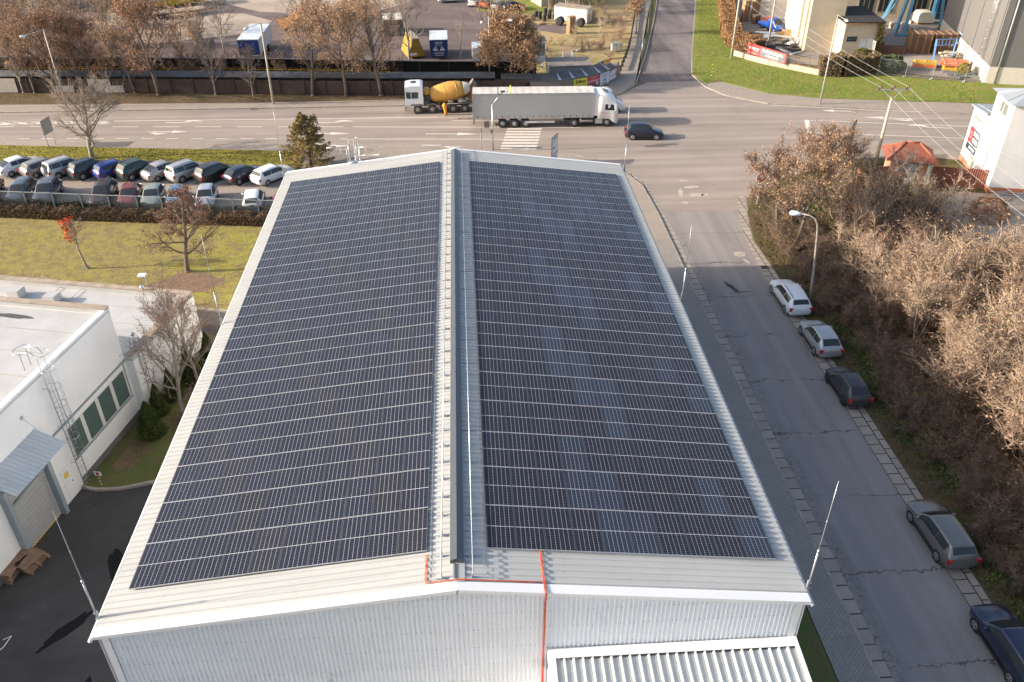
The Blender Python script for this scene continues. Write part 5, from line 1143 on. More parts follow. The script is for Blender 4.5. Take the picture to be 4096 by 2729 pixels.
while n < 300:
    x, y = rs.uniform(26,60), rs.uniform(-8,53)
    if not pip((x, y), ZONE): continue
    if x < 29.3 and rs.random() < .75: continue
    if x > 46 and rs.random() < .5: continue
    if 28 < x < 33 and 36 < y < 46 and rs.random() < .7: continue
    sc_ = rs.uniform(.8,1.35)*(1.3 if x > 32 and y < 34 else 1.0)*(.42 if x < 28.5 else .7 if x < 30.5 else 1); t = rs.random()
    pl.append((x, y, .03, sc_*rs.uniform(.9,1.2), sc_, 0 if x < 31 or (y > 36 and t < .5) else (1 if t < .6 else 2), 3 if t < .45 else (4 if t < .86 else 5))); n += 1
for i in range(330):
    x, y = rs.uniform(25.9,31), rs.uniform(-6,47)
    if not pip((x, y), [(26.0,-6),(31,-6),(31,44),(29,47),(26.5,44),(26.1,38)]): continue
    k_ = rs.uniform(.18,.46)*(.55 if x < 27 else 1.35); pl.append((x, y, .03, k_*1.3, k_, 0, 4 if rs.random() < .6 else 5))
scatter('thicket', pl, SHR, [M_twigd, M_twig, M_twigl, leafm('leaf_thicket', (.26,.165,.10), (.38,.25,.155)), M_ldark, M_lyel], 'tangled leafless thicket covering the wasteland beyond the parked cars', 'thicket', 5)
ivy = MB(); rng_ = np.random.default_rng(77); ip = []
for (cx, cy, rx, ry, k) in [(27.3,29.5,.8,1.6,900),(27.6,25.0,.7,2.2,1100),(27.2,20.5,.9,2.0,1000),(26.9,17.0,.7,1.4,700),(27.8,13.5,1.0,1.5,700),(30.6,40.6,1.3,1.8,1300),(31.8,38.0,1.0,1.2,700),(26.8,6.5,.8,1.6,800),(29.5,46.5,1.5,1.6,800),(33.5,49.5,1.6,1.6,800)]:
    ip.append(np.stack([rng_.normal(cx,rx*.6,k), rng_.normal(cy,ry*.6,k), .07+rng_.random(k)**2*.28], 1))
V_, F_ = leafquads(np.concatenate(ip), .16, rng_, .0); o_ = link('ground_ivy', fastmesh('ground_ivy', V_, None, F_, mats=[mat('ivy_fresh', (.045,.085,.014), .8, col2=(.11,.16,.03), world=True, s=1.5)])); tag(o_, 'patches of green ivy and weeds on the ground between parked cars and thicket', 'ivy', None, 'stuff')
treeproto('scrubtree', M_barkg, M_twigl, M_ltan, seed=51, h=6.0, cr=2.6, clear=1.2, tr=.12, nl=16, nb=7, nt=7, nf=2, up=.75, leaf=900, lsize=.13, lspread=.12, stems=3, twr=.016)
for i, (x, y, s, lb) in enumerate([(31.2,33.5,.85,'pale multi-stemmed scrub tree behind the white estate car'),(31.8,27.0,.95,'pale multi-stemmed scrub tree behind the silver hatchback'),(31.0,20.5,.9,'pale multi-stemmed scrub tree behind the dusty dark hatchback'),(33.0,14.5,1.1,'pale scrub tree level with the gap before the grey estate'),(31.6,8.0,.95,'pale scrub tree behind the grey estate car'),(35.5,22.0,1.15,'tall pale scrub tree deep in the thicket by the terracotta fence'),(34.6,30.5,1.0,'pale scrub tree rising beside the striped barrier pole')]): put_tree('scrubtree', lb, (x, y, .04), i*1.3, s, 'scrub trees rising from the thicket')
pl = []
for i in range(46):
    x = rs.uniform(-72,-36); y = rs.uniform(94,150)
    if x > -44 and y > 100 and rs.random() < .8: continue
    if x > -58 and y > 126: continue
    t = rs.random(); pl.append((x, y, 0, rs.uniform(1.3,2.0), rs.uniform(1.6,2.5), 0 if t < .5 else 1, 3 if t < .5 else 2))
for i in range(40):
    x = rs.uniform(-62,-2); y = 92.8+rs.uniform(-.4,6.5)-(x+30)*.07
    if x > -30 and rs.random() < .6: continue
    t = rs.random(); pl.append((x, y, 0, rs.uniform(.6,1.0), rs.uniform(.6,1.1), 0, 3 if t < .6 else 2))
scatter('woodland', pl, SHR, [M_twigd, M_twig, M_ltan, M_lrust], 'tangle of bare brown woodland filling the corner behind the plank fence', 'woodland', 6)
pl = [(rs.uniform(18,28), 0, 0, 0, 0, 0, 0)][:0]
for i in range(85):
    x = rs.uniform(10.5,29); y = rs.uniform(94.5,136)
    if not pip((x, y), [(9.5,94),(22.2,96.5),(27.6,115),(32,137),(13,137),(20.5,118),(14,113),(9.5,106)]): continue
    if 11 < x < 19 and y < 97: continue
    t = rs.random(); pl.append((x, y, .02, rs.uniform(.32,.62), rs.uniform(.3,.6), 1 if t < .5 else 2, 3 if t < .4 else 4))
scatter('dry_scrub', pl, SHR, [M_twigd, M_twig, M_twigl, M_ltan, M_lyel], 'low dry scrub and weeds on the wild plot beside the side road', 'scrub', 7)
# grass tufts that break up the flat lawns
def tufts(name, polys, m, label, n, h, seed, z=.1, wd=.10):
    rng = np.random.default_rng(seed); rp = random.Random(seed); P = []
    for poly, share in polys:
        xs = [p[0] for p in poly]; ys = [p[1] for p in poly]; k = 0
        while k < n*share:
            p = (rp.uniform(min(xs), max(xs)), rp.uniform(min(ys), max(ys)))
            if pip(p, poly): P.append((p[0], p[1], z)); k += 1
    P = np.array(P); N_ = len(P); a = rng.random(N_)*2*PI; w_ = wd*rng.uniform(.5,1.3,N_); hh = h*rng.uniform(.4,1.3,N_); d = np.stack([np.cos(a), np.sin(a), np.zeros(N_)], 1)*w_[:, None]
    tip = P+np.stack([rng.normal(size=N_)*h*.6, rng.normal(size=N_)*h*.6, hh], 1)
    V = np.stack([P-d, P+d, tip], 1).reshape(-1, 3); F = np.arange(N_*3).reshape(-1, 3)
    o = link(name, fastmesh(name, V, F, mats=[m])); return tag(o, label, 'grass', None, 'stuff')
tufts('grass', [([(31.8,92),(32.6,88.4),(34.5,88.8),(39.3,83.4),(45.3,81),(63,78),(68,85.2),(56.3,90),(48,90),(44.6,93.4),(40,100),(42.4,114),(48,137),(44,138),(34.4,102)], 1)], mat('tuft_green', (.10,.15,.018), .9, col2=(.30,.33,.065), var=.1, s=2.2, world=True), 'short fresh green grass on the works bank', 60000, .11, 1, .065, .135)
tufts('lawn_grass', [([(-60,56),(-42,52.9),(-14,49),(-11.8,48.4),(-11.8,34),(-17.3,34.6),(-25,36.8),(-34,39),(-60,46)], 1)], mat('tuft_lawn', (.19,.155,.05), .9, col2=(.38,.32,.10), var=.1, s=2.0, world=True), 'faded brownish lawn grass below the hedge', 60000, .08, 2, .055, .127)
tufts('verge_grass', [([(-60,71),(-49.5,70.3),(-35.6,68.6),(-21.5,67.1),(-17.1,66.3),(-16.3,64.8),(-16.5,61.8),(-44,65.3),(-60,67.3)], 1)], mat('tuft_verge', (.22,.22,.03), .9, col2=(.48,.40,.08), var=.1, s=2.0, world=True), 'yellow-green verge grass between the parked cars and the sidewalk', 40000, .11, 3, .065, .138)
tufts('dead_leaves', [([(-60,84.8),(-55,84.5),(-24.6,83.4),(-6.4,83.6),(10,84.1),(9.5,86),(-6,86.5),(-26,88),(-60,90.5)], .55), ([(25.4,0),(28.2,8),(28.4,30),(29.5,38),(33,46),(36,53),(33.5,57),(28.4,52),(26.6,48),(25.4,42)], .45)], M_litter, 'dead leaves and weeds strewn along the fence and the street shoulder', 26000, .07, 4, .05)

rng_ = np.random.default_rng(123); rp_ = random.Random(123); lp_ = []
LAWN_ = [(-50,54),(-42,52.4),(-14,48.6),(-12,48),(-12,34.2),(-17.3,34.8),(-25,37),(-34,39),(-50,43)]
while len(lp_) < 3600:
    p = (rp_.uniform(-50,-12), rp_.uniform(34,54))
    if pip(p, LAWN_) and rp_.random() < .25+.75*(math.hypot(p[0]+21,p[1]-41) < 7): lp_.append((p[0], p[1], .155))
V_, F_ = leafquads(np.array(lp_), .13, rng_); V_[:,2] = .14+(V_[:,2]-.155)*.25+.03
tag(link('fallen_leaves', fastmesh('fallen_leaves', V_, None, F_, mats=[M_ltan])), 'brown fallen leaves scattered on the lawn around the tall tree', 'leaves', None, 'stuff')
blob('bare_earth', (-21.6,38.6), 3.0, 2.0, mat('bare_earth', (.20,.125,.08), .95, var=.25, s=1.5, world=True, fine=.3), GROUND, .134, .2, 140)
# ---------------------------------------------------------------- white flat-roofed building beside the hall
M_rend = mat('white_render', (.76,.745,.725), .85, var=.05, s=.5, bmp=.15, bs_=40); M_memb = mat('roof_membrane', (.49,.483,.47), .6, var=.07, s=.5, fine=.16, fs=.9)
M_cope = mat('stained_coping', (.36,.29,.225), .8, var=.25, s=1.5); M_plin = mat('plinth_grey', (.13,.125,.12), .9, var=.15); M_wgl = mat('teal_glass', (.085,.125,.115), .10, var=.1)
M_steel = mat('painted_steel', (.27,.31,.33), .5, var=.1); M_ghost = flat('pale_frame', (.62,.60,.57), .5)
rzL = -math.atan2(2.8, 12.9)
wb = thing('office_building', 'white two-level building with flat membrane roofs and a roller gate', 'building', (-20.0,21.7,0), rzL)
b = MB(); b.bx(-17,0,-32,.33,.02,7.68); b.build('wall', M_rend, wb)
b = MB(); b.bx(-16.6,-.45,-32,-.1,7.68,7.72)
for k in range(12): b.bx(-16.6,-.5,-2.2-k*2.05,-2.14-k*2.05,7.72,7.726,1); b.box((-6+.4*k,-2.6-k*2.0,7.722),(1.6,.5,.004),.3*k,1) if k % 3 == 0 else None
b.build('roof', [M_memb, mat('membrane_seam', (.40,.36,.31), .7, var=.2, s=.6)], wb)
b = MB(); b.bx(-17,-.004,.0,.33,7.68,8.0); b.bx(-.42,-.002,-32,.0,7.68,7.93); b.build('parapet', M_memb, wb)
b = MB(); b.bx(-17.05,.03,-.06,.37,8.0,8.05); b.build('coping', M_cope, wb)
b = MB(); b.bx(-.30,.03,-32,-.06,7.93,7.97); b.bx(-.02,.06,-32,.33,7.86,7.93); b.build('roof_edge', M_trim, wb)
b = MB(); b.bx(-17,.55,.33,8.0,.02,4.22); b.build('low_wing_wall', M_rend, wb)
b = MB(); b.bx(-16.6,.15,.35,7.62,4.22,4.25)
for k in range(3): b.bx(-16.6,.1,2.2+k*1.9,2.25+k*1.9,4.25,4.256,1)
b.build('low_wing_roof', [M_memb, mat('membrane_seam', (.40,.36,.31), .7, var=.2, s=.6)], wb)
b = MB(); b.bx(-17,.55,7.62,8.0,4.22,4.58); b.bx(.15,.55,.34,7.62,4.22,4.58); b.build('low_parapet', M_memb, wb)
b = MB(); b.bx(-17.04,.60,7.58,8.05,4.58,4.63); b.bx(.11,.60,.30,7.58,4.58,4.63); b.build('low_coping', M_cope, wb)
b = MB(); b.bx(-.02,.012,-5.9,.33,0,.55); b.bx(.54,.565,.33,8.02,0,.45); b.bx(-.02,.012,-32,-11.4,0,.5); b.build('plinth', M_plin, wb)
b = MB(); b.bx(0,.10,-7.0,.33,4.27,4.36); b.bx(0,.10,-5.9,.02,1.84,1.92); b.bx(.0,.04,.00,.06,1.9,4.3); b.build('ledge', M_steel, wb)
for k in range(4):
    y1 = -.06-k*1.47; f = MB(); f.bx(.003,.02,y1-1.44,y1,1.92,3.90); fr_ = f.build('window', M_ghost, wb)
    g = MB(); g.bx(.018,.026,y1-1.27,y1-.10,1.98,3.84); g.build('pane', M_wgl, fr_)
b = MB(); b.bx(.0,.035,-7.25,-6.55,.12,2.12); d_ = b.build('door', M_white, wb); b = MB(); b.bx(.036,.042,-7.1,-6.75,1.5,1.85); b.build('warning_sign', mat('warn_yellow', (.75,.52,.05), .5), d_); b = MB(); b.bx(.036,.07,-6.68,-6.62,1.0,1.1); b.build('handle', M_steel, d_)
b = MB(); n = 26
for k in range(n): b.bx(.0,.03+.02*(k % 2),-10.95,-8.25,.12+k*.15,.12+k*.15+.148)
gt = b.build('roller_gate', metal_sheet('shutter', (.37,.37,.355), .45), wb)
b = MB()
for k in range(13): b.bx(.05,.062,-10.95+k*.207,-10.95+k*.207+.104,.03,.14)
b.build('hazard_stripes', mat('hazard_yellow', (.70,.45,.03), .5), gt)
for y in (-11.15,-8.05): b = MB(); b.bx(.0,.38,y-.13,y+.13,0,4.4); b.build('gate_post', M_steel, wb)
b = MB(); b.bx(.02,.30,-11.1,-8.1,3.95,4.25); b.tube([(.25,-10.9,3.2),(.25,-8.2,3.5)], .05, 6); b.build('gate_beam', M_steel, wb)
T_ = Matrix.Translation((0,0,5.55)) @ Matrix.Rotation(math.radians(21), 4, 'Y')
b = ribbed(T_, 0, 1.75, -11.75, -7.75, .25, .06, .035, 0); b.build('canopy', metal_sheet('canopy_sheet', (.52,.55,.56), .4), wb)
b = MB()
for y in (-11.2,-8.2): b.tube([(.02,y,6.65),(1.45,y,5.05)], .018, 5); b.box((.02,y,6.65),(.04,.18,.18))
b.build('tie_rod', M_zinc, wb)
b = MB(); b.T = Matrix.Translation((.2,-8.0,4.55)); b.lathe([(.06,-.35),(.28,-.3),(.3,0),(.28,.3),(.06,.35)], (0,0,0), 14, 'y'); b.build('gate_motor', M_zinc, wb, True)
for i, (x, y) in enumerate([(-21.1,29.8),(-19.9,23.9)]):
    o_ = thing('vent_pipe', 'mushroom-capped vent pipe on the low white roof, %s' % ('far one by the coping' if i == 0 else 'near one by the taller wall'), 'vent pipe', (x, y, 4.25), 0, 'vent pipes on the low roof')
    b = MB(); b.lathe([(.10,0),(.08,.1),(.07,.62)], (0,0,0), 12); b.build('pipe', M_cope if i == 0 else M_zinc, o_, True); b = MB(); b.lathe([(.16,.60),(.17,.64),(.12,.70),(.02,.72)], (0,0,0), 12); b.build('cap', M_zinc, o_, True)
for i, (x, y) in enumerate([(-29.5,30.1),(-26.8,29.2)]):
    b = MB(); b.box((0,0,.3),(.8,.8,.6), rzL); tag(b.build('skylight_box', M_memb, None, loc=(x,y,4.25)), 'white box upstand on the low roof, %s' % ('farther from the corner' if i == 0 else 'nearer the mushroom vent'), 'roof box', 'box upstands on the low roof')
b = MB(); b.tube([(-28.6,32.0,4.72),(-26.9,31.3,4.35),(-27.2,30.3,4.35),(-25.8,29.0,4.35),(-25.4,31.0,4.35),(-24.0,31.0,4.72)], .02, 5); tag(b.build('roof_cable', M_steel), 'thin dark cable looped across the low white roof', 'cable')
st_ = blob('roof_puddle', (-5.2,-1.05), 1.5, .22, mat('roof_dirt', (.085,.08,.075), .5), wb, 7.725, -.05, 5)
# caged wall ladder
cl = thing('cage_ladder', 'tall galvanised cage ladder against the white building wall', 'ladder', (-20.0,21.7,0), rzL)
b = MB()
for y in (-6.25,-5.75): b.tube([(.30,y,.1),(.30,y,8.9),(.1,y,9.25),(-.6,y,9.2),(-.62,y,8.1)], .026, 6)
for k in range(29): b.tube([(.30,-6.25,.35+k*.3),(.30,-5.75,.35+k*.3)], .013, 5)
b.build('ladder', M_zinc, cl, True)
b = MB(); ring = lambda z: [(.30,-6.28,z)]+[(.38+.42*math.sin(a), -6.0-.38*math.cos(a), z) for a in [PI*k/8 for k in range(9)]]+[(.30,-5.72,z)]
for z in (2.6,3.7,4.8,5.9,7.0,8.1,9.1): b.tube(ring(z), .02, 5)
for a in (.2,.5,.8): b.tube([(.38+.42*math.sin(PI*a), -6.0-.38*math.cos(PI*a), 2.6),(.38+.42*math.sin(PI*a), -6.0-.38*math.cos(PI*a), 9.1)], .016, 5)
for z in (2,4.5,7): b.tube([(0,-6.25,z),(.30,-6.25,z)], .02, 4); b.tube([(0,-5.75,z),(.30,-5.75,z)], .02, 4)
b.tube([(-.6+.4*math.cos(a),-6.0+.5*math.sin(a),9.2) for a in [2*PI*k/12 for k in range(13)]], .02, 5); b.build('cage', M_zinc, cl, True)
cl2 = thing('cage_ladder', 'smaller ladder on the low wing wall behind the bare tree', 'ladder', (-20.0,21.7,0), rzL)
b = MB()
for y in (.9,1.3): b.tube([(.62,y,.3),(.62,y,5.4),(.3,y,5.5),(.2,y,4.7)], .024, 6)
for k in range(16): b.tube([(.62,.9,.5+k*.3),(.62,1.3,.5+k*.3)], .012, 5)
b.build('ladder', M_steel, cl2, True)
# court furniture
o = thing('pallet_pile', 'pile of brown wooden pallets beside the roller gate', 'pallets', (-22.35,9.95,0), rzL)
M_wood = mat('pallet_wood', (.30,.19,.12), .85, var=.3, s=2, fine=.3, fs=8); M_woodl = mat('pallet_wood_pale', (.50,.345,.20), .85, var=.25, s=2)
def pallet(b, z, x=0, y=0, rz=0, L_=1.2, W_=.8, nb=5):
    ca, sa = math.cos(rz), math.sin(rz); P = lambda u, v: (x+u*ca-v*sa, y+u*sa+v*ca)
    for k in range(nb): c_ = P(0, -W_/2+.07+k*(W_-.14)/(nb-1)); b.box((*c_, z+.135), (L_, .10, .022), rz)
    for u in (-L_/2+.07, 0, L_/2-.07):
        c_ = P(u, 0); b.box((*c_, z+.113), (.10, W_, .022), rz); b.box((*c_, z+.011), (.10, W_, .022), rz)
        for v in (-W_/2+.07, 0, W_/2-.07): c2 = P(u, v); b.box((*c2, z+.062), (.1,.1,.08), rz)
b = MB()
for k in range(4): pallet(b, k*.15, .03*(k % 2)-.25, -.1+.02*k, 1.53+.03*(k % 2), 1.9, 1.15, 9)
b.build('whole_pallets', M_wood, o)
b = MB()
for k in range(4): pallet(b, k*.15, .62, .35-.05*k, 1.45-.06*k, 1.3, .8, 8)
b.build('broken_pallets', M_wood, o)
o = thing('no_parking_sign', 'small red and white prohibition sign on a striped post at the garden kerb', 'sign', (-20.25,15.75,.1), math.radians(-12))
b = MB(); 
for k in range(6): b.tube([(0,0,k*.12),(0,0,k*.12+.12)], .025, 6, k % 2)
b.build('post', [M_white, flat('sign_red2', (.5,.03,.03))], o); b = MB(); b.box((0,0,.86),(.42,.02,.28)); b.build('board', M_white, o)
b = MB(); b.lathe([(.11,-.016),(.11,-.012),(.07,-.012),(.07,-.016)], (0,0,.86), 20, 'y'); b.box((0,-.014,.86),(.2,.004,.03)); b.build('prohibition_ring', flat('sign_red2', (.5,.03,.03)), o)
b = MB(); b.tube([(-21.3,5.6,.03),(-21.0,5.8,.03),(-21.1,5.2,.03),(-21.5,4.6,.03)], .02, 5); tag(b.build('strap', M_white), 'thin white strap lying on the dark court', 'strap')
# ---------------------------------------------------------------- slatted fence, hedge
fl = [(-76,60.0),(-60,57.2),(-47.4,54.6),(-44.75,54.2),(-42.1,53.8),(-39.5,53.4),(-36.85,53.0),(-34.2,52.6),(-31.6,52.2),(-29.0,51.85),(-26.7,51.5),(-24.5,51.2),(-22.4,50.95),(-20.2,50.65),(-17.9,50.3),(-15.4,50.0),(-12.9,49.6)]
fe = thing('slatted_fence', 'grey metal slatted fence between the parked cars and the hedge', 'fence', (0,0,.1))
M_fs = mat('fence_grey', (.20,.235,.245), .5, .3); M_fl = mat('fence_light', (.52,.54,.54), .4, .5)
for i, (p, q_) in enumerate(zip(fl, fl[1:])):
    b = MB(); b.box((p[0],p[1],.88),(.11,.13,1.76), -.14); b.build('post', M_fs, fe)
    b = MB(); b.wall([p,q_], 1.70, 1.76, .05); b.build('top_rail', M_fl, fe)
    b = MB()
    for k in range(17): b.wall([p,q_], .12+k*.092, .12+k*.092+.022, .014)
    b.build('slat_panel', mat('slat_grey', (.16,.172,.178), .5, .3), fe)
def hedge_pts(line, w_, h, n, seed, z0=.05):
    rng = np.random.default_rng(seed); L_ = [math.dist(a, c_) for a, c_ in zip(line, line[1:])]; out = []
    for (a, c_), l in zip(zip(line, line[1:]), L_):
        k = int(n*l/sum(L_)); t = rng.random(k); u = rng.uniform(-1,1,k); v = rng.random(k); f = rng.random(k)
        top = f < .42; side = np.where(rng.random(k) < .5, -1, 1); hh = h*(1+.09*np.sin(t*l*1.7+a[0])+.06*np.sin(t*l*5.3))
        uu = np.where(top, u, side*(1-.12*rng.random(k)))*w_/2; zz = np.where(top, hh*(1-.12*rng.random(k)), v*hh)
        d = np.array([c_[0]-a[0], c_[1]-a[1]])/l; nrm = np.array([-d[1], d[0]])
        out.append(np.stack([a[0]+d[0]*t*l+nrm[0]*uu, a[1]+d[1]*t*l+nrm[1]*uu, z0+zz], 1))
    return np.concatenate(out)
def hedge(name, label, cat, line, w_, h, n, size, m, seed, core, extra=None):
    o = thing(name, label, cat, (0,0,0)); rng = np.random.default_rng(seed); V, F = leafquads(hedge_pts(line, w_, h, n, seed), size, rng, .2)
    me = fastmesh('foliage', V, None, F, None, (rng.random(len(F)) < (extra[1] if extra else 0)).astype(np.int32), [m]+([extra[0]] if extra else [])); link('foliage', me, o)
    b = MB(); b.wall(line, .0, h*.88, w_*.72); b.build('twig_core', core, o); return o
hl = [(-76,58.4),(-60,55.6),(-47.4,53.3),(-42.0,52.4),(-34.5,51.2),(-29.0,50.5),(-22.4,49.6),(-17.5,49.0),(-12.6,48.3)]
hedge('hedge', 'long clipped hedge gone brown in front of the slatted fence', 'hedge', hl, 1.2, 1.0, 52000, .13, mat('hedge_brown', (.105,.062,.036), .9, col2=(.20,.125,.07), world=True, s=2.2), 91, mat('hedge_core', (.05,.032,.022), .95), (M_ivyg, .10))
hedge('hedge', 'dark green ivy hedge just behind the slatted fence', 'hedge', [(x, y+1.62) for x, y in hl[:]], .45, .95, 22000, .14, mat('ivy_dark', (.045,.052,.025), .85, col2=(.10,.085,.04), world=True, s=2), 92, mat('hedge_core2', (.03,.03,.02), .95))
# ---------------------------------------------------------------- brown plank fence, sheds along the depot
M_pl = mat('fence_planks', (.085,.055,.045), .85, var=.3, s=1.2, fine=.3, fs=7); M_eter = mat('corrugated_asbestos', (.16,.155,.15), .85, var=.3, s=.9, fine=.4, fs=5); M_board = mat('whitish_board', (.50,.45,.38), .85, var=.15)
pf = thing('plank_fence', 'long brown plank fence with whitish repair boards along the road', 'fence', (0,0,.06))
pline = [(-120,98),(-75,91.6),(-57.7,89.4),(-50,88.9),(-41.7,88.4),(-33,87.6),(-25.2,86.8),(-19,86.2),(-13.8,85.7),(-8,85.3),(0,84.9),(8.6,84.6)]
for p, q_ in zip(pline, pline[1:]):
    b = MB()
    for k in range(11): b.wall([p,q_], .10+k*.155, .10+k*.155+.135, .035+.012*(k % 2))
    b.build('plank_panel', M_pl, pf)
    L_ = math.dist(p,q_); n = max(1, int(L_/2.6)); b = MB()
    for k in range(n): t = k/n; b.box((p[0]+(q_[0]-p[0])*t, p[1]+(q_[1]-p[1])*t-.05, .95), (.13,.13,1.95))
    b.build('posts', M_pl, pf)
for (x0, x1, z0, z1) in ((-58.3,-55.3,.1,1.85),(-50.4,-48.2,.15,.95),(-46.2,-43.4,.2,1.75),(-43.4,-41.9,.1,.95),(-46.0,-43.5,.05,.8)):
    b = MB(); y = float(np.interp((x0+x1)/2, [p[0] for p in pline], [p[1] for p in pline])); b.box(((x0+x1)/2, y-.10-.012*(z1>1.5), (z0+z1)/2), (x1-x0, .03, z1-z0), -.06); b.build('repair_board', M_board, pf)
def corr_roof(name, m, parent, front, back, zf, zb, pitch=.177, amp=.035):
    b = MB(); n_ = len(front)
    for i in range(n_-1):
        f0, f1, b0, b1 = map(Vector, (front[i], front[i+1], back[i], back[i+1])); k = int((f1-f0).length/pitch*2); o = len(b.v)
        for j in range(k+1):
            t = j/k; h = amp*(1 if j % 2 else -1); p = f0.lerp(f1, t); q_ = b0.lerp(b1, t); b.v += [(p.x,p.y,zf+h),(q_.x,q_.y,zb+h)]
        for j in range(k): b.f.append((o+2*j, o+2*j+2, o+2*j+3, o+2*j+1)); b.m.append(0)
    return b.build(name, m, parent, True)
sh = thing('lean_to_shed', 'low shed with corrugated grey roof right behind the plank fence', 'shed', (0,0,0))
for seg in (((-60,-42),(89.9,88.75)),((-42,-25.5),(88.75,87.35)),((-25.5,-8.8),(87.35,85.95)),((-8.8,4.9),(85.95,85.2))):
    (x0,x1),(y0,y1) = seg; corr_roof('roof', M_eter, sh, [(x0,y0),(x1-.05,y1)], [(x0,y0+1.35),(x1-.05,y1+1.35)], 2.02, 2.42)
corr_roof('roof', M_eter, sh, [(5.6,85.0),(9.5,84.7)], [(5.6,86.3),(9.5,86.0)], 1.95, 2.3)
b = MB(); b.wall([(-60,91.0),(-25.5,88.5),(4.9,86.4)], .05, 2.3, .06); b.build('back_wall', M_pl, sh)
ls = thing('long_shed', 'long dark open shed with thin roof edge behind the low shed', 'shed', (0,0,0))
lsl = [(-62,96.6),(-43,95.3),(-26,94.0),(-4.8,91.4),(10.5,90.2)]
corr_roof('roof', M_eter, ls, lsl, [(x,y+1.3) for x, y in lsl], 2.55, 2.30)
b = MB(); b.wall([(x,y+1.1) for x, y in lsl], .05, 2.3, .08); b.build('back_wall', mat('shade_black_planks', (.022,.019,.017), .95), ls)  # near-black planks: the shade inside the open shed painted into their colour
b = MB()
for p, q_ in zip(lsl, lsl[1:]):
    n = max(1, int(math.dist(p,q_)/3.2))
    for k in range(n): t = k/n; b.box((p[0]+(q_[0]-p[0])*t, p[1]+(q_[1]-p[1])*t+.1, 1.25), (.12,.12,2.5))
b.build('posts', M_pl, ls)
b = MB(); b.add([(-5.5,87.0,.13),(10,86.4,.13),(10.5,91.2,.13),(-5,92.4,.13)], [(0,1,2,3)]); b.build('floor', mat('shade_black_floor', (.028,.025,.022), .95), ls)  # interior shade painted as a near-black floor sheet
M_cy = mat('crate_yellow', (.42,.27,.03), .6, var=.2); M_cg = mat('crate_green', (.03,.12,.04), .6)
me = MB()
for x in (-.6,.6):
    for y in (-.4,.4): me.box((x,y,.55),(.07,.07,1.1))
for z in (.06,.55,1.08):
    for y in (-.4,.4): me.box((0,y,z),(1.2,.06,.06))
    for x in (-.6,.6): me.box((x,0,z),(.06,.8,.06))
me.box((0,0,.3),(1.05,.7,.5), 0, 1); cme = me.mesh('crate_frame'); cme.materials.append(M_cy); cme.materials.append(M_pl)
for k in range(34):
    x = -59.5+k*1.52; y = float(np.interp(x, [p[0] for p in lsl], [p[1] for p in lsl]))+.35
    if x > -7.5: break
    o = link('metal_crate', cme, None, (x, y, .1), -.08); tag(o, 'yellow-framed metal crate standing in the row under the long shed roof', 'crate', 'yellow-framed crates under the long shed')
# ---------------------------------------------------------------- lamp posts, masts, signs
M_mast = mat('mast_grey', (.46,.45,.42), .55, .3, var=.15, s=1); M_conc2 = mat('concrete_pole', (.46,.41,.34), .85, var=.15, s=1.5); M_lamp = flat('lamp_glass', (.75,.78,.80), .15)
def lamp(label, x, y, h, arms, r=(.10,.055), m=None, lean=(0,0), group='street lamps', ac=None):
    o = thing('street_lamp', label, 'street lamp', (x,y,.05), 0, group)
    b = MB(); b.tube([(0,0,-.1),(lean[0]*.5,lean[1]*.5,h*.5),(lean[0],lean[1],h)], [r[0],(r[0]+r[1])/2,r[1]], 8); b.build('post', m or M_mast, o, True)
    for dx, dy, dz in arms:
        b = MB(); b.tube([(lean[0],lean[1],h-.08),(lean[0]+dx,lean[1]+dy,h+dz)], .03, 5); b.build('arm', ac or m or M_mast, o, True)
        L_ = math.hypot(dx,dy); ux, uy = dx/L_, dy/L_; b = MB(); b.T = Matrix.Translation((lean[0]+dx+ux*.3, lean[1]+dy+uy*.3, h+dz-.04)) @ Matrix.Rotation(math.atan2(uy,ux), 4, 'Z')
        b.lathe([(.03,-.38),(.12,-.3),(.16,.05),(.13,.3),(.03,.36)], (0,0,0), 10, 'x'); b.build('lamp_head', M_lamp, o, True)
    return o
lamp('lamp post with slanted arm at the plank fence near the frame edge', -47.0,82.75,9.2,[(-1.3,-1.9,-.2)])
lamp('tall pale mast with short arm, between the fence trees and the road', -22.35,82.7,9.6,[(-1.0,-2.3,0)], (.15,.09), M_conc2)
lamp('double-armed lamp post behind the concrete mixer', 4.25,88.3,8.6,[(-.8,-2.2,0),(2.3,-1.6,0)], ac=mat('rusty_arm', (.45,.28,.15), .7))
lamp('leaning lamp post with short arm on the works sidewalk', 44.1,78.6,10.5,[(.1,-1.9,-.15)], (.12,.06))
lamp('lamp post at the top of the side road verge', 29.8,113.8,9.0,[(1.6,0,.1)], (.08,.05))
o = thing('street_lamp', 'curved-arm street lamp standing in the scrub beside the white estate car', 'street lamp', (26.1,32.1,.02), 0, 'street lamps')
b = MB(); b.tube([(0,0,-.1),(-.25,0,3.0),(-.62,0,6.2),(-.74,.02,6.9),(-.95,.1,7.35),(-1.35,.25,7.55),(-1.9,.45,7.60)], [.10,.09,.07,.06,.055,.05,.045], 8); b.build('post', mat('worn_pole', (.38,.34,.29), .7, var=.35, s=2.5, fine=.3, fs=6), o, True)
b = MB(); b.T = Matrix.Translation((-2.25,.57,7.58)) @ Matrix.Rotation(math.radians(161), 4, 'Z'); b.lathe([(.04,-.42),(.13,-.3),(.19,.05),(.17,.32),(.05,.42)], (0,0,0), 12, 'x'); b.build('lamp_head', M_lamp, o, True)
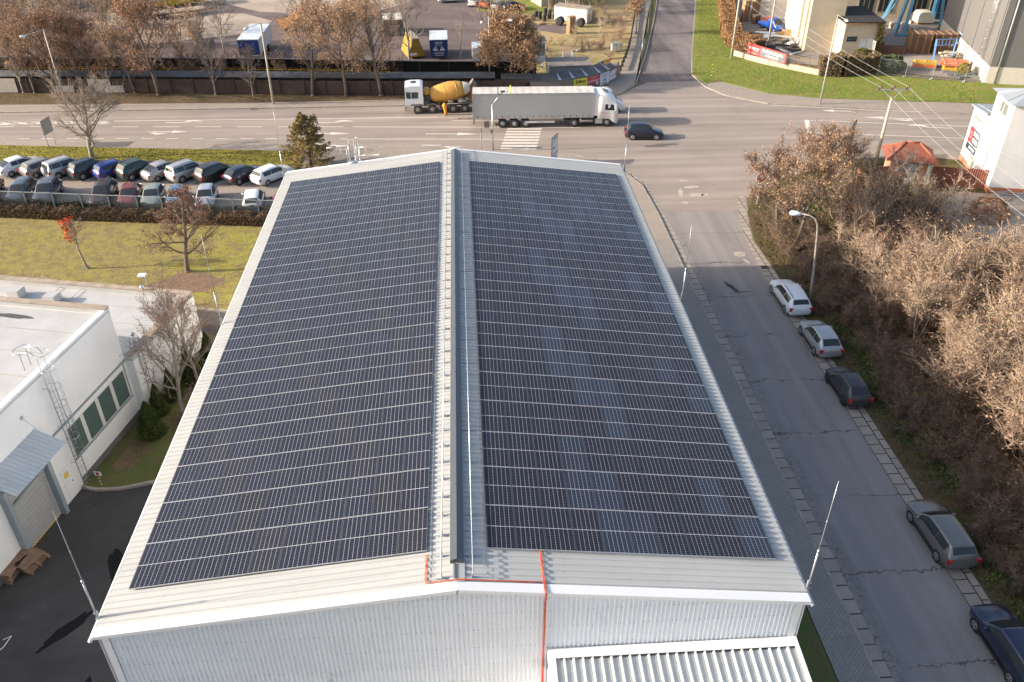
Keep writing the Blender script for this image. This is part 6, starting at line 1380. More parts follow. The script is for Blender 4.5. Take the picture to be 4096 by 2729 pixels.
o = thing('garden_lamp', 'small pole light with flat white head behind the low white roof', 'lamp', (-22.95,35.4,.05)); b = MB(); b.tube([(0,0,0),(.1,-.6,3.0)], .045, 6); b.build('post', M_steel, o, True); b = MB(); b.box((0,-.85,3.1),(.55,.5,.09)); b.build('lamp_head', M_lamp, o)
def sign(name, label, x, y, rz, w_, z0, z1, mboard, posts=1, mpost=None, backm=None, cat='sign', t=.05):
    o = thing(name, label, cat, (x,y,.08), rz); b = MB()
    for px_ in ([0] if posts == 1 else [-w_*.38, w_*.38]): b.tube([(px_,.05,-.1),(px_,.05,z1)], .04, 6)
    b.build('post', mpost or M_mast, o, True)
    b = MB(); b.bx(-w_/2,w_/2,-t/2,t/2,z0,z1); b.build('board', [mboard], o); return o
M_navy = flat('navy_print', (.03,.03,.16)); M_violet = flat('violet_print', (.22,.10,.42)); M_crim = flat('crimson_print', (.38,.03,.06)); M_blu = flat('blue_print', (.02,.13,.45)); M_ink = flat('black_print', (.03,.03,.03)); M_sy = flat('sign_yellow', (.72,.66,.06)); M_sred = flat('sign_red3', (.52,.045,.05)); M_dgrey = flat('sign_dark', (.085,.095,.115)); M_paper = flat('sign_white', (.70,.71,.74)); M_tealp = flat('teal_print', (.05,.25,.35))
sign('road_sign', 'direction board seen from behind on two posts beside the wide bare tree', -43.6,69.7,math.radians(80),1.7,1.5,3.1,mat('sign_back', (.35,.35,.34), .5, .4),2)
def bed(parent, x, z, s, y):
    b = MB(); q = lambda x0,x1,z0,z1: b.bx(x+x0*s,x+x1*s,y-.004,y,z+z0*s,z+z1*s)
    q(-.5,-.44,-.5,.55); q(.44,.5,-.5,.1); q(-.44,.44,-.12,-.02); q(-.30,-.02,.02,.32); q(.04,.48,.06,.30); b.build('bed_symbol', M_blu, parent)
def arrow_mark(parent, x, z, s, y, m, d=1):
    b = MB(); b.add([(x-d*.5*s,y,z-.06*s),(x+d*.28*s,y,z-.06*s),(x+d*.28*s,y,z+.06*s),(x-d*.5*s,y,z+.06*s)], [(0,1,2,3) if d > 0 else (3,2,1,0)]); b.add([(x+d*.26*s,y,z-.14*s),(x+d*.55*s,y,z),(x+d*.26*s,y,z+.14*s)], [(0,1,2) if d > 0 else (2,1,0)]); b.build('arrow_mark', m, parent)
ps = sign('guesthouse_sign', 'two-panel white guesthouse sign on the sidewalk behind the hall roof', 9.9,61.6,math.radians(62),1.5,1.15,2.95,M_paper,2)
text('PENZION', .26, M_navy, ps, (0,-.03,2.72), width=1.1); text('Morava', .2, M_crim, ps, (-.05,-.03,2.36)); bed(ps, -.3, 1.75, .5, -.03); arrow_mark(ps, .38, 1.85, .45, -.03, M_sred)
b = MB(); b.bx(-.76,.76,-.035,.035,1.08,1.14); b.bx(-.76,.76,-.035,.035,2.95,3.0); b.bx(-.78,-.74,-.035,.035,.1,3.0); b.bx(.74,.78,-.035,.035,.1,3.0); b.build('frame', M_ink, ps)
b = MB(); b.bx(-.74,.74,-.025,.025,.1,1.08); b.build('lower_board', M_paper, ps); text('stavební\nspořitelna', .17, M_blu, ps, (.15,-.03,.75)); arrow_mark(ps, .35, .3, .45, -.03, M_sred); b = MB(); b.bx(-.55,-.2,-.03,-.026,.5,.9); b.build('logo', M_tealp, ps)
o = sign('road_sign', 'pair of small signs seen edge-on at the crosswalk', 2.55,66.2,math.radians(80),.62,1.15,1.7,mat('sign_back', (.35,.35,.34), .5, .4)); b = MB(); b.bx(-.31,.31,-.02,.02,1.78,2.35); b.build('board', mat('sign_back', (.35,.35,.34), .5, .4), o)
o = thing('crossing_mast', 'grey crosswalk mast with a slanted arm and yellow-edged crossing signs', 'mast', (3.75,65.75,.08)); b = MB(); b.tube([(0,0,-.1),(0,0,4.95)], .085, 8); b.tube([(0,0,4.9),(1.15,.35,6.2)], .06, 8); b.tube([(.75,.2,5.75),(.6,-.1,6.25)], .03, 5); b.tube([(1.0,.3,6.05),(1.75,.35,6.2)], .03, 5); b.build('mast', M_zinc, o, True)
b = MB(); b.box((.58,-.05,6.3),(.05,.62,.9)); b.build('crossing_sign', M_dgrey, o); b = MB(); b.box((1.9,.35,6.3),(.05,.62,.9)); b.build('crossing_sign', mat('lime_edge', (.60,.75,.08), .4), o); b = MB(); b.box((1.93,.35,6.3),(.03,.42,.6)); b.build('sign_face', M_blu, o)
b = MB(); b.box((1.12,.33,6.2),(.45,.18,.12)); b.build('crossing_light', M_dgrey, o); b = MB(); b.box((-.12,0,2.1),(.12,.2,.42)); b.build('control_box', M_dgrey, o)
o = thing('island_bollard', 'orange keep-right bollard at the tip of the traffic island', 'bollard', (-1.35,77.35,.12)); b = MB(); b.tube([(0,0,0),(0,0,.35),(-.05,0,.8),(-.12,0,1.2),(-.1,0,1.42)], [.17,.16,.22,.24,.10], 12); b.build('body', mat('bollard_orange', (.75,.33,.03), .5), o, True); b = MB(); b.lathe([(.24,0),(.24,.05),(.18,.07)], (0,0,0), 14); b.build('foot', M_dgrey, o)
o = thing('stop_sign', 'red octagonal STOP sign half hidden by brown leaf clusters', 'sign', (27.7,50.4,.05), math.radians(6)); b = MB(); b.tube([(0,.04,-.1),(0,.04,3.1)], .035, 6); b.build('post', M_white, o, True)
def octo(b, r, y, z, mi=0): b.add([(r*math.cos(PI/8+k*PI/4), y, z+r*math.sin(PI/8+k*PI/4)) for k in range(8)]+[(r*math.cos(PI/8+k*PI/4), y+.02, z+r*math.sin(PI/8+k*PI/4)) for k in range(8)], [tuple(range(8)), tuple(range(15,7,-1))]+[(k,(k+1) % 8,8+(k+1) % 8,8+k)[::-1] for k in range(8)], mi)
b = MB(); octo(b, .50, -.02, 2.75); b.build('board_edge', M_white, o); b = MB(); octo(b, .46, -.028, 2.75); b.build('board', M_sred, o); text('STOP', .32, M_white, o, (0,-.034,2.75), bold=.01); b = MB(); b.box((0,-.02,2.05),(.5,.03,.22)); b.build('lower_board', M_white, o)
o = thing('stop_sign', 'grey back of an octagonal sign on the side road verge', 'sign', (25.7,97.7,.1)); b = MB(); b.tube([(0,-.04,-.1),(0,-.04,3.3)], .035, 6); b.build('post', M_zinc, o, True); b = MB(); octo(b, .48, 0, 2.85); b.build('board', mat('sign_back', (.35,.35,.34), .5, .4), o); b = MB(); b.box((0,.01,1.95),(.66,.02,.66)); b.build('lower_board', mat('sign_back', (.35,.35,.34), .5, .4), o)
o = thing('marker_pole', 'thin yellow and black striped pole in the bank grass', 'pole', (33.7,90.2,.1)); b = MB()
for k in range(8): b.tube([(0,0,k*.22),(0,0,k*.22+.22)], .04, 6, k % 2)
b.build('striped_tube', [M_ink, M_sy], o)
o = thing('marker_board', 'red and white striped marker board on a concrete foot in the depot', 'sign', (-18.2,131.1,.02)); b = MB()
for k in range(6): b.bx(-.28,.28,-.03,.03,.3+k*.28,.3+k*.28+.28, k % 2)
b.build('board', [M_white, M_sred], o); b = MB(); b.box((0,0,.15),(1.4,.5,.3), .3); b.build('foot', M_conc2, o)
# ---------------------------------------------------------------- curved advertising wall at the corner
cwl = thing('advert_wall', 'curved grey plank wall with a corrugated cap roof and four adverts', 'wall', (0,0,.05))
cw_ = [(9.2,84.45),(11.0,84.35),(12.9,84.35),(14.7,85.15),(16.5,86.05),(18.3,87.3),(19.7,88.55),(20.9,90.3),(21.6,92.6)]
b = MB(); b.wall(cw_, .0, 1.72, .12); b.build('wall', mat('grey_planks', (.22,.195,.17), .85, var=.25, s=2, fine=.35, fs=6), cwl)
bk = [(9.2,86.4),(11.0,86.4),(12.7,86.7),(14.2,87.4),(15.9,88.4),(17.6,89.6),(18.7,90.8),(19.6,92.0),(20.0,93.4)]
corr_roof('cap_roof', M_eter, cwl, [(x+.0,y-.12) for x, y in cw_][:8], bk[:8], 1.76, 2.1, .2, .03)
b = MB()
for i in range(2,8):
    f, k_ = Vector((*cw_[i],1.83)), Vector((*bk[i],2.16)); b.add([tuple(f+Vector((-.22,-.1,0))), tuple(f+Vector((.22,-.05,0))), tuple(k_)], [(0,1,2)])
b.build('ridge_flashings', M_zinc, cwl)
def board_on(i, t0, t1, name, label, m, z0, z1):
    """a board fixed to stretch i of the curved wall"""
    p, q_ = Vector(cw_[i]), Vector(cw_[i+1]); a = p.lerp(q_, t0); c_ = p.lerp(q_, t1); d = (c_-a); n_ = Vector((d.y,-d.x)).normalized()*.085; mid = (a+c_)/2+n_
    o = thing(name, label, 'advert', (mid.x, mid.y, .05), math.atan2(d.y,d.x), 'adverts on the curved wall'); w_ = d.length; b = MB(); b.bx(-w_/2,w_/2,-.015,.015,z0,z1); b.build('board', m, o); return o, w_
o, w_ = board_on(3, .0, 1.0, 'advert_board', 'yellow advert with black lettering and a small red square', M_sy, .12, 1.62); Y_ = -.02
text('Siko', .58, M_ink, o, (0,Y_,1.26), width=w_*.8, bold=.02); text('KOUPELNY • KUCHYNĚ', .16, M_ink, o, (0,Y_,.84), width=w_*.82); text('3,2 km', .26, M_ink, o, (.1,Y_,.52), bold=.006); arrow_mark(o, -.62, .5, .4, Y_, M_sred, -1); b = MB(); b.bx(-.30,-.08,Y_-.006,Y_-.003,1.08,1.30); b.build('red_square', M_sred, o)
o, w_ = board_on(4, .02, .99, 'advert_board', 'red and charcoal advert with a white house emblem', M_sred, .12, 1.62)
text('DOMY', .10, M_paper, o, (-.5,Y_,1.5)); text('DVEŘE  KOLEKTY', .11, M_paper, o, (.25,Y_,1.5)); text('OKNA  PLOTY', .11, M_paper, o, (0,Y_,1.34)); text('BTHAUS', .34, M_paper, o, (.22,Y_,1.0), width=w_*.68, bold=.008)
b = MB(); b.bx(-w_/2,w_/2,-.02,-.016,.12,.62); b.build('charcoal_band', M_dgrey, o); b = MB(); b.lathe([(.20,-.026),(.20,-.022),(.02,-.022)], (.62,0,.62), 20, 'y'); b.build('round_badge', M_paper, o); arrow_mark(o, .60, .62, .22, -.028, M_sred)
b = MB()
for k, s_ in enumerate((1, .66, .34)):
    x0 = -.82; b.beam((x0-.2*s_,Y_,.82),(x0-.2*s_,Y_,1.02+.06*s_),.035,.006); b.beam((x0-.2*s_,Y_,1.02+.06*s_),(x0,Y_,1.04+.2*s_),.035,.006); b.beam((x0,Y_,1.04+.2*s_),(x0+.2*s_,Y_,1.02+.06*s_),.035,.006); b.beam((x0+.2*s_,Y_,1.02+.06*s_),(x0+.2*s_,Y_,.82),.035,.006)
b.build('house_emblem', M_paper, o)
o, w_ = board_on(5, .02, .98, 'advert_board', 'white guesthouse advert with a blue bed symbol', M_paper, .10, 1.66)
text('PENZION', .26, M_navy, o, (0,Y_,1.46), width=w_*.72); text('Morava', .25, M_violet, o, (0,Y_,1.14), width=w_*.52); bed(o, 0, .68, .62, Y_); arrow_mark(o, 0, .28, 1.0, Y_, M_crim); b = MB(); b.beam((-w_*.4,Y_,1.26),(0,Y_,1.30),.03,.006); b.beam((0,Y_,1.30),(w_*.4,Y_,1.34),.03,.006); b.build('crimson_swoosh', M_crim, o)
o, w_ = board_on(6, .02, .96, 'advert_board', 'white advert with a crimson border and arrow-shaped end', M_paper, .30, 1.55)
b = MB(); b.bx(-w_/2,w_/2,-.02,-.016,.30,.35); b.bx(-w_/2,w_/2,-.02,-.016,1.50,1.55); b.bx(-w_/2,-w_/2+.05,-.02,-.016,.35,1.5); b.add([(w_/2-.28,-.02,.35),(w_/2,-.02,.92),(w_/2-.28,-.02,1.5)], [(0,1,2)]); b.build('crimson_border', M_crim, o)
text('AUTO\nLAK', .17, M_ink, o, (-.62,Y_,1.28)); text('PRODEJ', .11, M_ink, o, (.1,Y_,1.08)); text('DOVOZ PALET ONLINE', .13, M_ink, o, (-.12,Y_,.85), width=w_*.68, bold=.006); text('otevřeno denně', .10, M_ink, o, (-.12,Y_,.56))
o = thing('direction_sign', 'small orange direction board on a yellow post above the curved wall', 'sign', (19.5,89.3,.05), math.radians(28)); b = MB(); b.tube([(0,.03,0),(0,.03,2.85)], .03, 6); b.build('post', mat('post_yellow', (.6,.42,.05), .6), o, True); b = MB(); b.bx(-.45,.45,-.02,.02,2.4,2.95); b.build('board', mat('board_orange', (.75,.36,.02), .5), o); b = MB(); b.bx(-.49,.49,-.015,.015,2.36,2.99); b.build('board_rim', M_white, o)
b = MB(); b.lathe([(.16,-.02),(.16,.02)], (.58,0,2.86), 16, 'y'); b.build('round_sign', M_sred, o)
o = thing('shed', 'low shed with teal and white ribbed front behind the curved wall', 'shed', (15.0,93.9,.0), .03); b = MB(); b.bx(-2.8,2.8,-1.5,1.6,0,1.35); b.build('wall', mat('shed_teal', (.045,.075,.085), .7), o)
b = MB()
for k in range(40): b.bx(-2.78+k*.14,-2.78+k*.14+.07,-1.53,-1.50,.05,1.3)
b.build('front_ribs', M_white, o); b = MB(); b.add([(-2.95,-1.8,1.42),(2.95,-1.8,1.42),(2.95,1.8,1.62),(-2.95,1.8,1.62),(-2.95,-1.8,1.36),(2.95,-1.8,1.36),(2.95,1.8,1.56),(-2.95,1.8,1.56)], [(0,1,2,3),(7,6,5,4),(0,4,5,1),(1,5,6,2),(2,6,7,3),(3,7,4,0)]); b.build('roof', mat('felt_roof', (.25,.22,.19), .9, var=.2), o)
pf2 = thing('plank_fence', 'dark rail fence along the shaded side road sidewalk', 'fence', (0,0,.1)); b = MB(); dl = [(22.3,94.0),(24.0,100),(25.8,107),(28.0,117),(32,135)]
b.wall(dl, .35, .62, .05); b.wall(dl, .85, 1.15, .05); b.build('rails', mat('old_rails', (.05,.047,.035), .9, var=.3), pf2); b = MB()
for p, q_ in zip(dl, dl[1:]):
    n = int(math.dist(p,q_)/1.8)
    for k in range(n): t = k/n; b.box((p[0]+(q_[0]-p[0])*t, p[1]+(q_[1]-p[1])*t, .65), (.12,.12,1.35))
b.build('posts', mat('old_rails', (.05,.047,.035), .9), pf2)
# ---------------------------------------------------------------- things standing about the depot plot
o = thing('site_cabin', 'white four-door storage cabin on the wild plot', 'cabin', (19.2,123.1,.02), math.radians(-30)); b = MB(); b.bx(-2.9,2.9,-1.1,1.1,.12,2.25); b.build('wall', mat('cabin_white', (.66,.66,.66), .5, var=.06, fine=.2, fs=3), o)
for k in range(4): b = MB(); b.bx(-2.82+k*1.42,-2.82+k*1.42+1.36,-1.125,-1.10,.2,2.15); b.build('door', mat('cabin_door', (.70,.70,.70), .5), o)
b = MB(); b.bx(-3.0,3.0,-1.2,1.2,2.25,2.36); b.build('roof', mat('cabin_roof', (.32,.26,.20), .9, var=.3), o); b = MB(); b.bx(-2.9,2.9,-1.05,1.05,0,.12); b.build('base', M_dgrey, o)
o = thing('concrete_building', 'pale concrete building end at the top of the wild plot', 'building', (17.6,137.0,0), .3); b = MB(); b.bx(-3.6,3.6,-2.5,2.5,0,5); b.build('wall', mat('pale_concrete', (.42,.37,.31), .85, var=.12), o); b = MB(); b.bx(-3.8,3.8,-2.7,2.7,5,5.2); b.build('roof', M_dgrey, o)
def tyre_stack(label, x, y, n, r=.32, hh=.2):
    b = MB()
    for k in range(n): b.lathe([(r*.55,.01),(r*.95,.02),(r,.06),(r,hh-.05),(r*.95,hh-.01),(r*.55,hh)], (random.uniform(-.02,.02),random.uniform(-.02,.02),k*hh), 16)
    o = b.build('tyre_stack', mat('old_tyre', (.035,.034,.034), .85, var=.3), None, True, (x,y,.02)); tag(o, label, 'tyres', 'tyre stacks by the site cabin')
for (x,y,n,lb) in [(12.7,123.6,5,'stack of old tyres in front, leftmost by the pallet'),(13.4,126.0,5,'low tyre stack at the back of the group'),(13.9,124.6,6,'taller tyre stack in the middle of the group'),(14.5,123.1,5,'front tyre stack closest to the loose planks'),(15.0,127.0,6,'rearmost tall tyre stack'),(15.5,124.7,7,'tallest tyre stack of the group'),(16.4,125.0,4,'short tyre stack beside the cabin door')]: tyre_stack(lb, x, y, n)
for i, (x, y, lb) in enumerate([(16.5,119.9,'big lorry tyres standing upright at the cabin corner'),(19.7,118.7,'big lorry tyres standing upright behind the pallet tower')]):
    b = MB()
    for k in range(3): b.lathe([(.32,.01),(.60,.02),(.65,.08),(.65,.24),(.60,.29),(.32,.3)], (0,k*.33,.66), 20, 'y')
    tag(b.build('lorry_tyres', mat('old_tyre', (.035,.034,.034), .85, var=.3), None, True, (x,y,.02), math.radians(-30)), lb, 'tyres', 'upright lorry tyres')
def pallet_tower(label, x, y, n, rz, m, group=None):
    b = MB()
    for k in range(n): pallet(b, k*.145, random.uniform(-.02,.02), random.uniform(-.02,.02), random.uniform(-.02,.02))
    tag(b.build('pallet_stack', m, None, False, (x,y,.02), rz), label, 'pallets', group)
pallet_tower('tall tower of pale pallets in front of the site cabin', 17.9,114.9,18,.5,M_woodl); pallet_tower('low stack of pallets left of the tyre stacks', 11.4,124.6,5,.2,M_woodl)
b = MB()
for k in range(9): b.box((random.uniform(-.5,.5),random.uniform(-.3,.3),.05+k*.03),(2.2,.16,.04), random.uniform(-.4,.4))
tag(b.build('plank_pile', M_woodl, None, False, (14.6,121.2,.02)), 'loose pile of pale planks on the gravel', 'planks')
o = thing('utility_cabinet', 'white utility cabinet at the top of the dry scrub by the rail fence', 'cabinet', (23.2,104.3,.02), .1); b = MB(); b.bx(-.65,.65,-.4,.4,.1,1.1); b.build('body', mat('cabinet_white', (.62,.63,.60), .5), o); b = MB(); b.bx(-.7,.7,-.45,.45,1.1,1.18); b.build('lid', M_mast, o); b = MB(); b.bx(-.02,.02,-.42,-.40,.15,1.05); b.build('door_gap', M_dgrey, o)
o = thing('discarded_fridge', 'discarded white appliance lying in the dry grass behind the shed', 'appliance', (15.7,100.8,.02), .1); b = MB(); b.bx(-.75,.75,-.05,.05,.05,.9); b.bx(-.75,-.65,-.5,.05,.05,.9); b.bx(.6,.75,-.5,.05,.05,.8); b.build('shell', M_white, o)
b = MB(); b.box((0,0,.2),(2.0,.2,.2),.5); b.box((.3,-.2,.3),(1.7,.18,.18),.9); tag(b.build('beam_pile', mat('pale_beams', (.55,.46,.38), .85), None, False, (17.6,104.6,.02)), 'two pale timbers dropped in the dry grass', 'timbers')
o = thing('billboard', 'large weathered billboard partly hidden by the leafy brown tree', 'billboard', (10.9,95.0,.02), math.radians(46)); b = MB()
for x in (-1.3,1.3): b.beam((x,.1,0),(x,.1,4.2),.14,.14)
b.build('posts', M_steel, o); b = MB(); b.bx(-1.7,1.7,-.05,.05,.9,4.3); b.build('board', M_paper, o); b = MB(); b.bx(-1.1,1.6,-.06,-.052,1.9,3.3); b.build('print_panel', mat('poster_teal', (.05,.11,.13), .6, col2=(.30,.32,.30), s=1.2), o)
# ---------------------------------------------------------------- works yard beyond the main road
M_bei = mat('beige_render', (.58,.485,.355), .9, var=.10, s=.4, bmp=.35, bs_=9, fine=.12, fs=3); M_bitu = mat('bitumen_roof', (.035,.033,.032), .85, var=.4, s=1.5); M_rust = mat('rusty_steel', (.28,.14,.06), .8, var=.3); M_bsteel = mat('crane_blue', (.10,.30,.46), .5, var=.1)
hedge('ivy_hedge', 'brown ivy-covered hedge along the top of the works bank', 'hedge', [(49,140),(45.4,126),(42.4,114),(41.0,106),(41.4,103.8),(43.3,100.4)], 2.4, 2.3, 36000, .20, M_ivyb, 101, mat('ivy_core', (.06,.04,.025), .95), (M_ivyg, .08))
o = thing('low_wall', 'low whitewashed retaining wall at the top of the works bank', 'wall', (0,0,.05)); b = MB(); b.wall([(39.7,100.6),(41.2,97.9),(43.0,95.5),(44.8,93.8),(48.3,90.5)], 0, .78, .28); b.build('wall', mat('old_whitewash', (.56,.47,.37), .9, var=.15, s=1, fine=.4, fs=3), o)
bn = thing('banner', 'red and grey furniture banner fixed above the low wall', 'banner', (42.85,96.35,.05), math.atan2(-6.3,3.5)); bw = 7.0
b = MB()
for x in (-3.5,-1.2,1.2,3.5): b.tube([(x,.06,.3),(x,.06,2.1)], .04, 5)
b.build('posts', M_mast, bn); b = MB(); b.bx(-bw/2,bw/2,-.02,.02,.72,2.12); b.build('banner_cloth', mat('banner_red', (.60,.05,.05), .6), bn)
b = MB(); b.bx(-1.15,3.3,-.03,-.022,.84,2.0); b.build('grey_field', mat('banner_grey', (.15,.165,.18), .6), bn)
text('Kvalitní nábytek', .52, M_white, bn, (1.05,-.035,1.66), width=3.7, bold=.014); text('a kuchyně', .52, M_white, bn, (1.05,-.035,1.14), width=2.2, bold=.014); text('creaptuar', .5, M_white, bn, (-2.3,-.03,1.62), width=1.9, bold=.01); text('& design', .22, M_white, bn, (-1.9,-.03,1.3)); text('www.nabytek.cz', .18, M_white, bn, (-2.3,-.03,.95), width=1.8)
o = thing('mesh_fence', 'rusty framed wire mesh panels on the low wall beside the banner', 'fence', (0,0,.8)); b = MB(); pts = [(45.0,93.6),(46.1,92.6),(47.2,91.55),(48.2,90.6)]
for x, y in pts: b.box((x,y,.6),(.06,.06,1.25), .7)
b.wall(pts, 1.15,1.2,.05); b.wall(pts, .05,.1,.05); b.build('frame', M_rust, o); b = MB()
for p, q_ in zip(pts, pts[1:]):
    for k in range(12): t = k/12; b.box((p[0]+(q_[0]-p[0])*t, p[1]+(q_[1]-p[1])*t, .62),(.012,.012,1.1))
    for k in range(10): b.wall([p,q_], .1+k*.11,.11+k*.11,.01)
b.build('wire_mesh', mat('mesh_wire', (.30,.24,.15), .7), o)
o = thing('small_sign', 'small red plate on the mesh fence by the leaning lamp', 'sign', (48.7,90.5,.05), -.1); b = MB(); b.bx(-.42,.42,-.02,.02,1.45,1.95); b.build('plate', mat('plate_red', (.75,.06,.03), .5), o); text('POZOR', .2, M_white, o, (0,-.025,1.7))
hedge('vine_mass', 'heap of brown hanging vines in front of the beige annex', 'vines', [(48.3,90.8),(51.0,90.3),(53.6,90.9),(56.0,91.6)], 2.4, 2.5, 15000, .20, mat('vine_brown', (.16,.105,.055), .9, col2=(.27,.19,.11), world=True, s=1.5), 103, mat('ivy_core', (.06,.04,.025), .95), (M_ivyg, .12))
foliage_thing('evergreen_shrub', 'green ivy shrub spilling over the vine heap', 'shrub', (54.6,92.4,.05), cone_pts(2.9,1.5,7,3600), .2, M_ivyg, 8, (2.2,.08), 'shrubs at the works fence', stemname='stem', fname='foliage')
foliage_thing('evergreen_shrub', 'loose green shrub behind the wire fence', 'shrub', (59.0,92.3,.05), cone_pts(2.0,1.7,9,3600), .2, mat('shrub_green', (.07,.10,.035), .85, col2=(.13,.15,.05), world=True), 9, (1.5,.08), 'shrubs at the works fence', stemname='stem', fname='foliage')
foliage_thing('evergreen_shrub', 'small green sapling between the yellow racks and the grey building', 'shrub', (67.5,89.3,.05), cone_pts(1.6,.8,12,1500), .18, M_lyel, 10, (1.3,.05), 'shrubs at the works fence', stemname='stem', fname='foliage')
o = thing('wire_fence', 'galvanised site fence panels along the edge of the works bank', 'fence', (0,0,.1)); pts = [(56.3,90.4),(59.4,88.9),(62.4,87.6),(66.1,86.2),(68.4,85.6)]; b = MB()
for x, y in pts: b.tube([(x,y,0),(x,y,2.1)], .035, 6); b.box((x,y,.06),(.7,.25,.14),.4)
b.wall(pts, 2.02,2.06,.04); b.wall(pts, .14,.18,.04); b.build('frame', M_zinc, o); b = MB()
for p, q_ in zip(pts, pts[1:]):
    for k in range(22): t = k/22; b.box((p[0]+(q_[0]-p[0])*t, p[1]+(q_[1]-p[1])*t, 1.1),(.008,.008,1.9))
    for k in range(9): b.wall([p,q_], .25+k*.2,.258+k*.2,.008)
b.build('wire_mesh', M_zinc, o)
bb_ = thing('beige_tower', 'tall beige rendered building with bare vines at its foot', 'building', (50.5,102.4,0), math.radians(-4)); b = MB(); b.bx(0,4.9,0,12,0,14); b.build('wall', M_bei, bb_); b = MB(); b.bx(-.25,0.0,.9,1.6,0,14); b.bx(-.25,0.0,3.4,4.1,0,14); b.build('pilaster', M_bei, bb_); b = MB(); b.bx(-.2,5.1,-.2,12.2,14,14.3); b.build('roof', M_bitu, bb_); b = MB(); b.tube([(-.3,2.5,0),(-.3,2.5,14)], .06, 6); b.build('downpipe', M_steel, bb_, True)
an = thing('beige_annex', 'small beige annex with black mono-pitch roof and pale double door', 'building', (54.7,99.5,0), math.radians(3)); b = MB(); b.prism([(0,0),(5.3,0),(5.3,6.5),(0,6.5)], 0, 4.55); b.build('wall', M_bei, an)
b = MB(); b.add([(-.3,-.35,4.58),(5.65,-.35,4.58),(5.65,6.8,5.2),(-.3,6.8,5.2),(-.3,-.35,4.72),(5.65,-.35,4.72),(5.65,6.8,5.34),(-.3,6.8,5.34)], [(3,2,1,0),(4,5,6,7),(0,1,5,4),(1,2,6,5),(2,3,7,6),(3,0,4,7)]); b.build('roof', M_bitu, an); b = MB(); b.tube([(-.3,-.42,4.56),(5.6,-.42,4.56)], .06, 6); b.build('gutter', M_rust, an, True)
f = MB(); f.bx(.5,2.0,-.06,-.0,2.05,2.75); wn = f.build('window', mat('dark_pane', (.02,.025,.025), .2), an); f = MB()
for k in range(6): f.bx(.5+k*.3-.015,.5+k*.3+.015,-.075,-.061,2.05,2.75)
for k in range(3): f.bx(.5,2.0,-.075,-.061,2.05+k*.35-.015,2.05+k*.35+.015)
f.build('bars', M_steel, wn)
f = MB(); f.bx(2.6,4.5,-.07,.0,.05,2.35); dr_ = f.build('door', mat('pale_door', (.58,.62,.62), .6, var=.1, fine=.2, fs=4), an); f = MB(); f.bx(3.53,3.57,-.08,-.071,.05,2.35); f.build('door_gap', M_steel, dr_); f = MB(); f.bx(4.5,4.56,-.95,-.07,.05,2.2); f.build('door_leaf', mat('grey_leaf', (.40,.38,.35), .7), an)
foliage_thing('ivy', 'ivy climbing the far corner of the beige annex', 'ivy', (59.9,99.6,.05), np.stack([np.random.default_rng(3).normal(0,.25,2200), np.random.default_rng(4).normal(-.1,.25,2200), np.random.default_rng(5).random(2200)**.8*4.4], 1), .18, M_ivyg, 11, (4,.05), stemname='stem', fname='foliage')
wh_ = thing('works_hall', 'long beige workshop wall with dark triple windows behind the blue crane', 'building', (58,122.5,0), math.radians(-6)); b = MB(); b.bx(0,40,0,14,0,10); b.build('wall', mat('hall_beige', (.46,.39,.29), .9, var=.12), wh_)
for x in (8.0,11.2,16.5,19.6):
    f = MB(); f.bx(x,x+2.6,-.08,0,1.0,4.2); wn = f.build('window', mat('frame_brown', (.33,.27,.20), .7), wh_)
    for k in range(3):
        f = MB(); f.bx(x+.12+k*.84,x+.12+k*.84+.66,-.10,-.081,1.2,4.0); f.build('pane', mat('dark_pane', (.02,.025,.025), .2), wn)
b = MB(); b.bx(21,24,-.08,0,0,4.5); d_ = b.build('door', mat('door_dark', (.05,.055,.06), .5), wh_); b = MB(); b.bx(20.8,21.0,-.12,0,0,4.7); b.bx(24,24.2,-.12,0,0,4.7); b.bx(20.8,24.2,-.12,0,4.5,4.7); b.build('frame', mat('door_blue', (.02,.15,.42), .5), d_); b = MB(); b.bx(-.2,3.0,-.2,0,0,10); b.build('brick_bay', mat('orange_brick', (.45,.22,.12), .9, var=.2, s=4), wh_)
cr = thing('gantry_crane', 'light blue gantry crane on splayed legs in the works yard', 'crane', (0,0,.02))
for (x, y, tx, ty) in [(68.3,111.9,70.5,113),(69.2,110.8,70.5,112.5),(76.2,113.3,75.0,114.0),(76.6,117.5,75.2,114.6),(67.8,116.5,70.2,114.4)]: b = MB(); b.beam((x,y,0),(tx,ty,11),.42,.42); b.build('leg', M_bsteel, cr)
b = MB(); b.beam((66,113.6,11),(84,114.2,11),.7,.9); b.build('girder', M_bsteel, cr)
b = MB(); b.beam((68.4,111.6,1.5),(69.8,113.6,6.5),.12,.12); b.beam((76.3,113.6,1.5),(75.4,114.6,7),.12,.12); b.beam((76.5,116.5,1.2),(75.2,113.9,7.4),.12,.12); b.beam((67.9,116,1),(70,112.9,8),.12,.12); b.build('braces', M_bsteel, cr)
b = MB(); b.bx(72.3,73.6,113,114,8.6,9.4); b.lathe([(.4,-.3),(.4,.3)], (72.9,113.2,8.3), 14, 'y'); b.beam((73,113.5,9.4),(73,113.6,11),.1,.1); b.build('hoist', M_bsteel, cr)
b = MB(); b.beam((67.5,110.3,.12),(71,109.8,.12),.3,.24); b.build('rail_beam', M_bsteel, cr)
M_brk = mat('stacked_boards', (.175,.105,.07), .9, var=.25, s=2.5, fine=.3, fs=6); M_strap = mat('stack_battens', (.40,.24,.12), .9, var=.2)
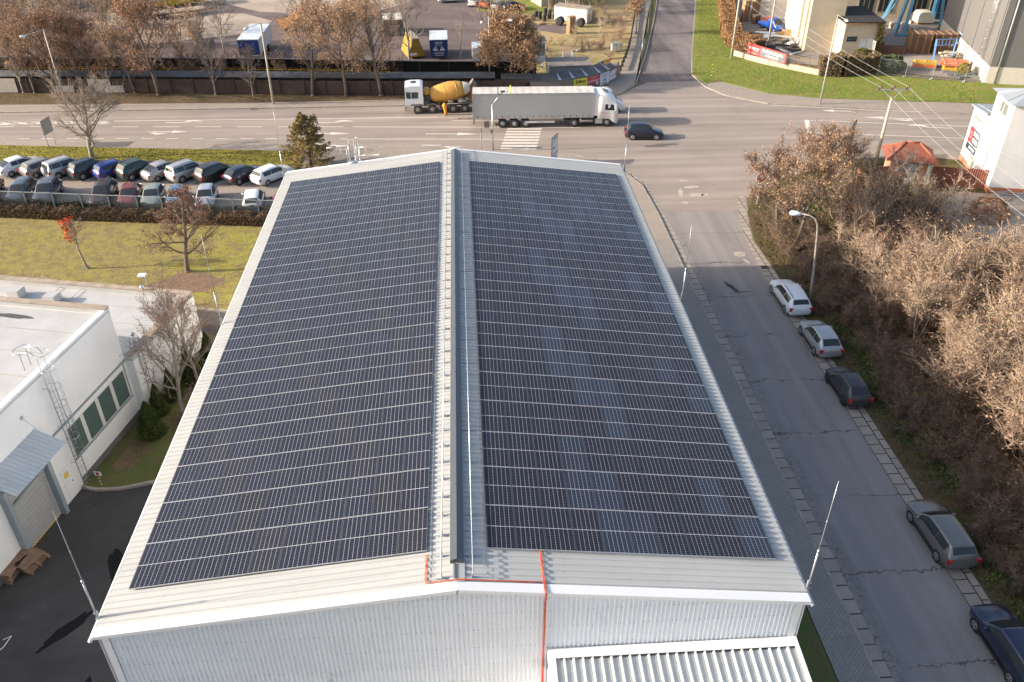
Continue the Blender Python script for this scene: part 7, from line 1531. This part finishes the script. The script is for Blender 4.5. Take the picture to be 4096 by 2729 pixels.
def board_stack(label, x, y, rz, w_, d_, h):
    o = thing('board_stack', label, 'stack', (x,y,.02), rz, 'stacks of brown boards in the works yard'); n = int(h/.14)
    b = MB()
    for k in range(n): b.bx(-w_/2+random.uniform(0,.03),w_/2-random.uniform(0,.03),-d_/2+random.uniform(0,.03),d_/2-random.uniform(0,.03),k*.14,k*.14+.085)
    b.build('boards', M_brk, o); b = MB()
    for x_ in (-w_*.48,-w_*.18,w_*.18,w_*.48):
        for k in range(n): b.bx(x_-.06,x_+.06,-d_/2-.02,d_/2+.02,k*.14+.085,k*.14+.14)
    b.build('battens', M_strap, o)
board_stack('brown board stack nearer the annex', 66.7,101.2,-.18,2.9,2.4,2.9); board_stack('brown board stack nearer the grey building', 70.3,101.4,-.06,3.1,2.4,2.75)
o = thing('lifting_frame', 'light blue portal frame leaning over the yellow racks', 'frame', (0,0,.02)); b = MB(); b.beam((65.2,93.3,0),(66.3,95.8,3.1),.2,.2); b.beam((69.4,96.3,0),(69.6,96.5,3.0),.16,.16); b.build('leg', mat('frame_blue', (.13,.30,.58), .5), o); b = MB(); b.beam((66.2,95.8,3.05),(69.7,96.4,3.0),.1,.1); b.beam((66.1,95.6,2.3),(69.7,96.2,2.3),.1,.1)
for k in range(7): t = k/6; b.beam((66.2+3.4*t,95.75+.6*t,3.0),(66.2+3.4*t,95.75+.6*t,2.3),.06,.06)
b.build('lattice', mat('frame_blue', (.13,.30,.58), .5), o); b = MB(); b.bx(64.6,66.0,92.8,93.6,0,.35); b.build('foot', mat('foot_blue', (.02,.08,.22), .5), o)
M_ry = mat('rack_yellow', (.72,.42,.02), .5, var=.1); M_ro = mat('rack_orange', (.75,.16,.03), .5, var=.1); M_sal = mat('beam_salmon', (.70,.25,.15), .55)
def racks(label, x, y, rz, w_, ms, group='stacked steel racks behind the wire fence'):
    o = thing('steel_rack', label, 'rack', (x,y,.02), rz, group); z = .0
    for i, (m_, h) in enumerate(ms):
        b = MB(); n = max(1, int(h/.2))
        for k in range(n):
            for y_ in (-.42,0,.42): b.bx(-w_/2,w_/2,y_-.07,y_+.07,z+k*.2,z+k*.2+.13)
        for x_ in (-w_*.45,0,w_*.45): b.bx(x_-.05,x_+.05,-.5,.5,z,z+h)
        b.build('rack_frame', m_, o); z += h
    return o
M_pipe = mat('pipe_grey', (.30,.33,.35), .45, .5)
racks('yellow steel rack stack on grey beams, right of the blue frame foot', 67.0,90.6,-.35,3.2,[(M_pipe,.4),(M_ry,.6),(M_ro,.2),(M_sal,.2)]); racks('shorter yellow and orange rack stack left of the blue frame foot', 63.6,92.4,-.25,2.9,[(M_pipe,.4),(M_ro,.4),(M_ry,.4)])
racks('orange and salmon steel beams heaped behind the yellow rack', 68.0,92.8,-.3,3.4,[(M_dgrey,.4),(M_ro,.4),(M_sal,.4)])
def heap(name, label, cat, x, y, n, dims, spread, m, seed, zmax=.9, group=None):
    rr = random.Random(seed); b = MB()
    for k in range(n): b.box((rr.uniform(-spread,spread),rr.uniform(-spread,spread)*.6,rr.random()**1.5*zmax+.06),(dims[0]*rr.uniform(.6,1.2),dims[1]*rr.uniform(.6,1.3),dims[2]*rr.uniform(.7,1.4)), rr.uniform(-.7,.7))
    return tag(b.build(name, m, None, False, (x,y,.02)), label, cat, group)
heap('slab_heap', 'heap of grey-brown slabs and boards at the grey building corner', 'rubble', 70.6,97.2,18,(1.7,.6,.16),1.4,mat('slab_grey', (.42,.36,.30), .85, var=.25),1); heap('rusty_heap', 'heap of rusty sheets against the grey building', 'scrap', 73.0,96.2,10,(1.8,.5,.1),.9,mat('rust_sheet', (.30,.15,.08), .85, var=.3),2)
heap('timber_heap', 'broken light timber and debris by the wire fence', 'debris', 70.0,89.8,26,(.9,.2,.1),1.2,mat('debris_pale', (.45,.40,.34), .85, var=.3),3,.5)
heap('pipe_heap', 'pile of grey beams low behind the wire fence', 'beams', 67.5,88.6,12,(3.4,.16,.14),.9,M_pipe,4,.4)
gb = thing('grey_hall', 'dark grey clad hall with white plinth and a caged ladder', 'building', (68.5,85.5,0), math.radians(-14)); b = MB(); b.bx(0,40,0,26,2.25,13.5); b.build('wall', metal_sheet('grey_cladding', (.17,.165,.16), .5, dirt=.05), gb); b = MB(); b.bx(-.04,40,-.04,26,0,2.25); b.build('plinth', mat('plinth_white', (.60,.55,.48), .85, var=.06), gb)
b = MB(); b.bx(-.2,40,-.2,26.2,13.5,13.8); b.build('roof', M_dgrey, gb); b = MB(); b.tube([(1.0,-.14,.2),(1.0,-.14,13.4)], .08, 8); b.build('downpipe', M_mast, gb, True); b = MB(); b.bx(.75,.85,-.05,-.0,2.3,13.4); b.bx(-.05,-.0,.4,.5,2.3,13.4); b.bx(-.05,0,9,9.08,2.3,13.4); b.bx(-.05,0,15,15.08,2.3,13.4); b.build('panel_joints', M_dgrey, gb)
f = MB(); f.bx(4.6,8.0,-.06,0,8.9,10.4); wn = f.build('window', M_white, gb); f = MB(); f.bx(4.75,6.25,-.08,-.061,9.0,10.3); f.bx(6.35,7.9,-.08,-.061,9.0,10.3); f.build('pane', M_dgl, wn); f = MB(); f.bx(-.06,0,11.2,13.4,10.6,12.0); wn = f.build('window', M_white, gb); f = MB(); f.bx(-.08,-.061,11.35,13.25,10.7,11.9); f.build('pane', M_dgl, wn)
lg = thing('cage_ladder', 'galvanised cage ladder on the grey hall wall', 'ladder', (68.5,85.5,0), math.radians(-14)); b = MB()
for y in (3.0,3.5): b.tube([(-.28,y,.5),(-.28,y,14.2)], .03, 6)
for k in range(46): b.tube([(-.28,3.0,.6+k*.3),(-.28,3.5,.6+k*.3)], .014, 4)
b.build('ladder', M_zinc, lg, True); b = MB()
for k in range(11):
    z = 2.8+k*1.1; b.tube([(-.28,2.9,z)]+[(-.35-.42*math.sin(PI*j/6), 3.25-.38*math.cos(PI*j/6), z) for j in range(7)]+[(-.28,3.6,z)], .024, 5)
for a in (.15,.5,.85): b.tube([(-.35-.42*math.sin(PI*a), 3.25-.38*math.cos(PI*a), 2.8),(-.35-.42*math.sin(PI*a), 3.25-.38*math.cos(PI*a), 13.9)], .02, 5)
b.build('cage', M_zinc, lg, True)
o = thing('steel_stairs', 'galvanised platform stairs with pale blue rail beside the grey hall', 'stairs', (72.9,99.9,.02), math.radians(-14)); b = MB(); b.bx(-.9,.9,-.8,.8,1.6,1.68)
for x in (-.85,.85):
    for y in (-.75,.75): b.bx(x-.05,x+.05,y-.05,y+.05,0,2.8)
b.build('platform', M_zinc, o); b = MB(); b.bx(-.95,.95,-.85,-.78,2.75,2.85); b.bx(-.95,.95,-.85,-.78,2.2,2.25); b.bx(-.95,-.88,-.8,.8,2.75,2.85); b.build('guard_rail', mat('rail_pale_blue', (.35,.55,.65), .5), o); b = MB(); b.beam((-.9,.5,1.6),(-3.2,1.2,0),.12,.2); b.beam((-.9,-.4,1.6),(-3.2,.3,0),.12,.2)
for k in range(8): t = k/8; b.box((-.9-2.3*t,.05+.7*t,1.6-1.6*t),(.28,.9,.04),-.3)
b.build('flight', M_zinc, o)
o = thing('tarp_heap', 'dark green tarpaulin-covered heap with planks on top', 'heap', (78.3,112.6,.0), -.2); b = MB(); b.lathe([(2.6,0),(2.45,.8),(1.9,1.6),(1.0,2.0),(.05,2.1)], (0,0,0), 18); b.build('tarpaulin', mat('tarp_green', (.045,.06,.045), .75, var=.3), o, True); b = MB()
for k in range(6): b.box((-.2,-2.0,1.5+k*.07),(3.2,.5,.05),.04*k-.1)
b.build('planks', mat('pinkish_planks', (.42,.27,.20), .85), o)
o = thing('tank', 'pale beige water tank cabin under the crane', 'tank', (75.6,118.0,0), -.05); b = MB(); loft(b, [rr_ring(-1.1,1.3,.3,1.9,.5,.05), rr_ring(1.1,1.3,.3,1.9,.5,.05)]); b.build('body', mat('tank_beige', (.58,.53,.43), .7), o); b = MB(); b.bx(-1.1,1.1,-.9,.9,0,.3); b.build('skid', M_rust, o)
heap('stone_heap', 'pale stones and sacks by the crane leg', 'stones', 70.8,114.5,20,(.8,.6,.5),1.8,mat('pale_stone', (.50,.47,.42), .85, var=.2),7,1.0); heap('machine_heap', 'machine parts with green and white casings behind the board stacks', 'machines', 71.2,108.0,16,(.7,.4,.35),1.7,mat('casing_mixed', (.10,.24,.14), .6, col2=(.55,.53,.50), s=.9),8,.6)
b = MB(); b.bx(-2,2,-.3,.3,0,1.1); b.bx(-2.1,-1.2,-.5,.5,0,1.6); tag(b.build('brick_wall', mat('dark_brick', (.14,.07,.05), .9, var=.3, s=4), None, False, (62.6,100.6,.0), -.2), 'broken low brick wall between annex and board stacks', 'wall')
racks('long low white and orange trestle under the crane', 64.5,110.5,-.1,3.2,[(M_white,.4),(M_ro,.2)], 'trestles')
pallet_tower('tall pale pallet stack nearest the ivy hedge', 47.3,121.4,22,.3,M_woodl,'pallet stacks behind the ivy hedge'); pallet_tower('tall pale pallet stack farther from the ivy hedge', 49.0,121.8,24,.25,M_woodl,'pallet stacks behind the ivy hedge'); pallet_tower('lower darker pallet stack in front of the tall pale ones', 48.6,119.6,9,.4,M_wood,'pallet stacks behind the ivy hedge')
o = thing('pickup_van', 'bright blue pickup half hidden by a concrete pole', 'van', (49.7,114.9,.02), math.radians(200)); b = MB(); loft(b, [rr_ring(-2.4,.85,.4,1.0,.1), rr_ring(-.2,.88,.4,1.05,.1), rr_ring(0,.86,.4,1.95,.25), rr_ring(1.0,.86,.4,1.95,.25), rr_ring(1.7,.84,.4,1.1,.2), rr_ring(2.3,.8,.45,.8,.15)]); b.build('body', mat('van_blue', (.015,.09,.42), .35, coat=.6), o, True)
g = MB(); g.add([(-.72,1.66,1.15),(.72,1.66,1.15),(.68,1.08,1.88),(-.68,1.08,1.88)], [(0,1,2,3)]); g.build('windscreen', M_dgl, o)
for x in (.85,-.85):
    for y in (-1.5,1.5): wheel(o, x, y, .33, .2, 1 if x > 0 else -1)
heap('sheet_heap', 'heap of silvery metal sheets and channels behind the banner', 'scrap metal', 47.2,107.0,22,(2.6,.8,.06),1.9,mat('silver_scrap', (.50,.55,.56), .35, .6, var=.15),11,1.3); heap('scrap_heap', 'dark scrap metal heap in front of the silvery sheets', 'scrap metal', 47.6,103.2,20,(1.6,.35,.3),2.0,mat('dark_scrap', (.10,.095,.09), .6, .3, var=.4),12,1.0)
b = MB(); b.tube([(45.8,101.2,.9),(47.6,99.6,.5)], .22, 10); b.tube([(47.4,99.4,.4),(49.5,100.2,.6)], .16, 10); tag(b.build('duct_pipes', mat('duct_zinc', (.42,.44,.45), .4, .6), None, True), 'two loose ventilation ducts beside the concrete pole', 'ducts')
heap('bucket_heap', 'white buckets and canisters by the beige tower', 'canisters', 50.0,105.2,12,(.35,.35,.7),.9,M_white,13,.9); heap('board_heap', 'weathered boards and broken crates behind the ivy hedge', 'boards', 45.6,112.0,16,(1.8,.4,.15),1.5,mat('grey_boards', (.25,.19,.14), .9, var=.3),14,.8)
b = MB(); b.box((0,0,.7),(2.0,.06,1.1),.1); b.box((1.5,.6,.8),(1.4,.06,1.3),-.2); tag(b.build('chipboard', mat('chipboard', (.55,.36,.19), .85), None, False, (48.6,108.8,.02)), 'orange-brown chipboard panels leaning on the scrap', 'boards'); heap('orange_heap', 'red and orange profiles leaning near the beige tower', 'profiles', 50.6,119.5,9,(2.4,.2,.2),.9,M_ro,15,.7)
# concrete poles and overhead wires
def cpole(label, x, y, h, r=(.17,.11), group='concrete power poles'):
    o = thing('power_pole', label, 'power pole', (x,y,.05), 0, group); b = MB(); b.tube([(0,0,-.1),(0,0,h)], list(r), 10); b.build('pole', M_conc2, o, True); return o
o = cpole('concrete pole on the works bank by the end of the ivy hedge', 38.75,98.8,12)
b = MB(); b.tube([(0,0,12),(0,.3,12.4)], .05, 6); b.build('cap', M_steel, o)
o = cpole('concrete pole standing in the scrap behind the banner', 45.7,104.2,12)
b = MB()
for k in range(8): b.lathe([(.16,0),(.17,.02),(.17,.06),(.16,.08)], (0,0,2+k*1.2), 10)
b.build('bands', M_steel, o)
pp_ = cpole('leaning concrete power pole with crossarm and brown insulators by the kiosk', 42.7,59.2,7.0,(.19,.12))
b = MB(); b.beam((-1.65,.1,7.75),(1.75,.1,7.75),.12,.10); b.beam((0,0,6.7),(-.9,.1,7.7),.05,.05); b.beam((0,0,6.7),(.9,.1,7.7),.05,.05); b.build('crossarm', M_zinc, pp_)
b = MB()
for k in range(9): b.beam((-.02,-.3,1.5+k*.55),(.02,.3,1.5+k*.55),.04,.04)
b.build('climbing_steps', M_rust, pp_)
ins = [(-1.55,-.15),(-1.15,.3),(-.25,-.15),(.15,.3),(1.2,-.15),(1.65,.3)]
for x, y in ins: b = MB(); b.lathe([(.05,0),(.10,.05),(.07,.09),(.11,.14),(.07,.18),(.10,.24),(.04,.30)], (x,y,7.8), 10); b.build('insulator', mat('insulator_brown', (.11,.045,.03), .25), pp_, True)
def wire(a, c_, sag, label):
    pts = [Vector(a).lerp(Vector(c_), t/14)-Vector((0,0,sag*4*(t/14)*(1-t/14))) for t in range(15)]; b = MB(); b.tube(pts, .016, 4); tag(b.build('overhead_wire', mat('wire_alu', (.55,.53,.50), .4, .5)), label, 'wire', 'overhead wires')
for i, (x0, xf, xn, lb) in enumerate([(-1.35,-2.2,-1.2,'nearest the side road'),(-.05,0,0,'in the middle of the crossarm'),(1.42,2.2,1.2,'nearest the white building')]):
    a = (42.7+x0,59.3,8.08); far_ = (38.2+xf,150,13); near = (42.0+xn*1.2,22.5,7.3)
    wire(a, far_, 2.2, 'overhead wire running away over the works yard, '+lb); wire(a, near, .8, 'overhead wire running over the scrub, '+lb)
# ---------------------------------------------------------------- white building, kiosk, fences on the near side
M_wht = mat('white_plaster', (.76,.74,.71), .85, var=.05, s=.6, bmp=.1); M_terr = mat('terracotta_paint', (.46,.17,.10), .85, var=.15); M_pinkw = mat('pinkish_wall', (.50,.24,.165), .9, var=.15, s=2); M_zroof = metal_sheet('zinc_roof', (.42,.45,.48), .4, .5, .3)
wr = thing('white_building', 'white two-part building with grey metal roofs and adverts on its side', 'building', (50.5,51.8,0), math.radians(-11.4)); b = MB(); b.bx(0,9,0,4.6,.0,8.6); b.build('tower_wall', M_wht, wr); b = MB(); b.bx(0,9,4.6,8.9,0,5.75); b.build('wing_wall', M_wht, wr); b = MB(); b.bx(-.02,9,-.02,4.6,0,.65); b.bx(-.02,.0,4.6,8.92,0,.6); b.bx(-.02,9,8.9,8.92,0,.6); b.build('plinth', M_terr, wr)
b = MB(); x0,x1,y0,y1,zz = -.45,9.4,-.45,5.0,8.6; b.add([(x0,y0,zz),(x1,y0,zz),(x1,y1,zz),(x0,y1,zz),(x0+2.7,(y0+y1)/2,zz+.9),(x1-2.7,(y0+y1)/2,zz+.9)], [(0,1,5,4),(1,2,5),(2,3,4,5),(3,0,4),(3,2,1,0)])
for k in range(1,6): b.beam((x0+k*1.6,y0,zz+.02),(min(max(x0+k*1.6,x0+2.7),x1-2.7),(y0+y1)/2,zz+.92),.05,.05)
for k in range(1,4): b.beam((x0,y0+k*1.35,zz+.02),(x0+2.7,(y0+y1)/2,zz+.92),.05,.05)
b.build('roof', M_zroof, wr); b = MB(); b.add([(-.25,4.62,6.2),(9,4.62,6.2),(9,9.2,5.72),(-.25,9.2,5.72),(-.25,4.62,6.08),(9,4.62,6.08),(9,9.2,5.6),(-.25,9.2,5.6)], [(0,1,2,3),(7,6,5,4),(0,3,7,4),(3,2,6,7)])
for k in range(5): b.beam((k*1.8+.4,4.64,6.22),(k*1.8+.4,9.18,5.74),.05,.05)
b.build('wing_roof', M_zroof, wr)
f = MB(); f.bx(-.05,0,1.1,3.0,7.0,8.2); wn = f.build('window', mat('sill_grey', (.45,.43,.40), .7), wr); f = MB(); f.bx(-.06,-.051,1.25,2.85,7.12,8.1); f.build('pane', mat('pane_grey', (.16,.18,.18), .15), wn); f = MB(); f.bx(4.2,6.8,-.06,0,2.6,4.1); wn = f.build('window', mat('brick_fill', (.35,.20,.14), .9, var=.25, s=5), wr); f = MB(); f.bx(4.25,5.2,-.075,-.061,2.7,4.0); f.build('pane', M_dgl, wn)
b = MB(); b.tube([(-.09,2.5,.2),(-.09,2.0,8.4)], .05, 6); b.build('downpipe', M_mast, wr, True); b = MB(); b.box((-.14,5.35,1.05),(.25,.9,.9)); b.build('aircon_unit', M_mast, wr)
def wtext(t, s_, m, parent, y, z, wd=None, bold=0): return text(t, s_, m, parent, (-.035,y,z), (PI/2,0,-PI/2), width=wd, bold=bold)
ad = thing('wall_advert', 'dark blue and red car parts advert on the white side wall', 'advert', (50.5,51.8,0), math.radians(-11.4)); b = MB(); b.bx(-.025,-.003,5.35,8.25,2.35,3.85); b.build('board', mat('advert_navy', (.045,.065,.09), .5), ad); b = MB(); b.bx(-.030,-.026,7.15,8.20,2.40,3.80); b.build('red_field', M_sred, ad); b = MB(); b.bx(-.025,-.003,5.35,8.25,1.62,2.27); b.build('lower_strip', mat('advert_navy', (.045,.065,.09), .5), ad)
wtext('INTER', .62, M_white, ad, 6.25, 3.42, 1.5, .02); wtext('CARS', .62, M_white, ad, 6.25, 2.78, 1.4, .02); wtext('AUTODÍLY', .34, M_white, ad, 6.5, 1.95, 1.7, .01)
b = MB(); 
for k in range(4): a = PI/4+k*PI/2; b.beam((-.034,7.68+.33*math.cos(a),3.1+.45*math.sin(a)),(-.034,7.68+.33*math.cos(a+PI/2),3.1+.45*math.sin(a+PI/2)),.14,.006)
b.build('emblem', M_white, ad); wl_ = thing('wall_lettering', 'black lettering high on the white side wall', 'lettering', (50.5,51.8,0), math.radians(-11.4)); wtext('AUTOVRAKOVIŠTĚ', .5, mat('faded_black', (.03,.03,.03), .8), wl_, 6.8, 4.85, 3.0)
b = MB()
rr = random.Random(4)
for k in range(26):
    c_ = (rr.uniform(4.3,8.6), rr.uniform(.6,1.5)); 
    b.beam((-.008,c_[0],c_[1]),(-.008,c_[0]+rr.uniform(-.5,.5),c_[1]+rr.uniform(-.4,.4)),.05,.004)
b.build('graffiti', mat('graffiti_paint', (.35,.52,.52), .7, col2=(.62,.55,.45), s=1.5), wr)
ki = thing('transformer_kiosk', 'small pinkish kiosk with a red tiled hip roof', 'kiosk', (43.85,55.2,0), math.radians(-17)); b = MB(); b.bx(-1.85,1.85,-1.35,1.35,0,2.7); b.build('wall', M_pinkw, ki)
def tile_mat():
    mt = bpy.data.materials.new('roof_tiles'); mt.use_nodes = True; nt, N, L, bs = nodes_of(mt); v = coord(nt, False); br = mk(nt, 'ShaderNodeTexBrick'); br.inputs['Scale'].default_value = 1.0; br.inputs['Brick Width'].default_value = .34; br.inputs['Row Height'].default_value = .34; br.inputs['Mortar Size'].default_value = .03; br.offset = 0
    br.inputs['Color1'].default_value = (.27,.088,.052,1); br.inputs['Color2'].default_value = (.23,.075,.045,1); br.inputs['Mortar'].default_value = (.22,.06,.035,1); L.new(v, br.inputs['Vector']); L.new(mixc(nt, ramp(nt, noise(nt, v, 2, 5), .4, .7, 0, .4), br.outputs['Color'], (.32,.12,.075)), bs.inputs['Base Color']); bs.inputs['Roughness'].default_value = .6; bump(nt, bs, br.outputs['Fac'], -.8, .03); return mt
b = MB(); b.add([(-2.35,-1.85,2.62),(2.35,-1.85,2.62),(2.35,1.85,2.62),(-2.35,1.85,2.62),(-.6,0,3.95),(.6,0,3.95)], [(0,1,5,4),(1,2,5),(2,3,4,5),(3,0,4),(3,2,1,0)]); b.build('roof', tile_mat(), ki); b = MB()
for p, q_ in (((-2.35,-1.85,2.66),(-.6,0,3.98)),((2.35,-1.85,2.66),(.6,0,3.98)),((-2.35,1.85,2.66),(-.6,0,3.98)),((2.35,1.85,2.66),(.6,0,3.98)),((-.6,0,3.98),(.6,0,3.98))): b.tube([p,q_], .09, 8)
b.build('ridge_tiles', mat('ridge_tile', (.30,.095,.055), .6), ki, True); b = MB(); b.bx(-.35,.65,-1.42,-1.36,.05,2.3); b.build('door', mat('door_white', (.62,.63,.60), .6), ki); b = MB(); b.bx(1.55,1.8,-1.42,-1.36,0,2.6); b.build('white_pilaster', M_white, ki); b = MB(); b.bx(-1.4,-1.0,-1.45,-1.36,1.5,1.9); b.build('meter_box', M_white, ki)
rf = thing('corrugated_fence', 'red-brown corrugated sheet fence between the kiosk and the white building', 'fence', (0,0,0)); b = MB(); 
def corr_wall(b, p, q_, z0, z1, pitch=.2, amp=.035):
    p, q_ = Vector(p), Vector(q_); k = int((q_-p).length/pitch*2); d = (q_-p).normalized(); n_ = Vector((-d.y,d.x)); o = len(b.v)
    for j in range(k+1): c_ = p.lerp(q_, j/k)+n_*amp*(1 if j % 2 else -1); b.v += [(c_.x,c_.y,z0),(c_.x,c_.y,z1)]
    for j in range(k): b.f.append((o+2*j,o+2*j+2,o+2*j+3,o+2*j+1)); b.m.append(0)
corr_wall(b, (45.8,54.0), (51.0,52.6), .05, 2.0); b.build('sheet', mat('red_sheet', (.30,.11,.07), .6, var=.2), rf); b = MB(); b.wall([(45.8,54.05),(51,52.65)], 1.7, 1.76, .06); b.build('rail', mat('red_sheet2', (.22,.08,.05), .6), rf)
rf = thing('corrugated_fence', 'terracotta corrugated sheet fence running through the thicket', 'fence', (0,0,0)); b = MB(); corr_wall(b, (38.5,54.2), (42.0,54.6), .05, 1.9); corr_wall(b, (38.5,54.2), (38.7,45.5), .05, 1.9); corr_wall(b, (38.7,45.5), (37.8,34.0), .05, 1.9); corr_wall(b, (37.8,34.0), (37.2,22.0), .05, 1.9); b.build('sheet', mat('terracotta_sheet', (.42,.20,.13), .75, var=.25, s=1.5), rf); b = MB(); b.wall([(38.6,54.2),(38.8,45.5),(37.9,34),(37.3,22)], 1.5,1.58,.06); b.build('rail', M_rust, rf)
o = thing('barrier_pole', 'red and white striped barrier pole lying in the thicket', 'pole', (0,0,0)); b = MB()
for k in range(9): t0, t1 = k/9, (k+1)/9; b.tube([(35.6-.3*t0,45.6-6*t0,1.5),(35.6-.3*t1,45.6-6*t1,1.5)], .06, 6, k % 2)
b.build('striped_tube', [flat('barrier_red', (.5,.06,.07)), M_paper], o); b = MB(); b.tube([(35.6,45.6,0),(35.6,45.6,1.5)], .05, 5); b.tube([(35.3,39.6,0),(35.3,39.6,1.5)], .05, 5); b.build('posts', M_rust, o)
o = thing('billboard', 'dark billboard seen edge-on beside the leaning power pole', 'billboard', (39.9,60.0,.05), math.radians(58)); b = MB()
for x in (-1.1,1.1): b.beam((x,.12,0),(x,.12,4.0),.14,.14)
b.build('posts', M_ink, o); b = MB(); b.bx(-1.6,1.6,-.06,.06,.9,4.1); b.build('board', mat('board_black', (.03,.033,.04), .6), o)
heap('scrap_heap', 'tangle of grey metal frames at the foot of the white building', 'frames', 52.6,50.2,20,(1.5,.07,.07),1.9,mat('frame_galv', (.34,.38,.40), .5, .4),21,.6)
foliage_thing('rust_shrub', 'rust-brown dry shrub on the concrete yard', 'shrub', (47.6,46.4,.05), cone_pts(1.9,1.7,15,3000), .16, M_lrust, 17, (1.3,.05), stemname='stem', fname='foliage')
